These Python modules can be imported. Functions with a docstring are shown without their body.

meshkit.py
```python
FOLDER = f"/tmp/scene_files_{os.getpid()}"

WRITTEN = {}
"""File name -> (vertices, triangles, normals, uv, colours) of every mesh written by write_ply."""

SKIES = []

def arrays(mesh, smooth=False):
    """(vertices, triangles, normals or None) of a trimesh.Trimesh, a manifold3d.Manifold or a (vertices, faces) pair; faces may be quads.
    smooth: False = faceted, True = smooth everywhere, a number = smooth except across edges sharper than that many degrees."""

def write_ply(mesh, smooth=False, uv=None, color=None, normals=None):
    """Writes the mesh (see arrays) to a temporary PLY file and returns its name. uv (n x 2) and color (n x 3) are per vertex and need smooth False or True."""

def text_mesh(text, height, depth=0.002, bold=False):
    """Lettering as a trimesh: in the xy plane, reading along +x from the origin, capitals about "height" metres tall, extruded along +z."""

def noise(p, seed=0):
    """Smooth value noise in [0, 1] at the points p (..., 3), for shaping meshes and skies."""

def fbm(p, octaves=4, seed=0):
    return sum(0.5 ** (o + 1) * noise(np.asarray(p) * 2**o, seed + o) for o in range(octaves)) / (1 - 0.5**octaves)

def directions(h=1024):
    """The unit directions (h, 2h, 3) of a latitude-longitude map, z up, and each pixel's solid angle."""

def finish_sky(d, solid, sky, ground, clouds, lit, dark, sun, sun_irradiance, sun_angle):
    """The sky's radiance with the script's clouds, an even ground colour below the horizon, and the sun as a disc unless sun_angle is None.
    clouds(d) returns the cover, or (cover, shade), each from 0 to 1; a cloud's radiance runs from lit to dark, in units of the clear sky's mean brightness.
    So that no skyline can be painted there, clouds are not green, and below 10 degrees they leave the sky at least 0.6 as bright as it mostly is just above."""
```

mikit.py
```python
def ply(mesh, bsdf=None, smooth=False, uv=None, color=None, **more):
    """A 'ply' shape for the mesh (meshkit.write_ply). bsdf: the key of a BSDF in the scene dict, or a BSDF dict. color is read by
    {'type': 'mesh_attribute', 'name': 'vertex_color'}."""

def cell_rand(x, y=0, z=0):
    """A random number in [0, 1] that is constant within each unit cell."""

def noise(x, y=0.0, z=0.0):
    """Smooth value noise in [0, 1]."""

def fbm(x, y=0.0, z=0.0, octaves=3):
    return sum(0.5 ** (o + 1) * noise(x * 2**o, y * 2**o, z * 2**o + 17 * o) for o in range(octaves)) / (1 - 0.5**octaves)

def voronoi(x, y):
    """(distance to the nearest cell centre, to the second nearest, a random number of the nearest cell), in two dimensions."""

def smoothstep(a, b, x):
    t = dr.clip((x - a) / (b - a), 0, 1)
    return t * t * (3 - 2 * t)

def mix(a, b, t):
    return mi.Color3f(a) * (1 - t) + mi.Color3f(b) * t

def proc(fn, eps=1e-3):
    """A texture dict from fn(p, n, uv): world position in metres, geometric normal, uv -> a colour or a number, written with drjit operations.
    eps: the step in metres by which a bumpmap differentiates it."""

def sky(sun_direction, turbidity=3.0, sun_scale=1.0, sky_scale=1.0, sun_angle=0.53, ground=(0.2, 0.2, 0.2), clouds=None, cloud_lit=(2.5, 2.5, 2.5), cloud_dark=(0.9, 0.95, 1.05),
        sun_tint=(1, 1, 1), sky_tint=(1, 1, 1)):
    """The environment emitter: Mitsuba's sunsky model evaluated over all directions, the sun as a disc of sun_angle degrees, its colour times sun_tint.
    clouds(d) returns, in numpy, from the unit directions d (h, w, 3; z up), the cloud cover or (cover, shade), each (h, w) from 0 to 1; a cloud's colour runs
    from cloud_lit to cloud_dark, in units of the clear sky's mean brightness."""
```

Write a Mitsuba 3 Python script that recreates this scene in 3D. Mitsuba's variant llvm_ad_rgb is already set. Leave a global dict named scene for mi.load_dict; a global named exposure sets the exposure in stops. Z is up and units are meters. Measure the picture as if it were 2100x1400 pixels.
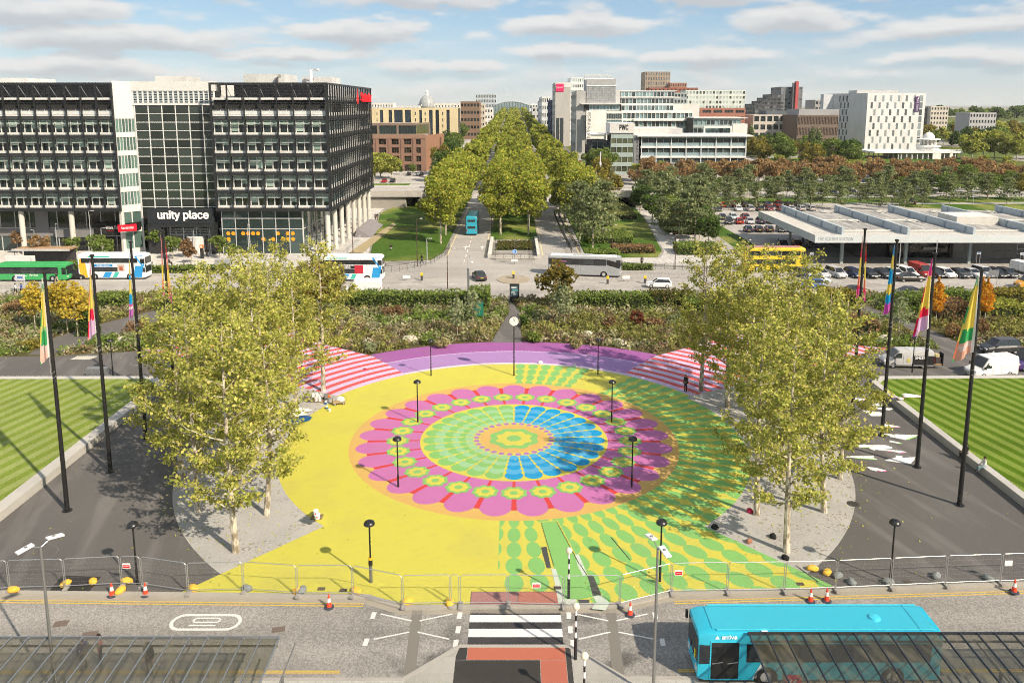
import math, random
import numpy as np, trimesh, shapely
from shapely.geometry import Polygon, Point, LineString, box as sbox
from shapely import affinity
from shapely.ops import unary_union
import drjit as dr
import mitsuba as mi
import mikit, meshkit
from mikit import noise, fbm, smoothstep, mix, cell_rand, voronoi

# ------------------------------------------------------------------ camera, sky, exposure
T = mi.ScalarTransform4f
CAM_H, FPX, CXP, CYP, DIP = 28.5, 1650.0, 1046.0, 489.0, 271.0      # height, focal length and centre (2100 px survey frame)
PIT = math.atan(DIP / FPX)
cp, sp = math.cos(PIT), math.sin(PIT)
scene, labels = {}, {}
scene['camera'] = {'type': 'perspective', 'fov': math.degrees(2 * math.atan(1050 / FPX)), 'fov_axis': 'x', 'near_clip': 0.5, 'far_clip': 9000.0,
    'principal_point_offset_x': (CXP - 1050) / 2100, 'principal_point_offset_y': (700 - CYP) / 1400,
    'to_world': T().look_at(origin=[0, 0, CAM_H], target=[0, cp * 100, CAM_H - sp * 100], up=[0, 0, 1])}
SUN = (1.0, -1.0, 1.06)

def cloud_cover(d):
    az = np.degrees(np.arctan2(d[..., 0], d[..., 1])); el = np.degrees(np.arcsin(np.clip(d[..., 2], -1, 1)))
    big = [(-25, 4.1, 8.5, 1.0), (-31, 5.6, 8, 1.1), (-10.5, 4.9, 5.5, .85), (-6, 7.2, 6.5, 1.0), (4.2, 5.3, 6.2, 1.15), (19, 5.4, 5.5, 1.1), (28, 4.6, 6.5, .8), (13.5, 7.2, 6, .9), (25, 7.3, 7, 1.0),
           (-15.5, 3.4, 7, .55), (3.5, 3.6, 6, .6), (-30, 2.5, 8, .6), (13, 3.3, 6, .6), (29, 2.9, 7, .5), (-5, 2.7, 5, .45), (-24, 7.4, 7, .7)]
    def field(el2):
        p = np.stack([az * .22, el2 * .85, az * 0 + 3.7], -1)
        w = el2 + (meshkit.fbm(p * 1.9, 3, 5) - .5) * .9
        b = 0
        for a0, e0, ra, re in big:
            low = np.where(w < e0, re * .75, re * 1.15)
            b = np.maximum(b, 1 - np.sqrt(((az - a0) / ra) ** 2 + ((w - e0) / low) ** 2))
        u = d[..., :2] / np.maximum(d[..., 2:3] + .12, .05)
        far = meshkit.fbm(np.concatenate([u * 1.6, u[..., :1] * 0 + 1.3], -1), 4, 2) * 1.9 - .85
        k = np.clip((el2 - 8.2) / 3, 0, 1) + np.clip((np.abs(az) - 36) / 6, 0, 1)
        k = np.clip(k, 0, 1)
        return b * (1 - k) + far * k + (meshkit.fbm(p * 1.7, 5, 9) - .5) * 1.1 + .04
    f = field(el); up = field(el + .55)
    cover = np.clip((f - .02) / .3, 0, 1); cover = cover * cover * (3 - 2 * cover)
    shade = np.clip(.12 + (up - f) * .55 + np.clip(up, 0, .8) * 1.15, 0, 1)
    haze = np.clip(1 - el / 6, 0, 1) * .62
    cover = np.clip(cover * .93 + haze * (1 - cover), 0, 1)
    return cover, np.clip(shade * .95 + haze * .2, 0, 1)
scene['sky'] = mikit.sky(SUN, turbidity=3.0, sky_scale=.82, clouds=cloud_cover, cloud_lit=(2.55, 2.54, 2.5), cloud_dark=(1.7, 1.78, 1.88), sky_tint=(1.0, 1.0, .97), sun_tint=(.94, 1.0, 1.12))
exposure = 2.25

# ------------------------------------------------------------------ helpers
def S(px, py, z=0.0):
    """survey: the point at height z that stands at this place of the photograph (2100 px)"""
    a, b = (px - CXP) / FPX, (py - CYP) / FPX
    t = (CAM_H - z) / (sp + b * cp)
    return a * t, (cp - b * sp) * t
def SD(px, y):
    """x of a column of the photograph at distance y, near the ground"""
    return (px - CXP) / FPX * (y * cp + 25 * sp)
def RZ(row, y):
    """height of a row of the photograph at distance y"""
    b = (row - CYP) / FPX
    return CAM_H - y * (sp + b * cp) / (cp - b * sp)

class MB:
    def __init__(s): s.v, s.f, s.c, s.n = [], [], [], 0
    def add(s, v, f, c=(.5, .5, .5)):
        v = np.asarray(v, float); f = np.asarray(f, int)
        if f.shape[1] == 4: f = np.vstack([f[:, [0, 1, 2]], f[:, [0, 2, 3]]])
        c = np.asarray(c, float)
        if c.ndim == 1: c = np.tile(c, (len(v), 1))
        s.v.append(v); s.f.append(f + s.n); s.c.append(c); s.n += len(v); return s
    def box(s, x0, x1, y0, y1, z0, z1, c=(.5, .5, .5)):
        v = [[x, y, z] for x in (x0, x1) for y in (y0, y1) for z in (z0, z1)]
        return s.add(v, BOXF, c)
    def obox(s, cx, cy, cz, lx, ly, lz, c=(.5, .5, .5), rot=0.0, tilt=0.0):
        v = np.array([[x, y, z] for x in (-.5, .5) for y in (-.5, .5) for z in (-.5, .5)]) * [lx, ly, lz]
        if tilt: v = v @ np.array([[math.cos(tilt), 0, -math.sin(tilt)], [0, 1, 0], [math.sin(tilt), 0, math.cos(tilt)]])
        k, q = math.cos(rot), math.sin(rot)
        v = v @ np.array([[k, q, 0], [-q, k, 0], [0, 0, 1]]) + [cx, cy, cz]
        return s.add(v, BOXF, c)
    def quad(s, a, b, c_, d, c=(.5, .5, .5)): return s.add([a, b, c_, d], [[0, 1, 2, 3]], c)
    def tube(s, pts, rad, n=8, c=(.5, .5, .5), cap=True):
        p = np.asarray(pts, float); r = np.broadcast_to(np.asarray(rad, float), (len(p),))
        t = np.gradient(p, axis=0); t /= np.linalg.norm(t, axis=1, keepdims=True) + 1e-12
        ref = np.where(np.abs(t[:, 2:]) < .9, [[0, 0, 1.]], [[1., 0, 0]])
        a = np.cross(t, ref); a /= np.linalg.norm(a, axis=1, keepdims=True) + 1e-12; b = np.cross(t, a)
        g = np.arange(n) * 2 * np.pi / n
        v = (p[:, None] + r[:, None, None] * (np.cos(g)[None, :, None] * a[:, None] + np.sin(g)[None, :, None] * b[:, None])).reshape(-1, 3)
        f = []
        for i in range(len(p) - 1):
            for j in range(n):
                f.append([i * n + j, i * n + (j + 1) % n, (i + 1) * n + (j + 1) % n, (i + 1) * n + j])
        s.add(v, f, c)
        if cap:
            s.add(v[-n:], [[0, j, j + 1] for j in range(1, n - 1)], c); s.add(v[:n], [[0, j + 1, j] for j in range(1, n - 1)], c)
        return s
    def lathe(s, prof, n=12, c=(.5, .5, .5), at=(0, 0, 0)):
        g = np.arange(n) * 2 * np.pi / n; pr = np.asarray(prof, float)
        v = np.array([[r * math.cos(a), r * math.sin(a), z] for r, z in pr for a in g]) + at
        f = [[i * n + j, i * n + (j + 1) % n, (i + 1) * n + (j + 1) % n, (i + 1) * n + j] for i in range(len(pr) - 1) for j in range(n)]
        return s.add(v, f, c)
    def loft(s, rings, c=(.5, .5, .5), caps=True):
        n = len(rings[0]); v = np.array(rings, float).reshape(-1, 3)
        f = [[i * n + j, i * n + (j + 1) % n, (i + 1) * n + (j + 1) % n, (i + 1) * n + j] for i in range(len(rings) - 1) for j in range(n)]
        s.add(v, f, c)
        if caps:
            for r, o in ((rings[0], 1), (rings[-1], -1)):
                m = np.mean(r, axis=0); s.add(np.vstack([r, [m]]), [[n, j, (j + 1) % n][::o] for j in range(n)], c)
        return s
    def flat(s, poly, z, c=(.5, .5, .5)):
        for g in getattr(poly, 'geoms', [poly]):
            if g.geom_type != 'Polygon' or g.area < 1e-4: continue
            v, f = trimesh.creation.triangulate_polygon(g, engine='earcut')
            v = np.hstack([v, np.full((len(v), 1), z)])
            a, b, d = v[f[:, 0]], v[f[:, 1]], v[f[:, 2]]
            neg = np.cross(b - a, d - a)[:, 2] < 0; f = np.array(f); f[neg] = f[neg][:, ::-1]
            s.add(v, f, c)
        return s
    def prism(s, poly, z0, z1, c=(.5, .5, .5)):
        for g in getattr(poly, 'geoms', [poly]):
            if g.geom_type != 'Polygon' or g.area < 1e-4: continue
            g = shapely.geometry.polygon.orient(g)
            s.flat(g, z1, c)
            for ring in [g.exterior] + list(g.interiors):
                p = np.array(ring.coords); n = len(p) - 1
                v = np.vstack([np.hstack([p, np.full((n + 1, 1), z0)]), np.hstack([p, np.full((n + 1, 1), z1)])])
                s.add(v, [[i, i + 1, i + n + 2, i + n + 1] for i in range(n)], c)
        return s
    def mesh(s, tm, c=(.5, .5, .5), M=None):
        v = np.array(tm.vertices)
        if M is not None: v = v @ np.array(M)[:3, :3].T + np.array(M)[:3, 3]
        return s.add(v, np.array(tm.faces), c)
    def arr(s): return np.vstack(s.v), np.vstack(s.f), np.vstack(s.c)
BOXF = [[0, 1, 3, 2], [4, 6, 7, 5], [0, 4, 5, 1], [2, 3, 7, 6], [0, 2, 6, 4], [1, 5, 7, 3]]

used = {}
def num(key):
    if key not in used: used[key] = 0; return key
    used[key] += 1; return '%s_%03d' % (key, used[key])
def shape(mb, bsdf, smooth=False):
    """a ply dict with the builder's colours; smooth may be an angle"""
    v, f, c = mb.arr()
    if smooth:
        tm = trimesh.Trimesh(v, f, process=False)
        tm.merge_vertices(merge_tex=True, merge_norm=True)
        v2, f2, _ = meshkit.arrays(tm, smooth)
        return mikit.ply((v2, f2), bsdf, smooth=True, uv=code(np.tile(c.mean(0), (len(v2), 1))))
    return mikit.ply((v, f), bsdf, smooth=False, uv=code(c))
def mat4(x=0, y=0, z=0, rot=0.0, sc=1.0):
    k, q = math.cos(rot) * sc, math.sin(rot) * sc
    return np.array([[k, -q, 0, x], [q, k, 0, y], [0, 0, sc, z], [0, 0, 0, 1.0]])
def put(key, sh, M=None, **lab):
    """one entry of the scene"""
    k = num(key)
    if isinstance(sh, tuple): sh = shape(*sh)
    scene[k] = {**sh, **({'to_world': T(M.tolist())} if M is not None else {})}
    if lab: labels[k] = lab
    return k
def thing(key, label, category, group=None):
    k = num(key); labels[k] = dict(label=label, category=category, **({'group': group} if group else {})); return k
def place(parts, key, M, label, category, group=None):
    """a thing out of a list of (part name, shape[, label]) under one matrix"""
    k = thing(key, label, category, group)
    for p in parts: put(k + '__' + p[0], p[1], M, **({'label': p[2]} if len(p) > 2 else {}))
    return k
ORD = 'first second third fourth fifth sixth seventh eighth ninth tenth eleventh twelfth'.split()
def ordw(i): return ORD[i] if i < 12 else '%d%s' % (i + 1, {1: 'st', 2: 'nd', 3: 'rd'}.get((i + 1) % 10 if (i + 1) % 100 not in (11, 12, 13) else 0, 'th'))
def hexc(h):
    h = h.lstrip('#'); r = [int(h[i:i + 2], 16) / 255 for i in (0, 2, 4)]
    return tuple(((u + .055) / 1.055) ** 2.4 if u > .04045 else u / 12.92 for u in r)

# ------------------------------------------------------------------ materials
def tint(p, n, uv):
    a, b = dr.floor(uv.x + .5), dr.floor(uv.y + .5); r = dr.floor(a / 256.0)
    return mi.Color3f(dr.square(r / 255.0), dr.square((a - r * 256.0) / 255.0), dr.square(b / 255.0))
VC = mikit.proc(tint)
def code(c):
    q = np.round(np.sqrt(np.clip(c, 0, 1)) * 255); return np.stack([q[:, 0] * 256 + q[:, 1], q[:, 2]], -1)
def rgb(c): return {'type': 'rgb', 'value': list(map(float, c))}
def principled(color, rough=.8, spec=.3, two=True, **kw):
    b = {'type': 'principled', 'base_color': color, 'roughness': rough, 'specular': spec, **kw}
    return {'type': 'twosided', 'b': b} if two else b
def P3(fn): return mikit.proc(fn)
scene['matte'] = principled(VC, .85, .2)
scene['satin'] = principled(VC, .45, .45)
scene['paint'] = principled(VC, .3, .5, clearcoat=.7, clearcoat_gloss=.9)
scene['metal'] = principled(VC, .38, .5, metallic=.75)
scene['glazing'] = principled(VC, .06, .75)
def grime(p, n, uv): return .16 * smoothstep(.4, .85, fbm(p.x * .5, p.y * .5, p.z * .12, 4)) + .06 * noise(p.x * 3, p.y * 3, p.z * 3)
scene['weathered'] = {'type': 'blendbsdf', 'weight': P3(grime), 'a': principled(VC, .85, .2), 'b': principled(rgb((.16, .15, .135)), .9, .1)}
def scuff(p, n, uv):
    a = fbm(p.x * .35, p.y * .35, 0, 4); b = noise(p.x * 14, p.y * 14); s = smoothstep(.62, .75, fbm(p.x * 1.3 + p.y * .9, p.y * 5.2 - p.x * 3, 2, 3))
    return .02 + .09 * smoothstep(.45, .8, a) + .04 * b + .06 * s
scene['ground_paint'] = {'type': 'blendbsdf', 'weight': P3(scuff), 'a': principled(VC, .7, .25), 'b': principled(rgb((.2, .19, .17)), .9, .1)}
scene['leaf'] = {'type': 'twosided', 'b': {'type': 'principled', 'base_color': VC, 'roughness': .6, 'specular': .25}}
scene['leaf'] = {'type': 'principledthin', 'base_color': VC, 'roughness': .55, 'diff_trans': .75, 'spec_trans': 0.0}
def asphalt(p, n, uv):
    g = noise(p.x * 22, p.y * 22) * .5 + noise(p.x * 55, p.y * 55) * .5
    big = fbm(p.x * .13, p.y * .13, 1, 4); st = smoothstep(.5, .78, fbm(p.x * .9 + p.y * .25, p.y * .12 - p.x * .05, 3, 4))
    lines = smoothstep(.93, 1.0, 1 - dr.abs(fbm(p.x * .18, p.y * .18, 9, 3) - .5) * 14) * smoothstep(.45, .6, fbm(p.x * .5, p.y * .5, 5, 2))
    k = .078 + .03 * big + .024 * g + .035 * st + .06 * lines
    return mi.Color3f(k * 1.03, k * .985, k * .95)
scene['asphalt'] = principled(P3(asphalt), .82, .25)
def chip(p, n, uv):
    g = smoothstep(.25, .8, noise(p.x * 13, p.y * 13) * .5 + noise(p.x * 27, p.y * 27) * .5)
    big = fbm(p.x * .25, p.y * .35, 4, 4)
    wheel = .5 + .5 * dr.cos((p.y - 40.0) * 2.2)
    oil = smoothstep(.5, .72, fbm(p.x * .35, p.y * .5, 7, 3)) * dr.exp(-dr.square((dr.abs(p.x) - 5.2) / 2.2))
    k = (.215 + .14 * g) * (.8 + .4 * big) * (1 - .13 * wheel) * (1 - .65 * oil)
    return mi.Color3f(k * 1.03, k * .99, k * .93)
scene['chip_road'] = principled(P3(chip), .85, .2)
def oldroad(p, n, uv):
    st = fbm(p.x * .05, p.y * .55, 2, 4); g = noise(p.x * 3, p.y * 3); pat = smoothstep(.55, .6, fbm(p.x * .09, p.y * .2, 8, 2))
    seam = smoothstep(.96, 1.0, 1 - dr.abs(fbm(p.x * .07, p.y * .12, 12, 3) - .5) * 22)
    k = .235 + .1 * st + .035 * g - .035 * pat - .09 * seam
    return mi.Color3f(k * 1.03, k * .985, k * .92)
scene['pale_road'] = principled(P3(oldroad), .85, .2)
def slabs(p, n, uv):
    j = smoothstep(.0, .035, dr.minimum(dr.abs(p.x / .9 - dr.round(p.x / .9)) * .9, dr.abs(p.y / .6 - dr.round(p.y / .6)) * .6))
    k = (.36 + .08 * cell_rand(p.x / .9 + .5, p.y / .6 + .5) + .1 * (fbm(p.x * .4, p.y * .4, 0, 3) - .5)) * (.72 + .28 * j)
    return mi.Color3f(k * 1.02, k * .99, k * .93)
scene['paving'] = principled(P3(slabs), .85, .2)
def gravelf(p, n, uv):
    g = noise(p.x * 16, p.y * 16) * .6 + noise(p.x * 40, p.y * 40) * .4; b = fbm(p.x * .5, p.y * .5, 3, 4)
    lit = smoothstep(.72, .8, noise(p.x * 9 + 4, p.y * 9)) * smoothstep(.4, .7, fbm(p.x * .8, p.y * .8, 6, 2))
    k = .26 + .11 * b + .12 * g
    return mix(mi.Color3f(k * 1.01, k * .99, k * .95), (.13, .085, .03), lit * .55)
scene['hoggin'] = principled(P3(gravelf), .9, .15)
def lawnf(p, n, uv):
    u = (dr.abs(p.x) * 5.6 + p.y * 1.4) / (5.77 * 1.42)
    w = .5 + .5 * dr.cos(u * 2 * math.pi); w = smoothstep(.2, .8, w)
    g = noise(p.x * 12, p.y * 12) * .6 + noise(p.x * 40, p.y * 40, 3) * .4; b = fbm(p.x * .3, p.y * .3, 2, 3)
    left = smoothstep(1.0, -1.0, p.x)  # paler left lawn: mowing sheen under the sun, painted into the grass colour
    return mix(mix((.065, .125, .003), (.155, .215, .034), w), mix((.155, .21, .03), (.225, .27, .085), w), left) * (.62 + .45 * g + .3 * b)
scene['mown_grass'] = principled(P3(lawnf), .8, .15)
def grassf(p, n, uv):
    g = noise(p.x * 3, p.y * 3) * .5 + noise(p.x * 11, p.y * 11) * .5; b = fbm(p.x * .11, p.y * .11, 2, 4)
    return mix((.05, .1, .014), (.17, .19, .05), smoothstep(.45, .8, b)) * (.65 + .6 * g)
scene['rough_grass'] = principled(P3(grassf), .85, .1)
def soilf(p, n, uv):
    g = noise(p.x * 7, p.y * 7); b = fbm(p.x * .4, p.y * .4, 2, 4)
    return mix((.05, .055, .018), (.12, .095, .05), b) * (.6 + .7 * g)
scene['bed_soil'] = principled(P3(soilf), .9, .1)
def cityf(p, n, uv):
    b = fbm(p.x * .02, p.y * .02, 2, 4); q = smoothstep(.5, .54, fbm(p.x * .013 + 5, p.y * .013, 6, 2)); g = noise(p.x * .5, p.y * .5)
    return mix(mix((.05, .085, .02), (.12, .13, .04), b), (.24, .23, .21), q) * (.7 + .5 * g)
scene['land'] = principled(P3(cityf), .9, .1)
def barkf(p, n, uv):
    v = fbm(p.x * 5, p.y * 5, p.z * 2.2, 4)
    return mix((.24, .2, .14), (.56, .51, .42), smoothstep(.35, .65, v))
scene['bark'] = principled(P3(barkf), .9, .15)
def deckf(p, n, uv):
    s = smoothstep(.35, .8, fbm(p.x * 1.6, p.y * .28, 2, 4)); g = noise(p.x * 6, p.y * 6)
    k = .2 + .14 * s + .03 * g
    return mi.Color3f(k, k * .985, k * .94)
scene['roof_felt'] = principled(P3(deckf), .8, .25)
def dirtyglass(p, n, uv): return .2 + .38 * smoothstep(.4, .8, fbm(p.x * 2.6 + p.y * .6, p.y * .7, 2, 4))
scene['canopy_glass'] = {'type': 'blendbsdf', 'weight': P3(dirtyglass), 'a': {'type': 'thindielectric', 'int_ior': 1.5, 'specular_transmittance': rgb((.62, .62, .57))}, 'b': principled(rgb((.15, .14, .1)), .5, .4)}
# ------------------------------------------------------------------ ground
def gz(y): return .0125 * np.clip(np.asarray(y, float) - 262, 0, 1240)     # the town rises gently beyond the link road
def lift(mb):
    for v in mb.v: v[:, 2] += gz(v[:, 1])
    return mb
def cuts(poly): return [q for a, b in ((-99, 262), (262, 1502), (1502, 9000)) for q in [poly.intersection(sbox(-4000, a, 4000, b))] if not q.is_empty]
def sheet(key, poly, z, bsdf, c=(.4, .4, .4), **lab):
    m = MB()
    for q in cuts(poly): m.flat(q, z, c)
    return put(key, (lift(m), bsdf), **(lab or {'kind': 'structure'}))
def W(*pts): return Polygon([S(*p) for p in pts])
def slab(key, poly, z0, z1, bsdf, c=(.4, .4, .4)):
    m = MB()
    for q in cuts(poly): m.prism(q, z0, z1, c)
    return put(key, (lift(m), bsdf), kind='structure')
sheet('ground', sbox(-3500, -60, 3500, 6000), 0.0, 'land')
MC = (0.0, 66.0)                                                    # centre of the painted circle
def pol(R, a): return MC[0] + R * math.cos(math.radians(a)), MC[1] + R * math.sin(math.radians(a))
def disc(R): return Point(*MC).buffer(R, 96)
def sector(a0, a1, R=80): return Polygon([MC] + [pol(R, a) for a in np.linspace(a0, a1, 40)])
KERB = [(-60, 43.9), (-30, 43.66), (-8.7, 43.3), (-6.4, 42.25), (6.0, 42.4), (9.3, 43.55), (31, 44.6), (60, 46.2)]
GEDGE = [(75, 90.9), (44.7, 92.3), (36, 95.5), (29.5, 103.0), (27.4, 97.7), (16.2, 89.2)] + [pol(29.05, a) for a in np.linspace(55, 125, 30)] + [(-16.2, 89.2), (-23, 94), (-29.5, 103.0), (-36.5, 94.6), (-44.6, 91.1), (-52.3, 89.4), (-75, 88.2)]
plaza_poly = Polygon(KERB + GEDGE)
slab('plaza', plaza_poly, -.1, .12, 'asphalt')
Z0 = .12                                                            # level of the plaza, a kerb above the road
road_poly = Polygon([(-60, 36.4), (-5.6, 36.4), (-2.9, 38.9), (2.9, 38.9), (5.6, 36.5), (60, 36.6)] + KERB[::-1])
sheet('bus_road', road_poly, .004, 'chip_road')
near_pave = Polygon([(-60, -40), (60, -40), (60, 36.45), (5.65, 36.35), (2.95, 38.75), (-2.95, 38.75), (-5.65, 36.25), (-60, 36.25)])
slab('pavement', near_pave, -.1, .12, 'paving')
kb = MB()
for a, b in zip(KERB[:-1], KERB[1:]):
    q = LineString([a, b]).buffer(.17, cap_style=2); kb.prism(q, -.05, .135, (.36, .34, .3))
put('kerb', (kb, 'weathered'), kind='structure')
kb = MB(); ln = [(-60, 36.3), (-5.6, 36.3), (-2.92, 38.82), (2.92, 38.82), (5.6, 36.4), (60, 36.5)]
for a, b in zip(ln[:-1], ln[1:]): kb.prism(LineString([a, b]).buffer(.12, cap_style=2), -.05, .135, (.38, .36, .33))
put('kerb', (kb, 'weathered'), kind='structure')
ch = MB().prism(LineString(KERB).buffer(.55).difference(LineString(KERB).buffer(.18)).intersection(road_poly), -.05, .008, (.33, .3, .25))
put('road_channel', (ch, 'weathered'), kind='structure')
# lawns with their granite edging
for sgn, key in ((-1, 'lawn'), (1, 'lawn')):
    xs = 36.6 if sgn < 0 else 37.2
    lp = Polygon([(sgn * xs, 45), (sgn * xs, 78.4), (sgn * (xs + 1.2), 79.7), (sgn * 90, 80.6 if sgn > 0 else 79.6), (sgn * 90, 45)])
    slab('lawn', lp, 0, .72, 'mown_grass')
    xe = 35.6 if sgn < 0 else 36.55
    edge = Polygon([(sgn * xe, 44.3), (sgn * xe, 78.8), (sgn * (xs + .8), 80.5), (sgn * 91, 81.5 if sgn > 0 else 80.3), (sgn * 91, 44.3)]).difference(lp.buffer(.004))
    put('lawn_edging', (MB().prism(edge, 0, .76, (.44, .43, .4)), 'weathered'), kind='structure')
# gravel lenses under the trees
lens = {}
for sgn in (-1, 1):
    a0, a1 = (149.5, 228.6) if sgn < 0 else (-48.6, 30.5)
    lp = disc(27.3).difference(disc(19.6)).intersection(sector(a0, a1)).intersection(plaza_poly)
    lens[sgn] = lp; sheet('gravel_bed', lp, Z0 + .004, 'hoggin')

# ------------------------------------------------------------------ the painted circle
def survey(r, g, b): return tuple(((u / 255 + .055) / 1.055) ** 2.4 / e for u, e in zip((r, g, b), (1.8, 1.68, 1.5)))   # paint colours as surveyed in full sun
YEL, GRN, LGRN, ORA, PUR, RED = survey(248, 234, 92), survey(160, 222, 118), survey(185, 233, 165), survey(255, 203, 110), survey(234, 134, 192), survey(250, 78, 74)
BLU, LBLU, VIO, MAG, PINK, SRED, LIL = survey(0, 178, 232), survey(95, 198, 240), survey(206, 155, 210), survey(190, 108, 176), survey(252, 222, 246), survey(254, 106, 98), survey(205, 140, 205)
def paint(part, poly, z, c): return put('plaza__' + part, (MB().flat(poly, Z0 + z, c), 'ground_paint'))
flare = sector(228.6, 311.4).intersection(plaza_poly)
yel = unary_union([disc(20.4).intersection(plaza_poly), flare]).difference(unary_union([lens[-1], lens[1]]).difference(disc(19.7)))
wings = {}
for sgn in (-1, 1):
    w = Polygon([(sgn * x, y) for x, y in [pol(20.4, 30.5), (44.7, 92.2), (36, 95.5), (29.5, 103), (27.4, 97.7), (16.2, 89.2), pol(20.4, 55.5), pol(20.3, 45), pol(20.3, 38)]]).difference(disc(20.4))
    wings[sgn] = w.intersection(plaza_poly)
crossing_cut = sbox(-2.55, 42, 2.75, 43.7)
yel = yel.difference(crossing_cut)
paint('yellow_paint', yel, .008, YEL)
paint('orange_ring', disc(14.05).difference(disc(8.1)), .012, ORA)
sec = sector(55.2, 124.8)
paint('white_band', disc(20.95).difference(disc(20.4)).intersection(sec), .008, (.6, .52, .57))
paint('violet_arc', disc(25.05).difference(disc(20.95)).intersection(sec).intersection(plaza_poly), .008, VIO)
paint('pink_line', disc(25.22).difference(disc(25.05)).intersection(sec), .008, PINK)
paint('magenta_arc', disc(29.0).difference(disc(25.22)).intersection(sec).intersection(plaza_poly), .008, MAG)
for sgn in (-1, 1):
    for k in range(22):
        for h, (c, nm) in enumerate(((PINK, 'pink_stripe'), (SRED, 'red_stripe'))):
            r0 = 20.4 + 1.48 * k + h * .8
            q = disc(r0 + (.8 if h == 0 else .68)).difference(disc(r0)).intersection(wings[sgn])
            if q.area > .05: paint(nm, q, .008, c)
N29 = 360 / 29
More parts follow.
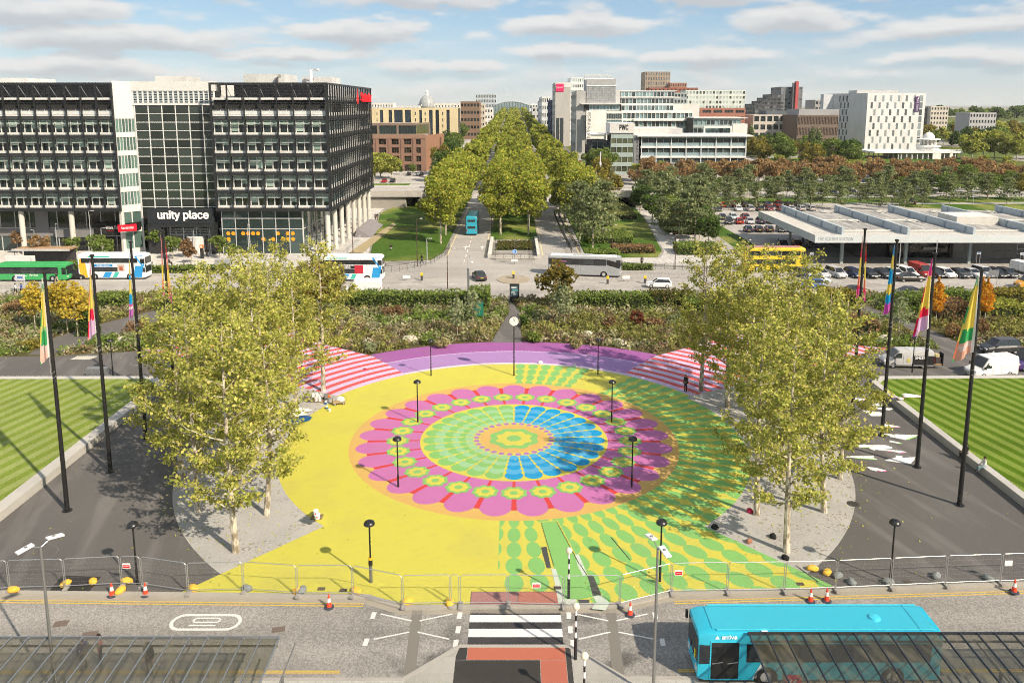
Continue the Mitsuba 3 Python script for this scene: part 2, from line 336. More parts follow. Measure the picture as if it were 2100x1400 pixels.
for j in range(29):
    a = -90 + N29 * j; am = a + N29 / 2
    body = Polygon([pol(8.1, a), pol(8.1, am), pol(8.1, a + N29)] + [pol(11.9, u) for u in np.linspace(a + N29 - .3, a + .3, 8)])
    cap = affinity.rotate(affinity.scale(Point(0, 0).buffer(1, 20), 1.65, 11.9 * math.sin(math.radians(N29 / 2)) - .04), am, origin=(0, 0))
    cap = affinity.translate(cap, *pol(11.85, am))
    paint('purple_petal', unary_union([body, cap]), .016, PUR)
    sk = Polygon([pol(8.1, a - .75), pol(12.6, a - .95), pol(12.6, a + .95), pol(8.1, a + .75)])
    paint('red_spoke', sk, .020, RED)
    fc = pol(10.0, a)
    def lobes(r, n=8, k=.075, ph=0): return Polygon([(fc[0] + r * (1 + k * math.cos(n * t)) * math.cos(t + ph), fc[1] + r * (1 + k * math.cos(n * t)) * math.sin(t + ph)) for t in np.linspace(0, 2 * math.pi, 64, endpoint=False)])
    ph = math.radians(a + 22.5)
    paint('flower', lobes(.98, ph=ph), .024, GRN); paint('flower_ring', lobes(.72, k=.09, ph=ph), .028, YEL); paint('flower_heart', lobes(.3, k=.08, ph=ph), .032, GRN)
paint('yellow_disc', disc(8.1).difference(disc(2.95)), .012, YEL)
for j in range(29):
    a = -90 + N29 * j; am = math.radians(a)
    right = math.cos(am) > .01 or j == 0
    Rk = [7.12 * .885 ** k for k in range(6)]
    acc = None
    for k in range(5, -1, -1):
        d = Point(*pol(Rk[k], a)).buffer(Rk[k] * (.1 if k else .101), 20)
        q = d if acc is None else d.difference(acc); acc = d if acc is None else acc.union(d)
        paint(('blue' if right else 'green') + '_scale', q, .016, ((BLU, LBLU) if right else (GRN, LGRN))[k % 2])
    paint('violet_dot', Point(*pol(3.25, a + N29 / 2)).buffer(.25, 12), .016, LIL)
fc = MC
def cl(r, k): return Polygon([(r * (1 + k * math.cos(8 * t)) * math.cos(t + .39), MC[1] + r * (1 + k * math.cos(8 * t)) * math.sin(t + .39)) for t in np.linspace(0, 2 * math.pi, 96, endpoint=False)])
paint('orange_disc', disc(2.95), .012, ORA); paint('great_flower', cl(2.1, .06), .016, GRN); paint('great_flower_ring', cl(1.5, .09), .020, YEL); paint('great_flower_heart', cl(.62, .08), .024, GRN)
walk = W((1101, 1074), (1133, 1071), (1180, 1160), (1224, 1224), (1150, 1238), (1127, 1163))
green_edge = LineString([pol(20.5, -48.6), pol(29.6, -48.6)]).buffer(.32, cap_style=2)
dot_zone = yel.difference(disc(14.05)).intersection(sbox(-1.0, 40, 40, 90)).difference(walk.buffer(.1)).difference(crossing_cut)
rest = MB(); nd = 0
for ring in range(9):
    R = 14.05 + 1.85 * ring
    for j in range(-1, 87):
        a = -90 + 360 / 87 * j
        if a > 91 or (53.5 < a < 67): continue
        e = affinity.rotate(affinity.scale(Point(0, 0).buffer(1, 14), .93, R * .027), a, origin=(0, 0))
        q = affinity.translate(e, *pol(R, a)).intersection(dot_zone)
        if q.area < .06: continue
        nd += 1
        if nd <= 300: paint('green_dot', q, .012, GRN)
        else: rest.flat(q, Z0 + .012, GRN)
if rest.n: put('plaza__green_dots_beyond', (rest, 'ground_paint'), kind='stuff')
paint('green_border', green_edge.intersection(yel), .014, GRN)
paint('green_walkway', walk.intersection(plaza_poly), .014, GRN)
for k, q in enumerate((((1101, 1125), (1113, 1124), (1122, 1168), (1113, 1168)), ((1196, 1182), (1208, 1182), (1225, 1222), (1208, 1226)), ((1177, 1233), (1201, 1233), (1200, 1241), (1180, 1241)))):
    paint('bare_asphalt_patch', W(*q), .018, (.06, .065, .062))
for q in (((1122, 1168), (1132, 1170), (1143, 1205), (1150, 1240), (1137, 1240), (1130, 1200)), ((1171, 1140), (1179, 1140), (1196, 1180), (1188, 1184), (1177, 1165)), ((1149, 1231), (1174, 1232), (1175, 1242), (1150, 1243)), ((1207, 1226), (1225, 1224), (1242, 1240), (1234, 1255), (1205, 1252), (1215, 1238))):
    paint('masking_film', W(*q), .020, (.5, .56, .48))
for q in (((1101, 1074), (1102, 1073.6), (1128, 1162), (1126.6, 1162.5)), ((1132.4, 1072), (1133.6, 1071.6), (1180.6, 1159.6), (1179, 1160.4)), ((1244, 1105), (1246, 1104.5), (1285, 1151), (1283.6, 1152)), ((1180, 1160), (1181.5, 1159.5), (1224, 1224), (1222, 1225))):
    paint('paving_slot', W(*q), .022, (.05, .06, .03))
for cx, cy in ((651, 1207), (696, 1210), (375, 1207), (1135, 1205), (1633, 1197), (1852, 1191)):
    x, y = S(cx, cy, Z0); paint('drain_cover', sbox(x - .22, y - .16, x + .22, y + .16), .026, (.08, .06, .045))
for cx, cy, w, h in ((200, 1190, 9, 1.2), (1570, 1215, 1, 1)):
    pass
sheet('asphalt_patch', W((120, 1183), (200, 1185), (175, 1216), (92, 1216)), Z0 + .006, 'matte', (.035, .034, .033), kind='structure')
sheet('asphalt_patch', W((1740, 1035), (1741, 1035), (1742, 1036), (1740, 1036)).buffer(.4), Z0 + .006, 'matte', (.05, .048, .045), kind='structure')
paint('ramp_strip', W((1738, 1163), (1622, 1162.5), (1668, 1197), (1672, 1196)).convex_hull.intersection(W((1615, 1162), (1624, 1162), (1672, 1197), (1660, 1198))), .024, (.06, .065, .055))

# ------------------------------------------------------------------ road markings of the bus road
WHT, YLN = (.66, .66, .64), (.62, .42, .07)
def mark(nm, poly, c, z=.012): return put('bus_road__' + nm, (MB().flat(poly, z, c), 'ground_paint'))
def offs(line, d, w): return LineString(line).parallel_offset(d, 'right').buffer(w / 2, cap_style=2)
for d in (.62, .84):
    mark('yellow_line', offs(KERB[0:3], d, .09).intersection(sbox(-60, 30, -8.0, 50)), YLN)
    mark('yellow_line', offs(KERB[5:], d, .09).intersection(sbox(7.8, 30, 60, 50)), YLN)
    mark('yellow_line', sbox(-60, 36.5 + d * .6, -8.9, 36.58 + d * .6), YLN); mark('yellow_line', sbox(8.4, 36.6 + d * .6, 60, 36.68 + d * .6), YLN)
for y0, y1 in ((39.05, 39.7), (40.45, 41.0), (41.68, 42.2)): mark('black_stripe', sbox(-2.5, y0, 2.66, y1), (.035, .036, .04), .008)
for y0, y1 in ((39.74, 40.42), (41.02, 41.66)): mark('zebra_stripe', sbox(-2.5, y0, 2.66, y1), (.7, .7, .69), .012)
for sgn in (-1, 1):
    for rows in (0, 1):
        y = 41.75 if rows == 0 else 39.55; dy = -.62 if rows == 0 else .6
        for k, (a, b) in enumerate(((3.5, 5.3), (5.75, 7.6))):
            ya, yb = (y, y + dy) if k == 0 else (y + dy, y)
            mark('zigzag_line', LineString([(sgn * a, ya), (sgn * b, yb)]).buffer(.055, cap_style=2), WHT)
    for x, y in ((3.1, 41.6), (3.1, 40.35), (3.15, 39.2), (8.0, 41.6), (8.0, 39.3)):
        mark('give_way_dash', Polygon([(sgn * x - .13, y - .3), (sgn * x + .13, y - .3), (sgn * x + .16, y + .3), (sgn * x - .1, y + .3)]), WHT)
    mark('relaid_strip', LineString([(sgn * 5.3, 36.5), (sgn * 5.55, 42.2)]).buffer(.3, cap_style=2), (.19, .18, .16), .008)
sx, sy = S(414, 1275)
st = LineString([(sx - 1.25, sy), (sx + 1.25, sy)])
mark('speed_roundel', st.buffer(.74).difference(st.buffer(.54)), WHT)
z0 = LineString([(sx - .55, sy + .17), (sx + .55, sy + .17)]); mark('roundel_nought', z0.buffer(.24).difference(z0.buffer(.13)), WHT); mark('roundel_one', sbox(sx - .85, sy - .34, sx + .65, sy - .23), WHT)
for cx, cy, w, d in ((117, 1278, .75, .55), (563, 1290, .7, .5), (176, 1300, .8, .5)):
    x, y = S(cx, cy); mark('repair_patch', affinity.rotate(sbox(x - w / 2, y - d / 2, x + w / 2, y + d / 2), 12), (.15, .12, .1))
def pav(nm, poly, c, z=.124, m='weathered'): return put('pavement__' + nm, (MB().flat(poly, z, c), m))
pav('red_paving', sbox(-2.45, 37.75, 2.7, 38.72), (.42, .13, .085), .126); pav('black_paving', sbox(-3.1, 30, 1.35, 37.73), (.04, .038, .036), .126)
pav('red_paving', sbox(1.37, 30, 2.7, 37.73), (.4, .125, .085), .126); pav('black_edging', Polygon([(2.72, 30), (3.0, 30), (3.0, 38.7), (2.72, 38.7)]), (.045, .043, .042), .126)
pav('black_paving', Polygon([(-3.1, 37.75), (-2.47, 37.75), (-2.47, 38.7), (-2.9, 38.7)]), (.04, .04, .04), .126)
put('plaza__tactile_paving', (MB().flat(sbox(-2.5, 42.45, .2, 43.65), Z0 + .016, (.36, .17, .16)), 'weathered')); put('plaza__tactile_paving', (MB().flat(sbox(.25, 42.45, 2.72, 43.65), Z0 + .016, (.4, .15, .11)), 'weathered'))
# slab joints of the near pavement
for sgn in (-1, 1):
    for k in range(7):
        x = sgn * (3.05 + k * .62)
        for y0 in np.arange(33.0, 38.5, 1.25):
            q = sbox(x if sgn > 0 else x - .6, y0, x + .6 if sgn > 0 else x, y0 + 1.23).intersection(near_pave.buffer(-.14))
            if q.area > .1: put('pavement__slab', (MB().prism(q, .1, .129 + .002 * ((k * 7 + int(y0 * 3)) % 3), np.array((.37, .36, .33)) * (.9 + .2 * ((k * 13 + int(y0 * 7)) % 7) / 7)), 'weathered'))

# ------------------------------------------------------------------ ground beyond the garden
garden_poly = Polygon([(-110, 88), (-75, 88.2)] + GEDGE[::-1][1:] + [(110, 90), (115, 122), (30, 119), (-3.8, 117.5), (-26, 121), (-55, 120.5), (-110, 117)])
slab('garden_bed', garden_poly.difference(plaza_poly), -.1, .13, 'bed_soil')
for q in (W((1003, 703), (1058, 703), (1055, 640), (1035, 615), (1040, 640)).buffer(.2), Polygon([(-57, 89), (-53, 89), (-50, 97), (-43, 108), (-50, 113), (-55, 104), (-58, 97)]).buffer(-.8), Polygon([(50.7, 91), (54.4, 91.3), (53.5, 102), (50, 116), (47, 116), (51, 103)])):
    sheet('path', q, .134, 'asphalt')
road2 = Polygon([(-220, 117), (-55, 120.4), (-26, 120.8), (-3.8, 117.6), (30, 119.2), (115, 121.8), (260, 126), (260, 137), (90, 136.5), (34, 140.5), (24, 143), (17, 147), (14.5, 152), (13.8, 170), (13.4, 420), (5.2, 420), (5.2, 152), (3.5, 147), (-3.5, 147), (-5.2, 152), (-5.2, 420), (-13.4, 420), (-13.2, 170), (-14, 152), (-18, 146), (-25, 141.5), (-60, 139), (-220, 134)])
sheet('cross_road', road2, .004, 'pale_road')
sheet('boulevard', unary_union([sbox(-13.2, 420.01, -5.2, 1500), sbox(5.2, 420.01, 13.2, 1500)]), .004, 'pale_road')
slab('boulevard_verge', sbox(-5.15, 172, 5.15, 1500), -.1, .14, 'rough_grass')
for sgn in (-1, 1): slab('boulevard_verge', Polygon([(sgn * 13.9, 156), (sgn * 17.5, 156), (sgn * 17.5, 1500), (sgn * 13.9, 1500)]), -.1, .14, 'rough_grass')
sheet('forecourt', Polygon([(-160, 140.2), (-60, 140.4), (-30, 142.5), (-27, 146), (-27.4, 147), (-36.6, 214), (-37, 260), (-34.8, 262), (-160, 262)]), .006, 'paving')
lawn2 = Polygon([(-27.0, 147), (-15.6, 148.5), (-14.1, 156), (-14.1, 248), (-32, 248), (-36, 215)])
slab('sloping_lawn', lawn2, -.1, .15, 'rough_grass')
put('sloping_lawn__worn_path', (MB().flat(W((707, 520), (735, 520), (805, 462), (798, 458)), .156, (.3, .25, .15)), 'matte'))
bed2 = Polygon([(17.6, 151), (27.5, 151.5), (29.5, 158), (33.5, 205), (35, 246), (17.6, 246)])
slab('wooded_bed', bed2, -.1, .15, 'rough_grass')
sheet('walkway', Polygon([(28, 144), (42, 141.5), (42.5, 156), (46, 223), (42, 262), (35.2, 262), (34, 205), (30, 158), (28, 151), (17.6, 150.9), (17.6, 147.5)]), .006, 'paving')
sheet('car_park', Polygon([(42.6, 142), (52, 139), (260, 138), (300, 360), (46, 360), (43, 262), (46.5, 223)]), .004, 'pale_road')
sheet('car_park', Polygon([(-80, 268), (-28, 268), (-28, 352), (-80, 352)]), .004, 'pale_road')
sheet('side_street', sbox(-33.5, 353, -19, 1200), .004, 'pale_road'); sheet('side_street', sbox(20, 270, 33, 1100), .004, 'asphalt')
sheet('link_road', unary_union([sbox(-200, 247, -13.6, 262), sbox(13.6, 247, 43, 262)]).difference(unary_union([lawn2, bed2])), .008, 'pale_road')
for q in (Polygon([(47, 238), (140, 240), (190, 246), (190, 256), (47, 252)]), Polygon([(46, 284), (190, 284), (200, 297), (46, 297)]), Polygon([(150, 214), (200, 214), (200, 240), (140, 236), (112, 236), (112, 228)]), Polygon([(44.8, 150), (50.5, 150), (49.5, 232), (46.6, 232)]), Polygon([(60, 345), (220, 345), (240, 420), (46, 420)]), Polygon([(-62, 284), (-38, 284), (-38, 296), (-62, 296)])):
    sheet('verge', q, .012, 'rough_grass')
# ------------------------------------------------------------------ buildings
rng = np.random.default_rng(11)
WHITE, OFFW, LGREY, DGREY, BLACK = (.62, .61, .59), (.55, .53, .49), (.42, .42, .41), (.16, .165, .17), (.018, .02, .022)
def dark(): 
    k = rng.uniform(.5, 1.5); return np.array((.018, .028, .03)) * k
class Bld:
    def __init__(s, key, label, cat='building', group=None):
        s.k = thing(key, label, cat, group); s.w = {}
    def mb(s, part='wall', m='weathered'):
        return s.w.setdefault((part, m), MB())
    def part(s, name, mb, m='weathered', **lab): return put(s.k + '__' + name, (mb, m), **lab)
    def done(s):
        for (p, m), b in s.w.items():
            if b.n: put(s.k + '__' + p, (b, m))
        return s.k
    def face(s, A, B, z0, z1, rows, wall=LGREY, depth=.3, pane='window', glass=None, limit=300, mull=None, mb=None):
        """a wall from A to B (left to right from outside) with real openings; rows = [(za, zb, [(u0, u1), ...])]"""
        A, B = np.array(A, float), np.array(B, float); L = np.linalg.norm(B - A); e = (B - A) / L; nrm = np.array([e[1], -e[0]])
        w = s.mb() if mb is None else mb
        def wb(u0, u1, za, zb, d0, d1, c, m=w):
            if u1 - u0 < .01 or zb - za < .01: return
            v = [list(A + e * u + nrm * d) + [z] for u in (u0, u1) for d in (d1, d0) for z in (za, zb)]
            m.add(v, BOXF, c)
        z = z0
        for za, zb, us in sorted(rows, key=lambda r: r[0]):
            wb(0, L, z, za, -depth, 0, wall); u = 0
            for u0, u1 in us:
                wb(u, u0, za, zb, -depth, -.003, wall); u = u1
                g = glass() if callable(glass) else (dark() if glass is None else glass)
                q = MB(); pts = [list(A + e * uu - nrm * (depth - .04)) + [zz] for uu, zz in ((u0, za), (u1, za), (u1, zb), (u0, zb))]
                q.quad(*pts, c=g)
                if mull:
                    n = max(1, int(round((u1 - u0) / mull[0])))
                    for k in range(1, n):
                        uu = u0 + (u1 - u0) * k / n; wb(uu - .05, uu + .05, za, zb, -depth + .05, -depth + .12, mull[1], s.mb('mullion', 'satin'))
                put(s.k + '__' + pane, (q, 'glazing'))
            wb(u, L, za, zb, -depth, -.003, wall); z = zb
        wb(0, L, z, z1, -depth, 0, wall)
    def grid(s, A, B, z0, z1, nx, nz, fx=.6, fz=.55, zb0=None, **kw):
        L = math.dist(A, B); zb0 = z0 if zb0 is None else zb0; hz = (z1 - zb0) / nz; bx = L / nx
        rows = [(zb0 + hz * (k + .5 - fz / 2), zb0 + hz * (k + .5 + fz / 2), [(bx * (i + .5 - fx / 2), bx * (i + .5 + fx / 2)) for i in range(nx)]) for k in range(nz)]
        s.face(A, B, z0, z1, rows, **kw)
    def block(s, x0, x1, y0, y1, z0, z1, front=None, side=None, wall=LGREY, roofc=(.4, .4, .38), depth=.3, parapet=.5, roof='roof', **kw):
        """box whose front and seen side carry windows; front / side = (nx, nz, fx, fz)"""
        right = x0 + x1 > 0
        fr = front or (1, 1, 0, 0)
        if front: s.grid((x0, y0), (x1, y0), z0, z1, *front, wall=wall, depth=depth, **kw)
        else: s.mb().box(x0, x1, y0, y0 + depth, z0, z1, wall)
        if side:
            if right: s.grid((x0, y1), (x0, y0 + depth + .003), z0, z1, *side, wall=wall, depth=depth, **kw)
            else: s.grid((x1, y0 + depth + .003), (x1, y1), z0, z1, *side, wall=wall, depth=depth, **kw)
        xa, xb = (x0 + depth, x1) if right else (x0, x1 - depth)
        if not side: s.mb().box(*((x0, x0 + depth) if right else (x1 - depth, x1)), y0 + depth + .003, y1, z0, z1, wall)
        s.mb('core', 'matte').box(xa + .01, xb - .01, y0 + depth + .01, y1 - .01, z0, z1 - parapet - .02, (.05, .05, .05))  # dark box added inside the walls to block light behind the openings
        s.mb('roof', 'matte').box(xa + .01, xb - .01, y0 + depth + .01, y1 - .01, z1 - parapet - .01, z1 - parapet + .06, roofc)
        # far and hidden sides as plain walls
        s.mb().box(*((x1 - depth + .002, x1 + .0) if right else (x0, x0 + depth - .002)), y0 + depth + .003, y1, z0, z1 - .004, wall)
        s.mb().box(x0 + .01, x1 - .01, y1 + .004, y1 + depth, z0, z1 - .006, wall)

# --- the glass office building with two black-framed wings
U = Bld('office_building', 'large glass office building with black framed wings and a tall glass atrium, at the left')
YF = 153.7; FH = 3.5; ZB = 8.85
class Each:
    def __init__(s, nm, m): s.nm, s.m = nm, m
    def box(s, *a): U.part(s.nm, MB().box(*a), s.m)
fr, bl, slabm, shelf, mul = Each('frame_bar', 'satin'), Each('blind', 'matte'), Each('floor_edge', 'weathered'), Each('light_shelf', 'satin'), MB()
GREEN = (.33, .44, .38)
def wing(xa, xb, n, first=0):
    bay = (xb - xa) / n
    for k in range(n + 1):
        x = xa + bay * k; w = .2 if 0 < k < n else .36
        fr.box(x - w / 2, x + w / 2, YF, YF + .35, ZB - .25, 32.85, BLACK)
    fr.box(xa - .18, xb + .18, YF + .02, YF + .33, 32.5, 32.9, BLACK); fr.box(xa - .18, xb + .18, YF + .02, YF + .37, ZB - .3, ZB + .3, BLACK)
    for fl in range(5):
        z = ZB + FH * fl
        slabm.box(xa, xb, YF + .75, YF + 1.3, z + .32, z + .74, (.6, .6, .58)); fr.box(xa, xb, YF + .6, YF + 1.3, z + 3.2, z + FH + .31, (.05, .056, .058))  # dark floor band: louvres and the shade below each floor edge, painted together
        fr.box(xa, xb, YF + .05, YF + .18, z + 2.72, z + 2.8, BLACK); fr.box(xa, xb, YF + .05, YF + .18, z + 3.1, z + 3.2, BLACK); fr.box(xa, xb, YF + .05, YF + .2, z - .12, z + .12, BLACK)
        for k in range(n):
            for h in (0, 1):
                x0 = xa + bay * (k + h * .5) + (.16 if h == 0 else .08); x1 = xa + bay * (k + h * .5 + .5) - (.08 if h == 0 else .16)
                r = rng.random(); c = dark()
                U.part('window', MB().quad((x0, YF + 1.25, z + .74), (x1, YF + 1.25, z + .74), (x1, YF + 1.25, z + 3.05), (x0, YF + 1.25, z + 3.05), c), 'glazing')
                bh = rng.choice([.7, .9, 1.2, 1.6, 2.1], p=[.3, .3, .2, .12, .08])
                bl.box(x0 + .03, x1 - .03, YF + 1.17, YF + 1.23, z + 3.05 - bh, z + 3.05, np.array(GREEN) * rng.uniform(.6, 1.25))
                mul.box(x0 - .15, x0 - .01, YF + 1.08, YF + 1.24, z + .74, z + 3.05, (.62, .63, .6))
            shelf.box(xa + bay * k + .5, xa + bay * (k + 1) - .35, YF + .42, YF + .62, z + 2.28, z + 2.42, (.55, .62, .58))
    # terrace floor
    z = ZB + FH * 5
    slabm.box(xa, xb, YF + .7, YF + 4.4, z + .3, z + .6, (.62, .62, .6)); slabm.box(xa, xb, YF + .5, YF + 9, z + 3.35, z + 3.75, (.66, .66, .64))
    U.mb('terrace_glass', 'glazing').quad((xa, YF + 4.2, z + .6), (xb, YF + 4.2, z + .6), (xb, YF + 4.2, z + 3.35), (xa, YF + 4.2, z + 3.35), (.1, .14, .13))
    for k in range(n * 2 + 1):
        x = xa + bay * k / 2; mul.box(x - .05, x + .05, YF + 4.05, YF + 4.19, z + .6, z + 3.35, (.6, .6, .58))
        mul.box(x - .03, x + .03, YF + .78, YF + .84, z + .6, z + 1.55, (.55, .55, .54))
    U.mb('balustrade', 'satin').box(xa, xb, YF + .8, YF + .83, z + .65, z + 1.3, (.58, .6, .6))
    fr.box(xa, xb, YF + .05, YF + .17, z + 2.3, z + 2.4, BLACK); fr.box(xa, xb, YF + .05, YF + .17, z + 2.8, z + 2.9, BLACK); mul.box(xa, xb, YF + .79, YF + .85, z + 1.55, z + 1.62, (.6, .6, .6))
    # plant screen above, with raking struts
    sc = U.mb('plant_screen', 'satin'); sx0 = xa + (3.6 if xa > -60 else 8)
    for q in range(9): sc.box(sx0, xb - .3, YF + 2.9, YF + 3.0, z + 3.8 + .29 * q, z + 3.8 + .29 * q + .24, (.012, .013, .017))
    sc.box(sx0, xb - .3, YF + 3.1, YF + 3.3, z + 3.75, z + 6.4, (.008, .009, .012)); sc.box(xa if xa > -60 else xb - 8, sx0, YF + 6, YF + 6.3, z + 3.75, z + 6.2, (.6, .6, .58))
    for k in range(1, n + 1):
        x = xa + bay * k; sc.tube([(x - .5, YF + 1.1, z + 6.2), (x, YF + 2.8, z + 3.8)], .06, 5, (.25, .26, .27))
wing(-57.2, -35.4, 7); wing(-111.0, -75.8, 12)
# the long side of the right wing
XS = -35.3
for k in range(23):
    y = YF + 2.1 * k; fr.box(XS - .02, XS + .3, y - .06 + .4, y + .06 + .4, ZB - .25, 32.85, BLACK)
fr.box(XS, XS + .32, YF, YF + 47, 32.5, 32.88, BLACK); fr.box(XS, XS + .36, YF, YF + 47, ZB - .3, ZB + .28, BLACK)
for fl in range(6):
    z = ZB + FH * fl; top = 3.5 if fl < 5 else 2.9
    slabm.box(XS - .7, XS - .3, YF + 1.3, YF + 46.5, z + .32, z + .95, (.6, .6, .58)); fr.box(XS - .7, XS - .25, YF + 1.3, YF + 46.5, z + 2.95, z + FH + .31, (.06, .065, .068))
    for q in (2.6, 3.0, 3.4): fr.box(XS + .08, XS + .2, YF + .3, YF + 46.6, z + q, z + q + .07, BLACK)
    for k in range(22):
        y0 = YF + 1.4 + 2.05 * k; c = dark() * (3 if rng.random() < .5 else 7)
        if fl < 5: U.part('window', MB().quad((XS - .62, y0, z + .95), (XS - .62, y0 + 1.9, z + .95), (XS - .62, y0 + 1.9, z + 2.75), (XS - .62, y0, z + 2.75), c), 'glazing')
        else: U.mb('terrace_glass', 'glazing').quad((XS - 2, y0, z + .95), (XS - 2, y0 + 1.9, z + .95), (XS - 2, y0 + 1.9, z + 2.75), (XS - 2, y0, z + 2.75), (.12, .14, .14))
        mul.box(XS - .6, XS - .5, y0 - .13, y0 - .01, z + .95, z + 2.75, (.62, .63, .6))
slabm.box(XS - 3, XS - .2, YF + 1, YF + 46.5, ZB + FH * 5 + 3.35, ZB + FH * 5 + 3.7, (.6, .6, .58))
U.mb('plant_screen', 'satin').box(XS - 3.2, XS - 3, YF + 3, YF + 46, ZB + 21.25, ZB + 23.3, (.45, .45, .45))
U.part('mullion', mul, 'satin', kind='stuff')
core = U.mb('core', 'matte')  # dark inner boxes, added so that no light passes behind the glass
core.box(-57, XS - .75, YF + 1.35, YF + 46.5, ZB + .05, 30.0, (.03, .03, .03)); core.box(-111, -75.9, YF + 1.35, YF + 40, ZB + .05, 30.0, (.03, .03, .03))
sf = U.mb('soffit', 'matte'); sf.box(-57.2, XS - .1, YF + .3, YF + 46.5, ZB - .3, ZB - .02, (.5, .5, .48)); sf.box(-111, -75.7, YF + .3, YF + 40, ZB - .3, ZB - .02, (.5, .5, .48))
rf = U.mb('roof', 'matte'); rf.box(-57, XS - .8, YF + 5, YF + 46, 30.02, 30.5, (.4, .4, .38)); rf.box(-111, -58, YF + 6, YF + 40, 30.02, 30.6, (.42, .42, .4))
pl = U.mb('rooftop_plant', 'weathered'); pl.box(-56, -47.5, YF + 16, YF + 26, 30.5, RZ(152, YF + 16), (.5, .51, .5)); pl.box(-45, -38.5, YF + 20, YF + 28, 30.5, RZ(158, YF + 20), (.5, .5, .5)); pl.tube([(-42.5, YF + 18, 30.5), (-42.5, YF + 18, 36), (-40.8, YF + 18, 36)], .35, 8, (.7, .7, .7))
pl.box(-76, -69.5, YF + 20, YF + 28, 30.5, RZ(156, YF + 20), (.62, .62, .6)); pl.box(-111, -96, YF + 8, YF + 18, 30.5, 34.0, (.66, .66, .65)); pl.tube([(-49, YF + 15.5, 30.5), (-49, YF + 15.5, 34.2), (-48, YF + 14.2, 34.6)], .4, 8, (.2, .2, .2))
# columns
for x in (-105.5, -95.6, -85.9, -76.1): U.part('column', MB().tube([(x, YF + 1.1, 0), (x, YF + 1.1, ZB - .3)], .48, 14, (.6, .58, .52)), 'weathered')
for k in range(8): U.part('column', MB().tube([(XS - .9, YF + 1.2 + 6.35 * k, 0), (XS - .9, YF + 1.2 + 6.35 * k, ZB - .3)], .45, 14, (.62, .6, .55)), 'weathered')
# street level
def glasswall(A, B, z0, z1, nx, zl, pane='shopfront_pane', col=(.03, .05, .05), fc=(.5, .51, .5)):
    A, B = np.array(A, float), np.array(B, float); L = np.linalg.norm(B - A); e = (B - A) / L; nr = np.array([e[1], -e[0]]); zz = [z0] + list(zl) + [z1]
    m = U.mb('shopfront_frame', 'satin')
    def fb(u0, u1, za, zb, d0, d1, c): m.add([list(A + e * u + nr * d) + [z] for u in (u0, u1) for d in (d1, d0) for z in (za, zb)], BOXF, c)
    for k in range(nx):
        for za, zb in zip(zz[:-1], zz[1:]):
            a, b = A + e * L * k / nx, A + e * L * (k + 1) / nx; k2 = rng.uniform(.5, 1.6)
            U.part(pane, MB().quad(list(a) + [za], list(b) + [za], list(b) + [zb], list(a) + [zb], np.array(col) * k2), 'glazing')
    for k in range(nx + 1): fb(L * k / nx - .06, L * k / nx + .06, z0, z1, .02, .16, fc)
    for z in zz: fb(0, L, z - .07, z + .07, .025, .13, fc)
glasswall((-56.9, YF + 1.6), (-41.2, YF + 1.6), 0, ZB - .3, 6, (4.9, 7.0)); glasswall((-41.2, YF + 1.61), (-41.2, YF + 30), 0, ZB - .3, 8, (4.9,))
glasswall((-111, YF + 5), (-90.5, YF + 5), 0, ZB - .3, 7, (3.1, 4.6)); glasswall((-90.4, YF + 4.2), (-76, YF + 4.2), 0, ZB - .3, 5, (3.1, 4.6), col=(.012, .014, .015))
core.box(-111, -76, YF + 5.3, YF + 38, 0, ZB - .35, (.03, .03, .03)); core.box(-56.8, -41.4, YF + 1.75, YF + 44, .01, ZB - .35, (.04, .04, .04))
gp = U.mb('grey_panel', 'weathered'); gp.box(-111, -90.6, YF + 4.75, YF + 4.97, 3.0, 4.5, (.2, .2, .2)); gp.box(-95.2, -92.6, YF + 4.7, YF + 4.94, 0, 8.5, (.22, .22, .23)); gp.box(-91, -83.0, YF + 3.8, YF + 4.1, 2.9, 4.4, (.2, .2, .2))
gp.box(-83.0, -75.6, YF + 3.5, YF + 4.0, 3.4, 6.0, (.006, .006, .007)); gp.box(-75.4, -73.6, YF + .8, YF + 3.5, 4.6, 6.1, (.006, .006, .007))
for k, x in enumerate(np.linspace(-55.8, -43.2, 14)):
    z = 4.0 if k not in (0, 6, 7, 11, 12) else 3.0
    for zz in ((4.0, 2.9) if k in (0, 12, 13) else (4.0,) if k < 7 else (4.0, 2.9)[k % 2:][:1]):
        if k in (2, 8): continue
        U.mb('orange_decal', 'matte').add([(x + .42 * math.cos(t), YF + 1.56, zz + .42 * math.sin(t)) for t in np.arange(6) * math.pi / 3], [[0, i, i + 1] for i in range(1, 5)], (.8, .32, .02))
# the atrium between the wings
YA = YF + 3.6
ax = np.linspace(-73.2, -57.5, 7); az = [9.0 + 1.645 * k for k in range(13)]
for a, b in zip(ax[:-1], ax[1:]):
    for za, zb in zip(az[:-1], az[1:]):
        w = (zb - 9) / 20; c = np.array((.022, .03, .026)) * rng.uniform(.6, 1.8)
        U.part('atrium_pane', MB().quad((a, YA, za), (b, YA, za), (b, YA, zb), (a, YA, zb), c), 'glazing')
    U.part('atrium_pane', MB().quad((a, YA, 4.8), (b, YA, 4.8), (b, YA, 9.0), (a, YA, 9.0), (.015, .02, .02)), 'glazing')
am = MB()
for x in ax: am.box(x - .07, x + .07, YA - .14, YA + .02, 0, 28.7, (.66, .67, .66))
for z in az: am.box(-73.2, -57.5, YA - .11, YA + .01, z - .055, z + .055, (.66, .67, .66))
am.box(-75.2, -57.4, YA - .3, YA + 1, 31.4, 33.2, (.6, .6, .58)); am.box(-73.6, -57.5, YA - .25, YA + .1, 28.7, 29.1, (.6, .6, .58))
for k in range(17): am.box(-73.4 + .98 * k - .13, -73.4 + .98 * k + .13, YA - .2, YA + .1, 29.1, 31.4, (.66, .67, .66))
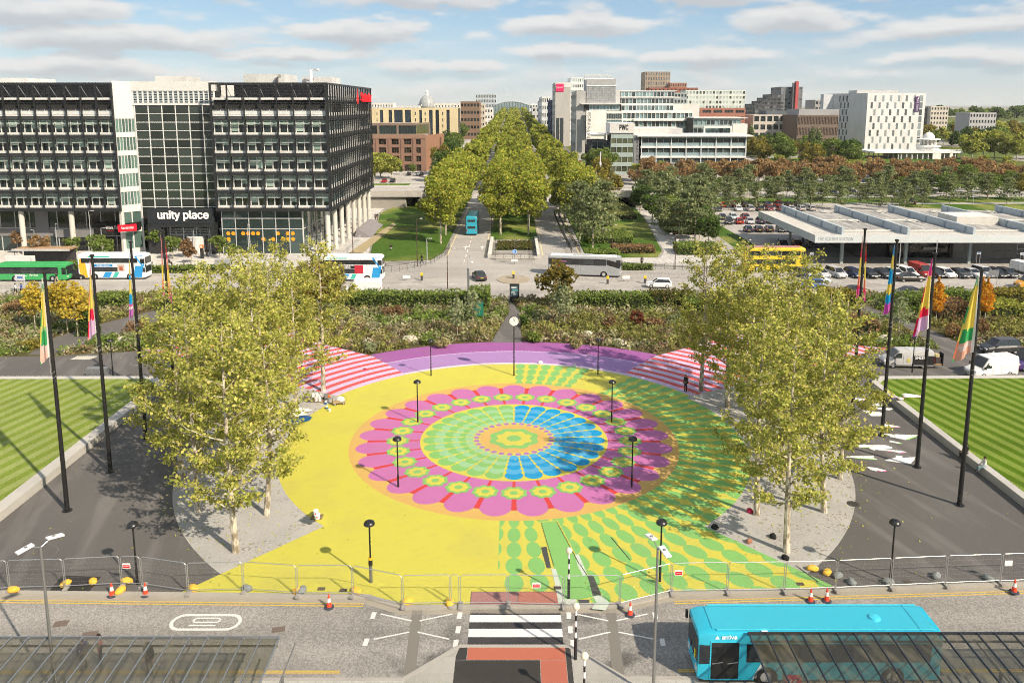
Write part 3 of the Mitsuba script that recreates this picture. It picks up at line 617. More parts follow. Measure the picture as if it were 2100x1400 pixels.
for k in range(7): am.box(-73.4, -57.6, YA - .1, YA + .05, 29.2 + .32 * k, 29.34 + .32 * k, (.4, .46, .48))
U.part('atrium_frame', am, 'satin')
core.box(-73.3, -57.4, YA + .1, YA + 30, 4.8, 33.0, (.02, .025, .025))
# pale return wall with tall windows beside the atrium
rows = [(ZB + FH * k + .75, ZB + FH * k + 3.3, [(.3 + .62 * i, .82 + .62 * i) for i in range(6)]) for k in range(5)] + [(1.0, 4.2, [(.3, 2.0), (2.2, 3.9)]), (5.0, 8.2, [(.3, 2.0), (2.2, 3.9)])]
U.face((-75.9, YF + .5), (-73.25, YF + 3.8), 0, 33.2, rows, wall=(.62, .62, .6), depth=.2, pane='return_window', glass=lambda: np.array((.1, .17, .15)) * rng.uniform(.5, 1.4))
# entrance portal and the lettering
po = U.mb('entrance_portal', 'satin'); PX0, PX1 = -71.2, -58.2
po.box(PX0, PX1, YF + .9, YF + 3.5, 5.3, 6.0, BLACK); po.box(PX0, PX0 + 2.6, YF + .95, YF + 3.5, 0, 5.29, (.03, .03, .032)); po.box(PX1 - .8, PX1, YF + .95, YF + 3.5, 0, 5.29, BLACK)
po.box(PX0, PX1 - .1, YF + 1.2, YF + 1.4, 6.05, 9.0, (.018, .022, .026))
glasswall((PX0 + 2.6, YA + .4), (PX1 - .8, YA + .4), 0, 5.3, 6, (3.3,), pane='entrance_pane', col=(.06, .065, .06))
dr_ = U.mb('entrance_louvres', 'satin')
for k in range(5): dr_.box(PX0 + 2.6, PX1 - .8, YA + .15, YA + .25, 3.6 + .33 * k, 3.7 + .33 * k, (.5, .5, .5))
dr_.lathe([(1.7, 0), (1.7, 2.9), (1.8, 2.9), (1.8, 3.2), (.1, 3.25)], 16, (.6, .6, .58), (-63, YA + .2, 0))
def letters(txt, h, x, y, z, rot=0.0, bold=False, depth=.06, width=None, vertical=None):
    """upright lettering; rot turns it about z; returns a builder-ready (mesh, matrix)"""
    tm = meshkit.text_mesh(txt, h, depth, bold); v = np.array(tm.vertices)
    if width: v[:, 0] *= width / (v[:, 0].max() - v[:, 0].min())
    v = np.stack([v[:, 0], -v[:, 2], v[:, 1]], -1)
    if vertical is not None: v = np.stack([-v[:, 2], v[:, 1], v[:, 0]], -1)
    k, q = math.cos(rot), math.sin(rot)
    return v @ np.array([[k, q, 0], [-q, k, 0], [0, 0, 1]]) + [x, y, z], np.array(tm.faces)
U.part('lettering', MB().add(*letters('unity place', 1.5, -69.3, YF + 1.15, 7.0, bold=True, depth=.2, width=9.9), (.86, .86, .86)), 'matte', label='white lettering above the entrance')
U.part('lettering', MB().add(*letters('Work Café', .62, -80.6, YF + 3.46, 4.6, width=2.9), (.8, .8, .8)), 'matte', label='small cafe name on black fascia')
U.part('lettering', MB().box(-80.4, -79.2, YF + 3.44, YF + 3.48, 4.25, 4.33, (.6, .01, .02)), 'matte')
sg = MB().add(*letters('Santander', 2.0, XS + .42, YF + 32.0, 29.6, rot=math.pi / 2, bold=True, depth=.2, width=13.2), (.85, .02, .03))
em = MB().add([(XS + .45, YF + 28.4 + .95 * math.cos(t) * (1 - .35 * math.sin(t)), 30.3 + 1.3 * math.sin(t) + (.9 if math.sin(t) > .9 else 0)) for t in np.arange(12) * math.pi / 6], [[0, i, i + 1] for i in range(1, 11)], (.85, .02, .03))
U.part('rooftop_emblem', em, 'matte'); U.part('rooftop_sign', sg, 'matte', label='red illuminated company name at the roof edge')
fl = MB().obox(-74.2, YF - 1.0, 5.5, 3.3, .12, 1.3, (.7, .01, .03), rot=.55); v, f = letters('Santander', .48, -75.1, YF - 1.62, 5.3, rot=.55, width=2.2); fl.add(v, f, (.8, .8, .8))
U.part('hanging_sign', fl, 'matte', label='red hanging sign with white lettering')
U.done()

# --- brown brick offices behind it
B = Bld('office_building', 'brown brick office block of four storeys with deep dark windows, behind the glass offices')
yb = 345.0; bx0, bx1 = -78.0, SD(866, 345)
BR = (.235, .14, .1)
xs = [(a, b) for a, b in ((2, 5), (8.3, 11), (14.2, 17.6), (19.9, 22.9), (25.2, 28.2), (30.4, 33.4), (35.4, 37.4))]
scl = (bx1 - bx0) / 39.5; xs = [(a * scl, b * scl) for a, b in xs]
B.face((bx0, yb), (bx1, yb), 0, 16.3, [(.4, 3.9, xs), (5.2, 7.6, xs), (8.8, 11.2, xs), (12.4, 14.8, xs)], wall=BR, depth=.7, glass=lambda: np.array((.02, .018, .014)) * rng.uniform(.5, 1.5), mull=(1.0, (.12, .08, .05)))
B.mb().box(bx0, bx1 + .2, yb - .25, yb + .3, 14.9, 16.6, (.26, .16, .115))
for a, b in xs: B.mb().box(bx0 + a - 1.3, bx0 + a - .55, yb - .35, yb - .005, 0, 14.89, BR)
sd = B
B.face((bx1, yb + .705), (bx1 + 5.5, yb + 26), 0, 16.3, [(.5, 14.6, [(19.5, 22.3)])], wall=(.27, .145, .09), depth=.5)
B.mb('core', 'matte').box(bx0 + .1, bx1 - .75, yb + .75, yb + 26, 0, 16.0, (.05, .04, .03)); B.mb('roof', 'matte').box(bx0, bx1 - .8, yb + .75, yb + 26, 16.01, 16.15, (.3, .27, .24))
B.face((bx0, yb + 5), (SD(846, 350), yb + 5), 16.2, 21.4, [(16.7, 20.3, [(3 * scl + i * 8.2 * scl, 10.3 * scl + i * 8.2 * scl) for i in range(4)])], wall=(.2, .15, .12), depth=.4, pane='top_window', mull=(1.2, (.08, .06, .05)))
B.face((SD(846, 350), yb + 5.41), (SD(846, 350) + 4.5, yb + 22), 16.2, 21.4, [(16.7, 20.6, [(.5, 15.5)])], wall=(.2, .15, .12), depth=.2, pane='top_window', glass=(.09, .1, .04), mull=(1.2, (.1, .08, .06)))
B.mb('roof', 'matte').box(bx0, SD(846, 350) - .42, yb + 5.41, yb + 22, 21.1, 21.3, (.28, .25, .22)); B.done()

# --- cream and black office terrace
B = Bld('office_building', 'long cream office terrace with tall dark glazed bays, beyond the brown brick block')
yc = 470.0; cx0, cx1 = -150, SD(932, 470); zt = RZ(222, 470)
us, u = [], 52.0
pat = [(5, .9), (8, 3.0), (16, 3.2), (21, 8), (31, 5.5), (40, 1.2), (44, 2.6), (49, 1.2), (53, 3.4), (59, 3.2), (65, 1.2), (69, 3.0), (76, 3.2)]
L = cx1 - cx0; k = (SD(935, 470) - SD(755, 470)) / 81; off = SD(755, 470) - cx0
us = [(off + a * k, off + (a + w) * k) for a, w in pat if off + (a + w) * k < L - .5]
tall = [q for q in us if q[1] - q[0] > 1.6]; small = [q for q in us if q[1] - q[0] <= 1.6]
B.face((cx0, yc), (cx1, yc), 0, zt, [(2, zt - 1.0, tall)], wall=(.62, .52, .33), depth=.6, pane='glazed_bay', glass=lambda: np.array((.02, .03, .042)) * rng.uniform(.6, 1.6), mull=(1.5, (.03, .035, .04)))
for a, b in small:
    for q in range(6): B.part('window', MB().box(cx0 + a + .1, cx0 + b - .1, yc - .05, yc - .004, zt - 4.0 - 3.6 * q, zt - 2.1 - 3.6 * q, (.02, .02, .025)), 'satin')
B.mb('core', 'matte').box(cx0, cx1, yc + .65, yc + 20, 0, zt - .4, (.06, .06, .05)); B.mb('roof', 'matte').box(cx0, cx1, yc + .65, yc + 20, zt - .39, zt + .1, (.1, .13, .04)); B.done()

# --- far buildings left of the boulevard
def simple(key, label, px0, px1, rt, y, d, wall, front, side=None, rb=None, extra=None, group=None, glass=None, cat='building', mull=None, parapet=.5, fin=True, z0=0, limit=None, depth=.3, roofc=(.4, .4, .38)):
    b = Bld(key, label, cat, group); x0, x1 = SD(px0, y), SD(px1, y)
    b.block(x0, x1, y, y + d, z0, RZ(rt, y), front, side, wall=wall, glass=glass, mull=mull, parapet=parapet, depth=depth, roofc=roofc)
    if extra: extra(b, x0, x1, y, RZ(rt, y))
    if fin: b.done()
    return b
PALE = (.62, .63, .62)
simple('apartment_building', 'white far apartment block above the cream terrace roof', 750, 800, 211, 640, 15, WHITE, (9, 7, .35, .4))
simple('office_building', 'low white far roof line left of the grey dome', 800, 852, 217, 700, 15, WHITE, (8, 5, .5, .3))
simple('office_building', 'long pale building right of the grey dome', 884, 936, 212, 760, 18, (.66, .63, .57), (8, 6, .3, .35))
simple('office_building', 'brown far office block beside the boulevard trees', 937, 976, 208, 600, 25, (.2, .13, .09), (6, 6, .7, .4), (5, 6, .6, .4))
simple('office_building', 'pale stone block right of the brown far offices', 955, 986, 213, 720, 20, (.5, .44, .36), (6, 6, .5, .4), (5, 6, .5, .4))
simple('tower_block', 'pale blue slab tower far beyond the boulevard', 968, 1010, 193, 1500, 12, (.42, .47, .5), (13, 6, .55, .6))
simple('shop_building', 'low white building left of the arched glass hall', 986, 1003, 221, 900, 20, WHITE, (3, 4, .5, .4)); simple('shop_building', 'low white building right of the arched glass hall', 1078, 1106, 213, 1100, 20, (.66, .67, .68), (5, 4, .6, .5)); simple('shop_building', 'long grey shop roof far beyond the right hand trees', 1083, 1130, 219, 900, 40, (.5, .5, .5), (6, 4, .5, .4))
D = Bld('domed_church', 'grey ribbed church dome with a white lantern, on the skyline', 'church')
yd = 850; xd = SD(869, yd); zd = RZ(218, yd); R = 8.6
prof = [(R, zd)] + [(R * math.cos(t), zd + 11.5 * math.sin(t)) for t in np.linspace(.05, 1.36, 10)]
D.part('dome', MB().lathe(prof, 24, (.34, .36, .37), (xd, yd, 0)), 'satin')
for k in range(12):
    a = k * math.pi / 6; D.mb('rib', 'satin').tube([(xd + r * 1.01 * math.cos(a), yd + r * 1.01 * math.sin(a), z) for r, z in prof], .16, 4, (.28, .3, .31))
zt = prof[-1][1]; D.part('lantern', MB().lathe([(1.9, zt - .4), (1.9, zt + .4), (1.4, zt + .5), (1.4, zt + 3), (1.8, zt + 3.1), (1.3, zt + 4), (.2, zt + 5.5), (.12, zt + 9)], 10, (.68, .69, .68), (xd, yd, 0)), 'satin')
D.part('drum', MB().lathe([(R + .5, 0), (R + .5, zd - .2), (R + .9, zd)], 24, (.4, .37, .33), (xd, yd, 0)), 'weathered')
for k in range(8): D.part('pinnacle', MB().lathe([(.5, zd), (.5, zd + 1.4), (0, zd + 2.2)], 6, (.66, .66, .64), (xd + (R + .6) * math.cos(k * .785 + .2), yd + (R + .6) * math.sin(k * .785 + .2), 0)), 'matte')
D.done()
A = Bld('arched_hall', 'wide arched glass hall closing the far end of the boulevard', 'shopping hall')
ya = 1350; xa, xb = SD(1003, ya), SD(1080, ya); n = 24; za = RZ(218, ya); zc_ = RZ(208.5, ya)
arc = [(xa + (xb - xa) * k / n, za + (zc_ - za) * math.sin(math.pi * k / n) ** .8) for k in range(n + 1)]
v = [(x, ya, z) for x, z in arc] + [(x, ya + 40, z) for x, z in arc]; rm = MB().add(v, [[i, i + 1, i + n + 2, i + n + 1] for i in range(n)], (.4, .45, .46))
for (x, z), (x2, z2) in zip(arc[:-1], arc[1:]): rm.tube([(x, ya - .5, z), (x2, ya - .5, z2)], .7, 5, (.3, .34, .35))
A.part('roof', rm, 'satin')
for k in range(n): 
    (x, z), (x2, z2) = arc[k], arc[k + 1]
    A.part('glass_panel', MB().quad((x + .2, ya, 0), (x2 - .2, ya, 0), (x2 - .2, ya, z2), (x + .2, ya, z), (.1, .16, .17)), 'glazing')
A.done()

# --- right of the boulevard
def pink(b, x0, x1, y, zt):
    b.part('hotel_sign', MB().box(SD(1131, y), SD(1147, y), y - .4, y - .05, RZ(188, y), RZ(172, y), (.62, .03, .13)), 'matte', label='square crimson sign with white lettering')
    v, f = letters('jurys inn', 1.1, SD(1132.5, y), y - .42, RZ(181, y), width=4.0); b.part('lettering', MB().add(v, f, (.8, .7, .72)), 'matte')
    b.part('dark_doorway', MB().box(SD(1132, y), SD(1138.5, y), y - .1, y - .01, 0, RZ(242, y), (.03, .04, .05)), 'satin'); b.part('dark_doorway', MB().box(SD(1140, y), SD(1147, y), y - .1, y - .01, 0, RZ(242, y), (.03, .04, .05)), 'satin')
    b.part('white_band', MB().box(x0, x1, y - .2, y - .02, RZ(179, y), RZ(169, y), (.66, .65, .62)), 'weathered')
simple('hotel', 'tall blank grey hotel end wall with a square crimson sign', 1130, 1161, 169, 520, 40, (.44, .43, .41), None, (6, 10, .4, .5), extra=pink)
simple('hotel', 'tall white hotel tower with scattered dark windows, right of the crimson sign', 1161, 1187, 159, 530, 30, (.68, .70, .69), (6, 13, .62, .52), glass=lambda: np.array((.3, .4, .4)) * rng.choice([.12, .6, 1.1, 1.3]))
simple('theatre', 'dark blue and red fronted building just left of the crimson sign', 1122, 1129, 205, 560, 60, (.05, .07, .13), (2, 6, .5, .6), (8, 5, .5, .5)); simple('office_building', 'white far offices left of the dark blue front', 1103, 1121, 198, 680, 80, (.62, .64, .65), (4, 6, .5, .5), (12, 6, .6, .5)); simple('office_building', 'grey narrow far offices at the end of the right hand street', 1097, 1104, 207, 760, 40, (.5, .52, .54), (2, 6, .5, .5), (6, 6, .6, .5))
P = Bld('office_building', 'stepped white and glass office complex with a slanted silver tower and a vertical name board')
y = 400.0
def X(px, yy=None): return SD(px, yy or y)
tealg = lambda: np.array((.16, .24, .25)) * rng.choice([.18, .3, .8, 1.1, 1.3])
P.block(X(1203), X(1268), y + 2, y + 40, 0, RZ(228, y), None, (14, 6, .8, .6), wall=(.70, .69, .65))
P.mb('name_wall', 'weathered').box(X(1194.5), X(1234), y + 1.2, y + 1.9, RZ(276, y), RZ(227, y), (.74, .73, .70))
P.part('name_board', MB().box(X(1193), X(1203), y - .4, y - .005, RZ(295, y), RZ(227.5, y), (.74, .73, .70)), 'matte')
v, f = letters('The/Pinnacle', 2.0, X(1202.2), y - .42, RZ(290, y), vertical=1, width=(RZ(231, y) - RZ(290, y))); P.part('lettering', MB().add(v, f, (.09, .075, .06)), 'matte', label='dark vertical lettering on white board')
h = lambda a, b: (RZ(b, y), RZ(a, y))
P.face((X(1234.5), y + 1), (X(1268), y + 1), 0, RZ(229, y), [(*h(233, 244), [(.2, 7.6)]), (*h(246, 256), [(.2, 7.6)]), (*h(259, 268), [(.2, 7.6)])], wall=(.72, .71, .68), depth=.5, glass=tealg, mull=(1.0, (.5, .52, .52)))
L2 = X(1411) - X(1268.5)
def bands(n, L): return [(i * L / n + .12, (i + 1) * L / n - .12) for i in range(n)]
P.face((X(1268.5), y + 2), (X(1411), y + 2), 0, RZ(228, y), [(*h(232, 243), bands(17, L2)), (*h(248, 260), bands(17, L2)), (*h(264, 275), bands(17, L2))], wall=(.74, .73, .7), depth=.5, glass=tealg)
P.mb('frame', 'matte').box(X(1290), X(1411), y + .6, y + 1.9, RZ(248, y), RZ(243.5, y), (.78, .77, .74)); P.mb('frame', 'matte').box(X(1405), X(1411), y + .62, y + 1.9, 0, RZ(248.1, y), (.78, .77, .74))
P.mb('core', 'matte').box(X(1268.5), X(1411), y + 2.6, y + 40, 0, RZ(228.5, y), (.05, .06, .06)); P.mb('roof', 'matte').box(X(1268.5), X(1411), y + 2.6, y + 40, RZ(228.4, y), RZ(227.2, y), (.6, .6, .58))
y2 = y + 10
P.face((X(1264, y2), y2), (X(1370, y2), y2), RZ(229, y2), RZ(200, y2), [(RZ(226, y2), RZ(216.5, y2), bands(14, X(1370, y2) - X(1264, y2))), (RZ(212, y2), RZ(202.5, y2), bands(14, X(1370, y2) - X(1264, y2)))], wall=(.66, .67, .66), depth=.4, glass=tealg)
P.mb('core', 'matte').box(X(1264, y2), X(1370, y2), y2 + .45, y2 + 25, RZ(229, y2), RZ(200.5, y2), (.06, .07, .07)); P.mb('roof', 'matte').box(X(1240, y2), X(1384, y2), y2 - .8, y2 + 25, RZ(200.4, y2), RZ(198.8, y2), (.6, .6, .58))
y3 = y + 18
P.face((X(1263, y3), y3), (X(1372, y3), y3), RZ(199.5, y3), RZ(187, y3), [(RZ(198, y3), RZ(189, y3), bands(15, X(1372, y3) - X(1263, y3)))], wall=(.6, .63, .63), depth=.3, glass=tealg); P.mb('roof', 'matte').box(X(1261, y3), X(1376, y3), y3 - .5, y3 + 14, RZ(187, y3), RZ(185.8, y3), (.6, .62, .62))
P.mb('core', 'matte').box(X(1263, y3), X(1372, y3), y3 + .35, y3 + 14, RZ(199.5, y3), RZ(187.2, y3), (.06, .07, .07))
P.face((X(1200), y + 3), (X(1262), y + 3), RZ(227, y), RZ(214, y), [(RZ(225, y), RZ(216, y), bands(9, X(1262) - X(1200)))], wall=(.6, .62, .62), depth=.3, glass=lambda: np.array((.2, .33, .34)) * rng.uniform(.6, 1.2)); P.mb('roof', 'matte').box(X(1182), X(1265), y + 1.0, y + 20, RZ(214, y), RZ(211.5, y), (.58, .58, .57)); P.mb('core', 'matte').box(X(1190), X(1262), y + 3.4, y + 20, RZ(227, y), RZ(214.1, y), (.06, .06, .06))
# silver tower
yt = y + 6; tw = P.mb('silver_cladding', 'metal')
for i in range(16):
    for q in range(7):
        x0 = X(1193, yt) + (X(1252, yt) - X(1193, yt)) * i / 16; x1 = X(1193, yt) + (X(1252, yt) - X(1193, yt)) * (i + 1) / 16 - .06; za = RZ(211.5 - 5.0 * q, yt); zb = RZ(211.5 - 5.0 * (q + 1), yt) - .06
        tw.box(x0, x1, yt - .05 - .03 * ((i + q) % 2), yt + .2, za, zb, np.array((.5, .5, .49)) * rng.uniform(.86, 1.1))
P.mb('core', 'matte').box(X(1193, yt), X(1252, yt), yt + .25, yt + 16, RZ(212, yt), RZ(162, yt), (.35, .35, .35))
P.part('slanted_glass', MB().quad((X(1196, yt), yt - .3, RZ(175, yt)), (X(1250, yt), yt - .3, RZ(175, yt)), (X(1248, yt), yt + 5, RZ(161, yt)), (X(1193, yt), yt + 5, RZ(161, yt)), (.2, .25, .29)), 'glazing')
for a, b in (((1194, 176.5, -.3), (1252, 176.5, -.3)), ((1252, 176.5, -.3), (1249, 161, 5)), ((1249, 161, 5), (1192, 161, 5)), ((1192, 161, 5), (1194, 176.5, -.3))): P.mb('white_frame', 'matte').tube([(X(a[0], yt), yt + a[2], RZ(a[1], yt)), (X(b[0], yt), yt + b[2], RZ(b[1], yt))], .3, 4, (.72, .72, .71))
for k in range(11): P.mb('crown_post', 'matte').box(X(1190 + 5.5 * k, yt), X(1192.5 + 5.5 * k, yt), yt + 8, yt + 8.5, RZ(162, yt), RZ(154, yt), (.45, .46, .46))
P.mb('crown_post', 'matte').box(X(1188, yt), X(1247, yt), yt + 7.8, yt + 8.8, RZ(154, yt), RZ(152.5, yt), (.62, .62, .61))
P.block(X(1174, y), X(1193, y), y + 4, y + 40, 0, RZ(186, y), None, (8, 6, .5, .4), wall=(.4, .4, .39)); P.block(X(1252.5, yt), X(1262, yt), yt + 1, yt + 14, RZ(212, yt), RZ(185, yt), None, None, wall=(.5, .5, .49)); P.done()
Q = Bld('office_building', 'grey and glass front offices with a glazed corner tower and long white floor bands')
y = 328.0
Q.mb().box(X(1241), X(1291), y, y + 14, RZ(273, y), RZ(252, y), (.6, .59, .57)); v, f = letters('PWC', 2.0, X(1260), y - .12, RZ(266, y), bold=True, width=3.6); Q.part('lettering', MB().add(v, f, (.02, .02, .02)), 'matte')
tw_rows = [(RZ(a, y), RZ(b, y)) for a, b in ((294, 284), (313, 302), (333, 322), (352, 341))]
Q.face((X(1244), y + .5), (X(1290), y + .5), 0, RZ(273, y), [(a, b, bands(4, X(1290) - X(1244))) for a, b in tw_rows], wall=(.33, .4, .38), depth=.35, pane='tower_window', glass=lambda: np.array((.07, .08, .045)) * rng.uniform(.6, 1.5), mull=(1.4, (.4, .43, .42)))
Q.mb('core', 'matte').box(X(1244), X(1290), y + .9, y + 14, 0, RZ(273, y) - .05, (.05, .05, .05))
Q.mb().box(X(1291.5), X(1302), y + 1, y + 20, 0, RZ(279, y), (.2, .21, .22))
for k, ch_ in enumerate('GRAFTON'):
    v, f = letters(ch_, .85, X(1296.5), y + .96, RZ(287 + 7.2 * k, y), bold=True); Q.part('lettering', MB().add(v, f, (.03, .03, .035)), 'matte')
yw = y + 1.5; Lw = X(1519, yw) - X(1306, yw); nb = 7
rws = [(RZ(a, yw), RZ(b, yw), bands(nb * m, Lw)) for a, b, m in ((293, 283.5, 1), (313, 304, 2), (333, 324, 2), (351, 343, 2))]
Q.face((X(1306, yw), yw), (X(1519, yw), yw), 0, RZ(280, yw), rws, wall=(.24, .33, .36), depth=.45, glass=lambda: np.array((.035, .045, .045)) * rng.uniform(.5, 1.9), mull=(2.4, (.5, .52, .52)))
for a, b in ((303.5, 299.5), (323.5, 319.8), (342.5, 339)): Q.part('white_band', MB().box(X(1304, yw), X(1519, yw), yw - .5, yw - .005, RZ(a, yw), RZ(b, yw), (.72, .71, .69)), 'weathered')
for k in range(nb + 1): x = X(1306, yw) + Lw * k / nb; Q.mb('column', 'satin').box(x - .17, x + .17, yw - .62, yw - .51, 0, RZ(281, yw), (.55, .57, .57))
Q.part('roof', MB().box(X(1296, yw), X(1531, yw), yw - 2.2, yw + 26, RZ(279.8, yw), RZ(277.2, yw), (.64, .63, .6)), 'matte'); Q.mb('core', 'matte').box(X(1306, yw), X(1519, yw), yw + .5, yw + 25, 0, RZ(280.2, yw), (.05, .05, .05))
Q.part('roof_pavilion', MB().box(X(1292), X(1368), y + 9, y + 20, RZ(279, y + 9), RZ(263, y + 9), (.55, .54, .52)), 'weathered'); Q.part('roof_pavilion', MB().box(X(1368), X(1399), y + 9.5, y + 20, RZ(279, y + 9), RZ(263.5, y + 9), (.46, .46, .46)), 'weathered')
for k in range(11): Q.part('solar_panel', MB().obox(X(1402 + 11 * k, yw), yw + 3, RZ(276, yw), 1.9, 1.6, .06, (.03, .04, .08), tilt=.2), 'glazing')
Q.face((X(1205, y + 6), y + 6), (X(1241, y + 6), y + 6), 0, RZ(290, y), [(1.5 + 4.4 * k, 5.2 + 4.4 * k, bands(3, X(1241) - X(1205))) for k in range(3)], wall=(.2, .22, .23), depth=.35, glass=lambda: np.array((.03, .05, .075)) * rng.uniform(.6, 1.3)); Q.mb('core', 'matte').box(X(1205), X(1241), y + 6.4, y + 26, 0, RZ(290, y), (.05, .05, .05))
Q.part('canopy', MB().box(X(1203), X(1246), y + 2, y + 22, RZ(276.5, y), RZ(275, y), (.6, .6, .58)), 'matte'); Q.done()
R_ = Bld('office_building', 'glass offices with white portal frames and an end wall, right of the stepped complex')
y = 385.0; Lr = X(1508) - X(1411.5)
R_.face((X(1411.5), y), (X(1508), y), 0, RZ(243, y), [(RZ(256, y), RZ(247, y), bands(11, Lr)), (RZ(273, y), RZ(262, y), bands(11, Lr)), (RZ(292, y), RZ(282, y), bands(11, Lr))], wall=(.36, .42, .42), depth=.4, glass=tealg)
R_.part('roof', MB().box(X(1411.5), X(1521), y - 1, y + 24, RZ(242.8, y), RZ(241, y), (.5, .5, .49)), 'matte'); R_.mb('core', 'matte').box(X(1411.5), X(1508), y + .5, y + 23, 0, RZ(243.2, y), (.05, .05, .05))
pf = MB(); pf.box(X(1431), X(1488), y - 2, y - 1.2, RZ(262.5, y), RZ(258.5, y), (.76, .75, .72)); pf.box(X(1431), X(1434), y - 2, y - 1.2, RZ(278, y), RZ(262.6, y), (.76, .75, .72)); pf.box(X(1485), X(1488), y - 2, y - 1.2, RZ(278, y), RZ(262.6, y), (.76, .75, .72)); R_.part('white_portal', pf, 'matte')
R_.part('end_wall', MB().box(X(1489), X(1519), y - 2.2, y + 6, 0, RZ(254, y), (.70, .69, .65)), 'weathered'); R_.done()
simple('office_building', 'red brick band of offices with grouped dark windows, above the stepped complex', 1405, 1517, 221.5, 470, 20, (.34, .15, .11), (5, 7, .8, .42), mull=(2.0, (.3, .13, .1)))
simple('office_building', 'white roof plant block in front of the pale green apartments', 1370, 1423, 213, 440, 16, (.68, .67, .64), None)
simple('apartment_building', 'long pale green gridded apartment block on the skyline', 1395, 1517, 185, 640, 20, (.62, .66, .63), (18, 11, .62, .55), glass=lambda: np.array((.42, .5, .46)) * rng.choice([.12, .7, 1.0, 1.1]))
simple('apartment_building', 'grey glazed apartment block left of the pale green grid', 1372, 1398, 190, 610, 20, (.33, .37, .38), (4, 9, .6, .5)); simple('apartment_building', 'tall brown brick apartment tower, highest on the skyline', 1312, 1363, 147, 760, 24, (.33, .26, .2), (10, 14, .45, .6), glass=lambda: np.array((.1, .14, .16)) * rng.uniform(.4, 1.5))
simple('apartment_building', 'red brick blocks beside the brown apartment tower', 1363, 1397, 170, 750, 24, (.34, .18, .13), (7, 12, .4, .5)); simple('apartment_building', 'dark red brick block below the brown apartment tower', 1322, 1420, 180, 720, 20, (.28, .1, .07), (12, 12, .4, .4))
E_ = Bld('apartment_building', 'dark apartments stepping up to a slim red pylon')
y = 560.0
for k, (a, b, t) in enumerate(((1537, 1552, 213), (1551, 1563, 207), (1562, 1575, 200), (1574, 1592, 193), (1591, 1635, 178))):
    E_.block(X(a), X(b) - .05, y + k * .7, y + 25, 0, RZ(t, y), (2 if k < 4 else 6, 9 + k * 2, .7, .55), (5, 9 + k, .6, .5), wall=(.085, .09, .1) if k < 4 else (.2, .21, .22), glass=lambda: np.array((.2, .23, .25)) * rng.choice([.15, .3, .9]))
E_.part('red_pylon', MB().box(X(1616), X(1621.5), y - 2, y + 1, RZ(240, y), RZ(167, y), (.45, .09, .09)), 'matte'); E_.part('stair_frame', MB().box(X(1611), X(1615.5), y - 1, y + 1, RZ(230, y), RZ(170, y), (.12, .12, .13)), 'matte'); E_.done()
simple('office_building', 'concrete framed offices with square dark bays, below the stepped apartments', 1534, 1627, 235, 470, 24, (.52, .48, .44), (7, 5, .74, .62), mull=(3.0, (.3, .29, .28))); simple('office_building', 'dark grey plant storey above the concrete framed offices', 1560, 1626, 227, 484, 14, (.1, .12, .14), None)
simple('office_building', 'brown brick offices with narrow upright windows, left of the white chequered hotel', 1624, 1707, 236, 445, 30, (.17, .125, .1), (27, 4, .5, .72), depth=.45); simple('office_building', 'grey louvred plant storey on the brown brick offices', 1626, 1708, 224, 455, 20, (.3, .3, .31), (12, 1, .85, .6)); simple('apartment_building', 'grey concrete apartments with balconies behind the brown brick offices', 1659, 1712, 205, 600, 20, (.34, .33, .33), (7, 8, .65, .5))
H = Bld('hotel', 'white hotel with chequered narrow windows and an upright purple sign', 'hotel')
y = 480.0; hx0, hx1 = X(1764), X(1882); zt = RZ(191, y); Lh = hx1 - hx0; rows = []
for k in range(8):
    zb = zt - 1.0 - (k + 1) * (zt - 1.5) / 8.6; hh = (zt - 1.5) / 8.6
    rows.append((zb + .15, zb + hh - .35, [(q * .135 * Lh + (.115 if k % 2 == 0 else .06) * Lh, q * .135 * Lh + (.115 if k % 2 == 0 else .06) * Lh + 1.35) for q in range(6)] + [(Lh * .9, Lh * .955)]))
H.face((hx0, y), (hx1, y), 0, zt, rows, wall=(.7, .7, .7), depth=.15, glass=lambda: np.array((.2, .23, .24)) * rng.choice([.4, .8, 1.3]))
jo = MB()
for za, zb, us in rows: jo.box(hx0, hx1, y - .03, y - .002, zb + .1, zb + .15, (.56, .56, .56))
H.part('panel_joint', jo, 'matte')
H.face((hx0 - 13.8, y + 26), (hx0 - .003, y + .45), 0, zt, [(za, zb, [(9 + 2.6 * q + (k % 2) * 1.0, 10.2 + 2.6 * q + (k % 2) * 1.0) for q in range(3)]) for k, (za, zb, us) in enumerate(rows)], wall=(.56, .57, .58), depth=.4, glass=lambda: np.array((.05, .07, .1)) * rng.uniform(.5, 1.5)); H.mb().box(hx0 - 17.5, hx0 - 10.2, y + 22, y + 27, 0, zt - .3, (.55, .57, .6))
H.mb('core', 'matte').add([(hx0 + .5, y + .5, 0), (hx1, y + .5, 0), (hx1, y + 30, 0), (hx0 - 12, y + 26, 0), (hx0 + .5, y + .5, zt - .3), (hx1, y + .5, zt - .3), (hx1, y + 30, zt - .3), (hx0 - 12, y + 26, zt - .3)], [[4, 5, 6, 7], [0, 1, 5, 4], [1, 2, 6, 5], [2, 3, 7, 6], [3, 0, 4, 7]], (.3, .3, .3))
H.mb('plant_room', 'weathered').box(X(1753, y), X(1838, y), y + 8, y + 20, zt - .3, RZ(184.5, y), (.52, .53, .53))
H.part('purple_sign', MB().box(X(1860.5), X(1869.5), y - .5, y - .06, RZ(229, y), RZ(198, y), (.085, .04, .13)), 'matte', label='upright purple sign with a crescent and white lettering')
v, f = letters('Premier Inn', 1.35, X(1867.3), y - .53, RZ(227, y), vertical=1, width=5.8); H.part('lettering', MB().add(v, f, (.7, .66, .75)), 'matte')
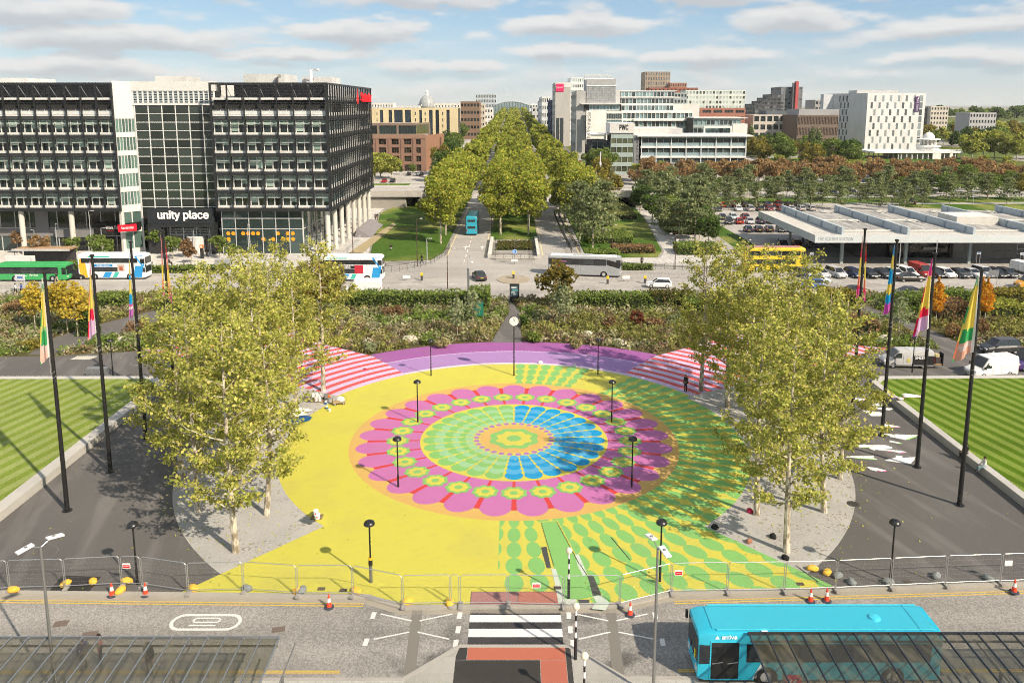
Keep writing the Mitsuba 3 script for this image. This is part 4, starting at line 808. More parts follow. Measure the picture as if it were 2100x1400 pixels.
cr = Point(0, 0).buffer(.85).difference(Point(-.35, .2).buffer(.75)); t2, f2 = trimesh.creation.triangulate_polygon(cr, engine='earcut'); H.part('crescent', MB().add([(X(1865) + a, y - .55, RZ(201.5, y) + b) for a, b in t2], f2, (.8, .8, .8)), 'matte'); H.done()
V = Bld('pavilion', 'white colonnaded pavilion with a small columned dome tower, in front of the hotel')
y = 412.0; vx0, vx1 = X(1840), X(1962); z1, z2 = RZ(318, y), RZ(308, y)
V.part('roof', MB().box(vx0 - 14, vx1 + 1.2, y - 1, y + 22, RZ(314, y), RZ(310.5, y), (.72, .71, .69)), 'matte'); V.mb().box(vx0, vx1, y + 3, y + 20, 0, RZ(314.2, y), (.5, .45, .38))
for k in range(12): x = vx0 + (vx1 - vx0) * k / 11; V.part('column', MB().tube([(x, y, 0), (x, y, RZ(314.2, y))], .28, 8, (.72, .71, .69)), 'matte')
for k in range(9): V.part('column', MB().tube([(vx0 - 1.5 - 1.45 * k, y + 2.4 * k, 0), (vx0 - 1.5 - 1.45 * k, y + 2.4 * k, RZ(314.2, y))], .28, 8, (.6, .6, .6)), 'matte')
V.part('dark_arch', MB().box(X(1911), X(1915), y - .3, y - .02, RZ(331, y), RZ(319, y), (.12, .09, .06)), 'matte'); V.part('gate_pier', MB().box(X(1903), X(1920), y - .9, y - .31, 0, RZ(314.3, y), (.72, .71, .69)), 'matte'); V.part('gate_pier', MB().box(X(1938), X(1944), y - .9, y - .31, 0, RZ(314.3, y), (.72, .71, .69)), 'matte')
bal = MB(); 
for k in range(46): bal.tube([(vx0 + (vx1 - vx0) * k / 45, y - .8, RZ(310.5, y)), (vx0 + (vx1 - vx0) * k / 45, y - .8, RZ(307, y))], .1, 4, (.7, .7, .68))
bal.box(vx0, vx1, y - .95, y - .65, RZ(307, y), RZ(306.2, y), (.72, .71, .7)); V.part('balustrade', bal, 'matte')
cx = X(1912); V.part('tier', MB().lathe([(5.5, RZ(310, y)), (5.5, RZ(303, y)), (6.4, RZ(302.5, y)), (6.4, RZ(300.5, y)), (0, RZ(299, y))], 8, (.7, .7, .68), (cx, y + 9, 0)), 'matte')
for k in range(12): a = k * math.pi / 6; V.part('tower_column', MB().tube([(cx + 3.6 * math.cos(a), y + 9 + 3.6 * math.sin(a), RZ(300, y)), (cx + 3.6 * math.cos(a), y + 9 + 3.6 * math.sin(a), RZ(288, y))], .28, 6, (.72, .72, .7)), 'matte')
V.part('tower_core', MB().lathe([(2.6, RZ(300, y)), (2.6, RZ(288, y))], 12, (.4, .38, .34), (cx, y + 9, 0)), 'matte'); V.part('cornice', MB().lathe([(0, RZ(288.2, y)), (5.6, RZ(288, y)), (5.6, RZ(286, y)), (3.0, RZ(285, y))], 16, (.72, .72, .7), (cx, y + 9, 0)), 'matte')
V.part('dome', MB().lathe([(2.9 * math.cos(t), RZ(285.6, y) + 3.3 * math.sin(t)) for t in np.linspace(0, 1.5, 8)] + [(.1, RZ(270, y)), (0, RZ(268, y))], 18, (.72, .72, .71), (cx, y + 9, 0)), 'matte'); V.done()
simple('apartment_building', 'grey and white apartment slab right of the white hotel', 1896, 1932, 218, 620, 18, (.52, .49, .42), (6, 8, .5, .5)); simple('apartment_building', 'dark end of the grey and white apartment slab', 1881, 1897, 219.5, 625, 18, (.19, .18, .18), (3, 8, .5, .4)); simple('apartment_building', 'dark and white apartment slab among the trees, at the far right', 1976, 2030, 231, 560, 18, (.4, .41, .42), (9, 6, .55, .5))
simple('shop_building', 'low grey store behind the autumn trees', 1520, 1550, 327, 330, 18, (.42, .43, .43), None); simple('house', 'small orange roofed building under the concrete frames', 1517, 1540, 238, 620, 12, (.4, .2, .13), None)
# ------------------------------------------------------------------ trees and plants
PAL = dict(olive=[(.30, .28, .035), (.36, .31, .05), (.21, .22, .025), (.4, .32, .05), (.17, .19, .03)], plane=[(.27, .28, .03), (.33, .31, .04), (.2, .23, .025), (.24, .26, .03), (.38, .31, .04)],
    green=[(.085, .14, .02), (.12, .18, .03), (.06, .1, .018), (.15, .2, .035)], dark=[(.035, .06, .014), (.05, .085, .02), (.07, .11, .025)], pine=[(.085, .115, .045), (.12, .15, .06), (.06, .085, .035), (.15, .17, .07)],
    autumn=[(.3, .135, .04), (.24, .115, .035), (.34, .2, .05), (.2, .12, .045), (.27, .19, .05)], lime=[(.3, .32, .04), (.36, .36, .06), (.22, .26, .03)], gold=[(.55, .38, .02), (.5, .32, .02), (.42, .32, .03)], bronze=[(.16, .14, .03), (.12, .11, .025), (.2, .17, .035)],
    orange=[(.45, .22, .02), (.4, .17, .02), (.36, .24, .03)], maroon=[(.14, .04, .025), (.1, .05, .03)], straw=[(.32, .28, .15), (.25, .23, .11), (.2, .2, .08)], russet=[(.17, .1, .05), (.13, .09, .05), (.2, .13, .07)], grey=[(.2, .22, .12), (.15, .18, .09)])
PAL = {k: [tuple(min(.8, u * (1.9 if k in ('olive', 'plane') else 1.7)) for u in c) for c in v] for k, v in PAL.items()}
PAL['lime'] = [(.36, .38, .08), (.42, .42, .1), (.28, .32, .06)]; PAL['gold'] = [(.6, .44, .06), (.52, .4, .06), (.46, .4, .08)]; PAL['pine'] = [(.2, .25, .11), (.27, .31, .14), (.14, .18, .07), (.32, .34, .17)]; PAL['autumn'] = [(.36, .2, .09), (.3, .17, .08), (.4, .28, .12), (.26, .18, .1), (.34, .26, .13)]; PAL['green'] = [(.16, .24, .05), (.22, .3, .07), (.12, .18, .04), (.27, .32, .09)]; PAL['olive'] = [(.44, .44, .1), (.52, .5, .13), (.34, .37, .08), (.56, .5, .15), (.27, .31, .07), (.4, .42, .09)]; PAL['plane'] = [(.36, .4, .06), (.44, .44, .08), (.27, .33, .05), (.33, .38, .06), (.48, .42, .08), (.2, .26, .04)]
def leafshape(c, size, pal, r, up=.35, long=1.35, jitter=.25):
    """one mesh of small rhombic leaves at the points c"""
    n = len(c); a = r.normal(size=(n, 3)); a /= np.linalg.norm(a, axis=1, keepdims=True)
    nn = r.normal(size=(n, 3)) + [0, 0, up * 3]; b = np.cross(a, nn); b /= np.linalg.norm(b, axis=1, keepdims=True) + 1e-9
    s = size * r.uniform(.65, 1.35, (n, 1)); a = a * s * .5 * long; b = b * s * .5
    v = np.stack([c - a, c + b, c + a, c - b], 1).reshape(-1, 3); i = np.arange(n)[:, None] * 4
    f = np.vstack([i + [0, 1, 2], i + [0, 2, 3]])
    p = np.array(PAL[pal] if isinstance(pal, str) else pal); col = p[r.integers(0, len(p), n)] * r.uniform(1 - jitter, 1 + jitter, (n, 1))
    return v, f, np.repeat(col, 4, 0)
def leafply(parts):
    v = np.vstack([p[0] for p in parts]); o = np.cumsum([0] + [len(p[0]) for p in parts]); f = np.vstack([p[1] + k for p, k in zip(parts, o)]); c = np.vstack([p[2] for p in parts])
    return mikit.ply((v, f), 'leaf', smooth=False, uv=code(c))
def open_tree(H, R, nleaf, size, pal, seed, bare=.18, limbs=34, tr=.19, leaders=1):
    """a young plane tree: straight leader, rising limbs and twigs that stay visible between sparse leaves"""
    r = np.random.default_rng(seed); m = MB(); ends = []
    bend = r.normal(size=2) * .25
    lead = lambda t: np.array([bend[0] * math.sin(t * 3), bend[1] * math.sin(t * 2.4), H * t])
    m.tube([lead(t) for t in np.linspace(0, .98, 9)], [tr * 1.25] + list(np.linspace(tr, .02, 8)), 8)
    for k in range(limbs):
        t = bare + (.95 - bare) * (k + r.uniform(0, .8)) / limbs; az = k * 2.4 + r.normal() * .3
        q = (t - bare) / (1 - bare); reach = R * (1.0 - .78 * q ** 1.5) * (.72 + .28 * min(1, q * 5)) * r.uniform(.72, 1.12)
        p0 = lead(t); d = np.array([math.cos(az), math.sin(az), 0]); rise = reach * r.uniform(.25, .65) + .3
        pts = [p0 + d * reach * s + [0, 0, rise * s ** 1.4 + .12 * math.sin(s * 7 + k)] for s in (0, .35, .7, 1.0)]
        m.tube(pts, [.065 * (1 - q) + .022, .04 * (1 - q) + .015, .018, .006], 4, cap=False); ends.append((pts, reach))
        for _ in range(5):
            s = r.uniform(.25, .95); i = min(2, int(s / .34)); base = pts[i] + (pts[i + 1] - pts[i]) * r.random(); a2 = az + r.normal() * 1.0
            tip = base + np.array([math.cos(a2), math.sin(a2), r.uniform(-.1, .7)]) * reach * r.uniform(.2, .42)
            m.tube([base, (base + tip) / 2 + r.normal(size=3) * .06, tip], [.014, .01, .005], 3, cap=False); ends.append(([base, (base + tip) / 2, tip], reach * .4))
    w = np.array([e[1] ** 1.1 for e in ends]); w /= w.sum(); pick = r.choice(len(ends), nleaf, p=w); c = np.empty((nleaf, 3))
    s = r.uniform(.12, 1, nleaf) ** .75
    for j in range(nleaf):
        pts = ends[pick[j]][0]; x = s[j] * (len(pts) - 1); i = min(int(x), len(pts) - 2); c[j] = pts[i] + (pts[i + 1] - pts[i]) * (x - i)
    c += r.normal(size=c.shape) * [.2, .2, .17] * (R / 3.6)
    c = c[c[:, 2] > H * bare * .62]
    tone = np.clip(meshkit.fbm(c * .55 + seed, 3, seed), .2, .8); v, f, col = leafshape(c, size, pal, r); col = col * (.72 + .6 * np.repeat(tone, 4)[:, None])
    return [('trunk', shape(m, 'bark')), ('crown', leafply([(v, f, col)]))]
def crown_points(kind, H, R, n, r, base):
    ch = H - base
    if kind == 'round':
        nc = max(10, int(26 * (n / 3000) ** .35)); d = r.normal(size=(nc, 3)); d /= np.linalg.norm(d, axis=1, keepdims=True); cc = d * r.uniform(.45, .86, (nc, 1)) * [R, R, ch * .5] + [0, 0, base + ch * .5]
        rad = R * r.uniform(.26, .44, nc); k = r.integers(0, nc, n); q = r.normal(size=(n, 3)); q /= np.linalg.norm(q, axis=1, keepdims=True)
        return cc[k] + q * (rad[k] * r.uniform(.5, 1.0, n) ** .5)[:, None] * [1, 1, .8]
    if kind == 'cone':
        t = 1 - np.sqrt(r.random(n)); az = r.uniform(0, 2 * math.pi, n); lay = 1 + .22 * np.sin(t * 40 + az * 2); rr = R * (1 - t) ** .85 * lay * r.uniform(.55, 1, n)
        return np.stack([rr * np.cos(az), rr * np.sin(az), base + ch * t - rr * .12], -1)
    if kind == 'pine':
        nb = 42; t = r.random(nb) ** .8; az = r.uniform(0, 6.28, nb); L = R * (1 - t) ** .6 * r.uniform(.6, 1.1, nb) + .35; k = r.integers(0, nb, n); s = r.uniform(.2, 1, n); w = R * .2 * s + .12
        return np.stack([L[k] * s * np.cos(az[k]) + r.normal(size=n) * w, L[k] * s * np.sin(az[k]) + r.normal(size=n) * w, base + ch * t[k] * .94 + .1 * L[k] * s + r.normal(size=n) * .1 * R * .4], -1)
    if kind == 'column':
        t = r.random(n); az = r.uniform(0, 6.28, n); rr = R * np.sin(np.clip(t * 1.02 + .1, 0, 1) * math.pi) ** .6 * r.uniform(.3, 1, n) * (1 + .25 * np.sin(t * 17 + 2 * az)); return np.stack([rr * np.cos(az), rr * np.sin(az), base + ch * t], -1)
def leafy_tree(kind, H, R, n, size, pal, seed, base=None, tr=.2, limbs=9):
    r = np.random.default_rng(seed); base = H * .22 if base is None else base; m = MB()
    m.tube([(0, 0, -.3), (0, 0, base), (r.normal() * .1, r.normal() * .1, H * .8)], [tr * 1.2, tr, tr * .25], 6)
    for k in range(limbs):
        a = k * 2.4; z = base + (H - base) * (.05 + .6 * k / limbs); q = R * (.8 - .5 * k / limbs); m.tube([(0, 0, z), (q * .5 * math.cos(a), q * .5 * math.sin(a), z + q * .4), (q * math.cos(a), q * math.sin(a), z + q * .6)], [tr * .45, tr * .25, .02], 4, cap=False)
    c = crown_points(kind, H, R, n, r, base); tone = np.clip(meshkit.fbm(c * (1.6 / R) + seed, 3, seed), .2, .8)
    v, f, col = leafshape(c, size, pal, r); col = col * (.62 + .75 * np.repeat(tone, 4)[:, None])
    return [('trunk', shape(m, 'bark')), ('crown', leafply([(v, f, col)]))]
rt = np.random.default_rng(5)
def tree(protos, x, y, sc, label, key='tree', group=None, cat='tree'):
    p = protos[rt.integers(0, len(protos))]; return place(p, key, mat4(x, y, float(gz(y)) + (.1 if y < 262 else 0), rt.uniform(0, 6.28), sc), label, cat, group)
near = [open_tree(14.8, 3.5, 5600, .17, 'olive', s) for s in (1, 2, 3)]
spots = [(17.6, 48.0), (17.1, 52.8), (22.0, 53.2), (20.6, 58.0), (25.2, 58.4), (21.0, 63.1), (25.6, 63.3), (21.0, 68.2), (25.5, 68.3), (20.4, 73.2), (24.9, 73.3), (18.9, 77.8), (23.0, 78.0)]
for sgn in (-1, 1):
    side = 'left' if sgn < 0 else 'right'
    for k, (x, y) in enumerate(spots):
        nm = ['nearest, its trunk alone on the gravel tip', 'second nearest, on the inner edge', 'third nearest, on the outer edge'][k] if k < 3 else 'standing in the %s row back, %s side' % (ordw((k - 1) // 2 + 1), 'inner' if k % 2 else 'outer')
        tree(near, sgn * x * (1.02 if sgn < 0 else 1), y, rt.uniform(.93, 1.09), 'yellowing plane tree of the %s hand grove, %s' % (side, nm), 'plane_tree', 'plane trees of the %s hand grove' % side)
b1 = [leafy_tree('round', 15, 4.9, 7000, .38, 'plane', s, base=3.2) for s in (11, 12)]
b2 = [leafy_tree('round', 14, 4.7, 1700, .8, 'plane', s, base=2.8) for s in (13, 14, 15)]
b3 = [leafy_tree('round', 13.5, 4.6, 520, 1.5, 'plane', s, base=2.4, limbs=3) for s in (16, 17)]
names = {-15.2: 'left outer row', -3.3: 'left inner row', 3.3: 'right inner row', 15.2: 'right outer row'}
far_n = 0
for x0, nm in names.items():
    y = {-15.2: 166, -3.3: 178, 3.3: 178, 15.2: 186}[x0]; k = 0
    while y < 1330:
        if not 243 < y < 266:
            pr = b1 if y < 243 else b2 if y < 520 else b3
            lab = 'yellow green plane tree, %s from the front in the %s of the boulevard' % (ordw(k), nm) if k < 14 else 'far yellow green plane tree in the %s of the boulevard' % nm
            tree(pr, x0 + rt.normal() * .3, y + rt.normal() * .8, rt.uniform(.92, 1.1), lab, 'plane_tree', 'boulevard plane trees, %s' % nm); k += 1
        y += 11.5 if y < 300 else 12 if y < 560 else 17
gr = [leafy_tree('round', 11, 4.3, 2600, .5, p, s) for p, s in (('green', 21), ('dark', 22), ('green', 23), ('bronze', 24))]
pi = [leafy_tree('pine', 11.5, 4.0, 2300, .42, 'pine', s, base=1.8, tr=.14, limbs=0) for s in (31, 32, 33)]
au = [leafy_tree('round', 9, 4.0, 1700, .6, 'autumn', s) for s in (41, 42, 43)]
li = [leafy_tree('round', 10, 4.6, 1600, .7, 'lime', s) for s in (51, 52)]
gr2 = [leafy_tree('round', 12, 5, 700, 1.2, p, s, limbs=3) for p, s in (('green', 61), ('dark', 62), ('lime', 63), ('bronze', 64))]
co = [leafy_tree('cone', 15, 4.2, 2200, .7, 'pine', s, base=1.2, limbs=0) for s in (71,)]
hz = [leafy_tree('round', 13, 7, 420, 2.2, p, s, limbs=0) for p, s in (('dark', 81), ('green', 82), ('dark', 83))]
def along(protos, pts, lab, key, group, hs=1.0, jit=.1, cat='tree'):
    for i, (px, y) in enumerate(pts):
        l = lab(i, len(pts)) if callable(lab) else lab
        tree(protos, SD(px, y), y, hs * rt.uniform(1 - jit, 1 + jit), l, key, group, cat)
def lr(what):
    def f(i, n): return what + (', %s from the left' % ordw(i) if i < n - 1 else ', last at the right')
    return f
along(gr, [(907, 300), (900, 330), (918, 360), (912, 400), (922, 430), (916, 470), (930, 520), (938, 560), (934, 610)], lr('dark green tree along the left side street'), 'street_tree', 'street trees of the left side street', 1.15)
along(gr, [(1238, 232), (1214, 246), (1222, 300), (1208, 330), (1231, 318)], lr('dark green tree by the glass fronted offices right of the boulevard'), 'street_tree', 'dark street trees right of the boulevard', 1.05)
along(au, [(1148, 640), (1138, 700), (1162, 600)], lr('small reddish street tree among the far parked cars'), 'street_tree', 'reddish far street trees')
along(pi, [(1182, 168), (1208, 161), (1228, 176), (1196, 185), (1172, 196)], lr('pine in the planted bed right of the boulevard'), 'pine_tree', 'pines of the right hand bed', 1.1)
along(li, [(1150, 204), (1176, 215), (1196, 226)], lr('pale yellow green tree behind the pines'), 'young_tree', 'pale trees behind the pines', 1.1)
along(pi, [(1318, 222), (1345, 205), (1372, 196), (1398, 190), (1425, 186), (1338, 236), (1366, 228), (1396, 222), (1420, 214), (1352, 180), (1385, 172), (1418, 166), (1440, 178)], lr('dense pine beside the right hand walkway'), 'pine_tree', 'pines beside the right hand walkway', .92, .2)
along(gr, [(1305, 214), (1330, 196), (1362, 186), (1392, 178), (1428, 172), (1446, 162), (1330, 244)], lr('bushy green tree under the walkway pines'), 'broadleaf_tree', 'bushy trees under the walkway pines', .7)
along(pi, [(1402 + 26 * k + 8 * math.sin(k * 2.3), 246 + 12 * math.sin(k * 1.7)) for k in range(27)], lr('slender pine in the long row across the car park'), 'pine_tree', 'pine row across the car park', .8, .2)
along(pi, [(1415 + 34 * k + 9 * math.sin(k * 1.3), 228 + 6 * math.sin(k * 2.7)) for k in range(15)], lr('smaller pine in the near row behind the station roof'), 'pine_tree', 'near pine row behind the station', .66, .2)
along(gr, [(1420 + 47 * k, 268 + 7 * math.sin(k * 2.2)) for k in range(14)], lr('low bushy tree between the pine row and the autumn trees'), 'broadleaf_tree', 'bushy trees behind the pine row', .42, .2)
along(gr, [(1890, 262), (1935, 250), (1975, 268), (2020, 250), (2060, 262), (2095, 246)], lr('green tree closing the pine row at the right'), 'broadleaf_tree', 'green trees at the right end of the pine row', .8)
along(au, [(1296 + 25.5 * k + 5 * math.sin(k * 3.1), 292 + 11 * math.sin(k * 2.1)) for k in range(32)], lr('rust brown autumn tree in the front row along the car park'), 'autumn_tree', 'front row of autumn trees', .95, .2)
along(au, [(1408 + 38 * k, 322 + 8 * math.sin(k)) for k in range(18)], lr('orange brown autumn tree in the rear row of the car park'), 'autumn_tree', 'rear row of autumn trees', .84, .16)
along(li, [(1300, 308), (1345, 310), (1390, 306), (1432, 311), (1475, 308), (1690, 330), (1712, 336), (1735, 326), (1752, 332), (1590, 352), (2010, 350), (2060, 344)], lr('small bright yellow tree before the offices'), 'young_tree', 'small bright yellow trees before the offices', .68)
along(gr, [(1540, 400), (1562, 420), (1588, 410), (1612, 395), (1640, 404), (1668, 372), (1700, 362), (1732, 360), (1742, 345), (1558, 372), (1602, 362), (1655, 346)], lr('tall green tree below the brown brick offices'), 'broadleaf_tree', 'green trees below the brown brick offices', 1.2)
along(co, [(1656, 392), (1668, 384), (1530, 430)], lr('dark conifer below the brown brick offices'), 'conifer', 'dark conifers below the brown offices', 1.1)
along(gr2, [(1842 + 21 * k, 500 + 46 * ((k * 7) % 5) / 5) for k in range(13)], lr('mixed green tree behind the domed pavilion'), 'broadleaf_tree', 'mixed trees behind the pavilion', 1.0)
along(li, [(1985 + 23 * k, 392 + 26 * ((k * 3) % 4) / 4) for k in range(6)], lr('broad yellow green tree right of the domed pavilion'), 'broadleaf_tree', 'broad trees right of the pavilion', 1.45)
along(gr2, [(1898 + 15 * k, 610 + 60 * ((k * 5) % 4) / 4) for k in range(15)], lr('far green tree below the right hand apartment slabs'), 'broadleaf_tree', 'far trees below the apartment slabs', 1.0)
along(hz, [(1900 + 11.5 * k, 980 + 40 * ((k * 7) % 6)) for k in range(19)], lr('skyline tree at the far right'), 'broadleaf_tree', 'skyline trees at the far right', 1.25, .2)
along(hz, [(1522 + 17 * k, 900 + 30 * ((k * 7) % 6)) for k in range(9)] + [(1640 + 13 * k, 980) for k in range(4)], lr('skyline tree behind the stepped dark apartments'), 'broadleaf_tree', 'skyline trees behind the dark apartments', 1.0, .2)
along(hz, [(756 + 16 * k, 1150) for k in range(16)], lr('skyline tree left of the boulevard'), 'broadleaf_tree', 'skyline trees left of the boulevard', .9, .2)
along(li, [(772, 318), (795, 312), (758, 305)], lr('yellow green tree before the brown brick offices'), 'young_tree', 'trees before the brown brick offices', .95); along(gr, [(812, 330), (838, 332)], lr('low green bush tree before the brown brick offices'), 'young_tree', 'bushes before the brown offices', .4); along(co, [(884, 316)], 'dark green conifer at the right corner of the brown brick offices', 'conifer', None, .62)
along(gr2, [(930 + 8 * k, 640 + 50 * k) for k in range(5)], lr('tree between the side street and the far brown offices'), 'broadleaf_tree', 'trees by the far brown offices', .8)
# small trees and specimen shrubs of the garden
def spot(px, py): return S(px, py, .13)
gold = [leafy_tree('round', 6.4, 2.2, 1500, .28, 'gold', s, base=2.0, tr=.06) for s in (91, 92)]
for px, py, sc, lab in ((65, 678, .98, 'golden young tree left of the first left flag'), (131, 683, 1.1, 'golden young tree between the first and second left flags'), (152, 690, .92, 'smaller golden young tree right beside the taller one')):
    x, y = spot(px, py); tree([gold[rt.integers(0, 2)]], x, y, sc, lab, 'golden_tree', 'golden young trees in the garden')
slim = [leafy_tree('column', 6.5, 1.0, 1000, .24, 'orange', 95, base=2.1, tr=.05)]
for px, py, lab in ((1910, 668, 'slim orange young tree by the dark clipped hedge at the right'), (2001, 655, 'orange young tree behind the nearest right flag'), (2010, 668, 'orange young tree leaning beside its twin behind the nearest right flag')):
    x, y = spot(px, py); tree(slim, x, y, rt.uniform(.85, 1.05), lab, 'orange_tree', 'orange young trees in the garden')
x, y = spot(648, 655); tree([leafy_tree('round', 8.6, 3.5, 4200, .3, 'bronze', 96, base=2.0, tr=.2)], x, y, 1, 'rounded dark bronze green tree left of the central hedge', 'bronze_tree')
x, y = spot(1131, 632); tree([leafy_tree('round', 7.0, 2.9, 2600, .3, [(.2, .16, .03), (.16, .15, .035), (.25, .19, .04)], 97, base=1.6, tr=.14)], x, y, 1, 'rounded olive brown tree at the left end of the right hedge', 'bronze_tree')
thin = [leafy_tree('column', 5.5, 1.3, 420, .26, 'grey', s, base=1.6, tr=.05) for s in (98, 99)]
for px, py, lab in ((962, 667, 'thin grey green sapling before the left hedge end'), (1139, 664, 'thin grey green sapling before the right hedge end'), (1150, 668, 'second thin sapling before the right hedge end'), (1834, 690, 'thin sapling right of the second right flag'), (930, 690, 'thin staked sapling in the left garden bed')):
    x, y = spot(px, py); tree(thin, x, y, rt.uniform(.9, 1.1), lab, 'sapling', 'thin saplings in the garden')
sm = [leafy_tree('round', 4.2, 1.5, 700, .28, p, s, base=1.2, tr=.05) for p, s in (('russet', 101), ('green', 102), ('autumn', 103))]
for i, (px, py) in enumerate(((30, 520), (78, 535), (142, 530), (206, 545), (312, 520), (348, 532), (378, 528), (385, 545), (443, 530), (470, 540), (190, 528))):
    x, y = S(px, py); tree(sm, x, y, rt.uniform(.9, 1.3), 'small forecourt tree, %s from the left before the glass offices' % ordw(i), 'forecourt_tree', 'small trees on the office forecourt')
def hedge(key, px0, px1, py, depth, h, pal, label, rows=None, cat='hedge', size=.24):
    x0, y0 = spot(px0, py); x1, y1 = spot(px1, py if rows is None else rows); r = np.random.default_rng(int(px0 * 7 + py)); L = abs(x1 - x0); n = int((L * depth + 2 * (L + depth) * h) * 34)
    u, w, q = r.random(n), r.random(n), r.random(n); face = r.choice(3, n, p=np.array([L * depth, L * h * 2, depth * h * 2]) / (L * depth + 2 * L * h + 2 * depth * h))
    w = np.where(face == 1, (w > .45) * 1.0 - (r.random(n) ** 3) * (2 * (w > .45) - 1.0) * .3, w); q = np.where(face == 0, 1 - r.random(n) ** 3 * .3, q); u = np.where(face == 2, (u > .5) * 1.0, u)
    hh = h * (.88 + .3 * meshkit.fbm(np.stack([u * L * .35, w * 2, u * 0], -1), 3, int(px0)))
    c = np.stack([x0 + u * L, y0 + (y1 - y0) * u - depth * (1 - w) + depth, .1 + q * hh], -1) + r.normal(size=(n, 3)) * .1
    core = MB().box(x0 + .25, x1 - .25, min(y0, y1) + .25, max(y0, y1) + depth - .25, 0, h * .78, (.02, .03, .01))  # plain dark core box inside the leaves, no modelled stalks
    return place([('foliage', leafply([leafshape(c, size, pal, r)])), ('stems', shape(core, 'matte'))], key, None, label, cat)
hedge('hedge', 708, 955, 633, 2.6, 2.1, 'green', 'long clipped green hedge along the road, left of the garden path'); hedge('hedge', 955, 994, 640, 4.0, 2.9, 'green', 'taller hedge block at the right end of the long left hedge')
hedge('hedge', 1165, 1330, 634, 2.6, 2.0, 'green', 'long clipped green hedge along the road, right of the garden path'); hedge('hedge', 1330, 1398, 634, 2.8, 2.3, [(.13, .14, .03), (.17, .12, .05), (.1, .13, .03)], 'browning hedge section continuing the right hedge')
hedge('hedge', 182, 243, 636, 3.5, 1.9, 'green', 'green hedge between the second and third left flags'); hedge('hedge', 318, 432, 640, 3.2, 2.4, 'green', 'green hedge behind the fourth left flag'); hedge('hedge', 0, 55, 650, 4, 1.7, 'russet', 'brown green hedge at the left edge of the garden')
hedge('hedge', 150, 182, 690, 2.2, 3.0, 'dark', 'dark green shrub block between the first and second left flags'); hedge('hedge', 1405, 1480, 650, 4.5, 2.0, 'green', 'green hedge left of the right hand grove'); hedge('hedge', 1690, 1752, 640, 4.5, 2.6, 'bronze', 'green bronze hedge at the first right flag')
hedge('hedge', 1840, 1898, 640, 3.2, 2.2, 'green', 'clipped green hedge between the second and third right flags'); hedge('hedge', 1898, 1985, 625, 3, 1.9, 'green', 'green hedge along the road behind the right flags'); hedge('hedge', 1925, 1990, 664, 4.0, 2.5, 'russet', 'dark brown hedge behind the third right flag')
hedge('hedge', 2022, 2094, 658, 4.5, 2.2, 'lime', 'light green laurel hedge at the right edge'); hedge('hedge', 2010, 2140, 626, 3, 2.0, 'bronze', 'brownish hedge along the road at the right edge'); hedge('hedge', 1745, 1795, 690, 4, 2.0, 'russet', 'brown shrub bank between the first and second right flags')
hedge('hedge', 125, 152, 558, 2, 1.6, 'green', 'low green hedge between the green bus and the double decker', cat='hedge'); hedge('hedge', 290, 445, 559, 1.8, 1.0, 'green', 'low green planting strip before the office forecourt'); hedge('hedge', 640, 700, 560, 1.0, .8, 'green', 'low planting left of the second double decker')
hedge('hedge', 1268, 1330, 553, 1.2, .9, 'green', 'low hedge right of the grey coach'); hedge('hedge', 1012, 1083, 512, 8, .5, [(.16, .12, .05), (.1, .13, .03)], 'russet ground planting in the sunken median'); hedge('hedge', 1250, 1335, 520, 4, 1.3, 'russet', 'brown clipped shrub bank at the foot of the wooded bed'); hedge('hedge', 1200, 1290, 500, 12, 1.3, 'green', 'green shrub bank in the wooded bed'); hedge('hedge', 1195, 1262, 530, 4, 1.2, 'green', 'low green shrubs behind the grey coach'); hedge('hedge', 1232, 1298, 450, 26, 1.3, [(.22, .26, .08), (.3, .27, .12), (.18, .22, .07)], 'mottled shrub slope in the wooded bed'); hedge('hedge', 1385, 1470, 522, 6, 1.6, 'green', 'green shrub bed at the corner of the right hand walkway'); hedge('hedge', 1365, 1440, 480, 14, 1.4, 'green', 'green shrub bed under the walkway pines')
def shrub(key, px, py, r_, h, pal, label):
    x, y = spot(px, py); g = np.random.default_rng(px * 3 + py); c = crown_points('round', h, r_, int(420 * r_ * max(h, 1)), g, .05)
    return place([('foliage', leafply([leafshape(c, .2, pal, g)]))], key, mat4(x, y, .1), label, 'shrub')
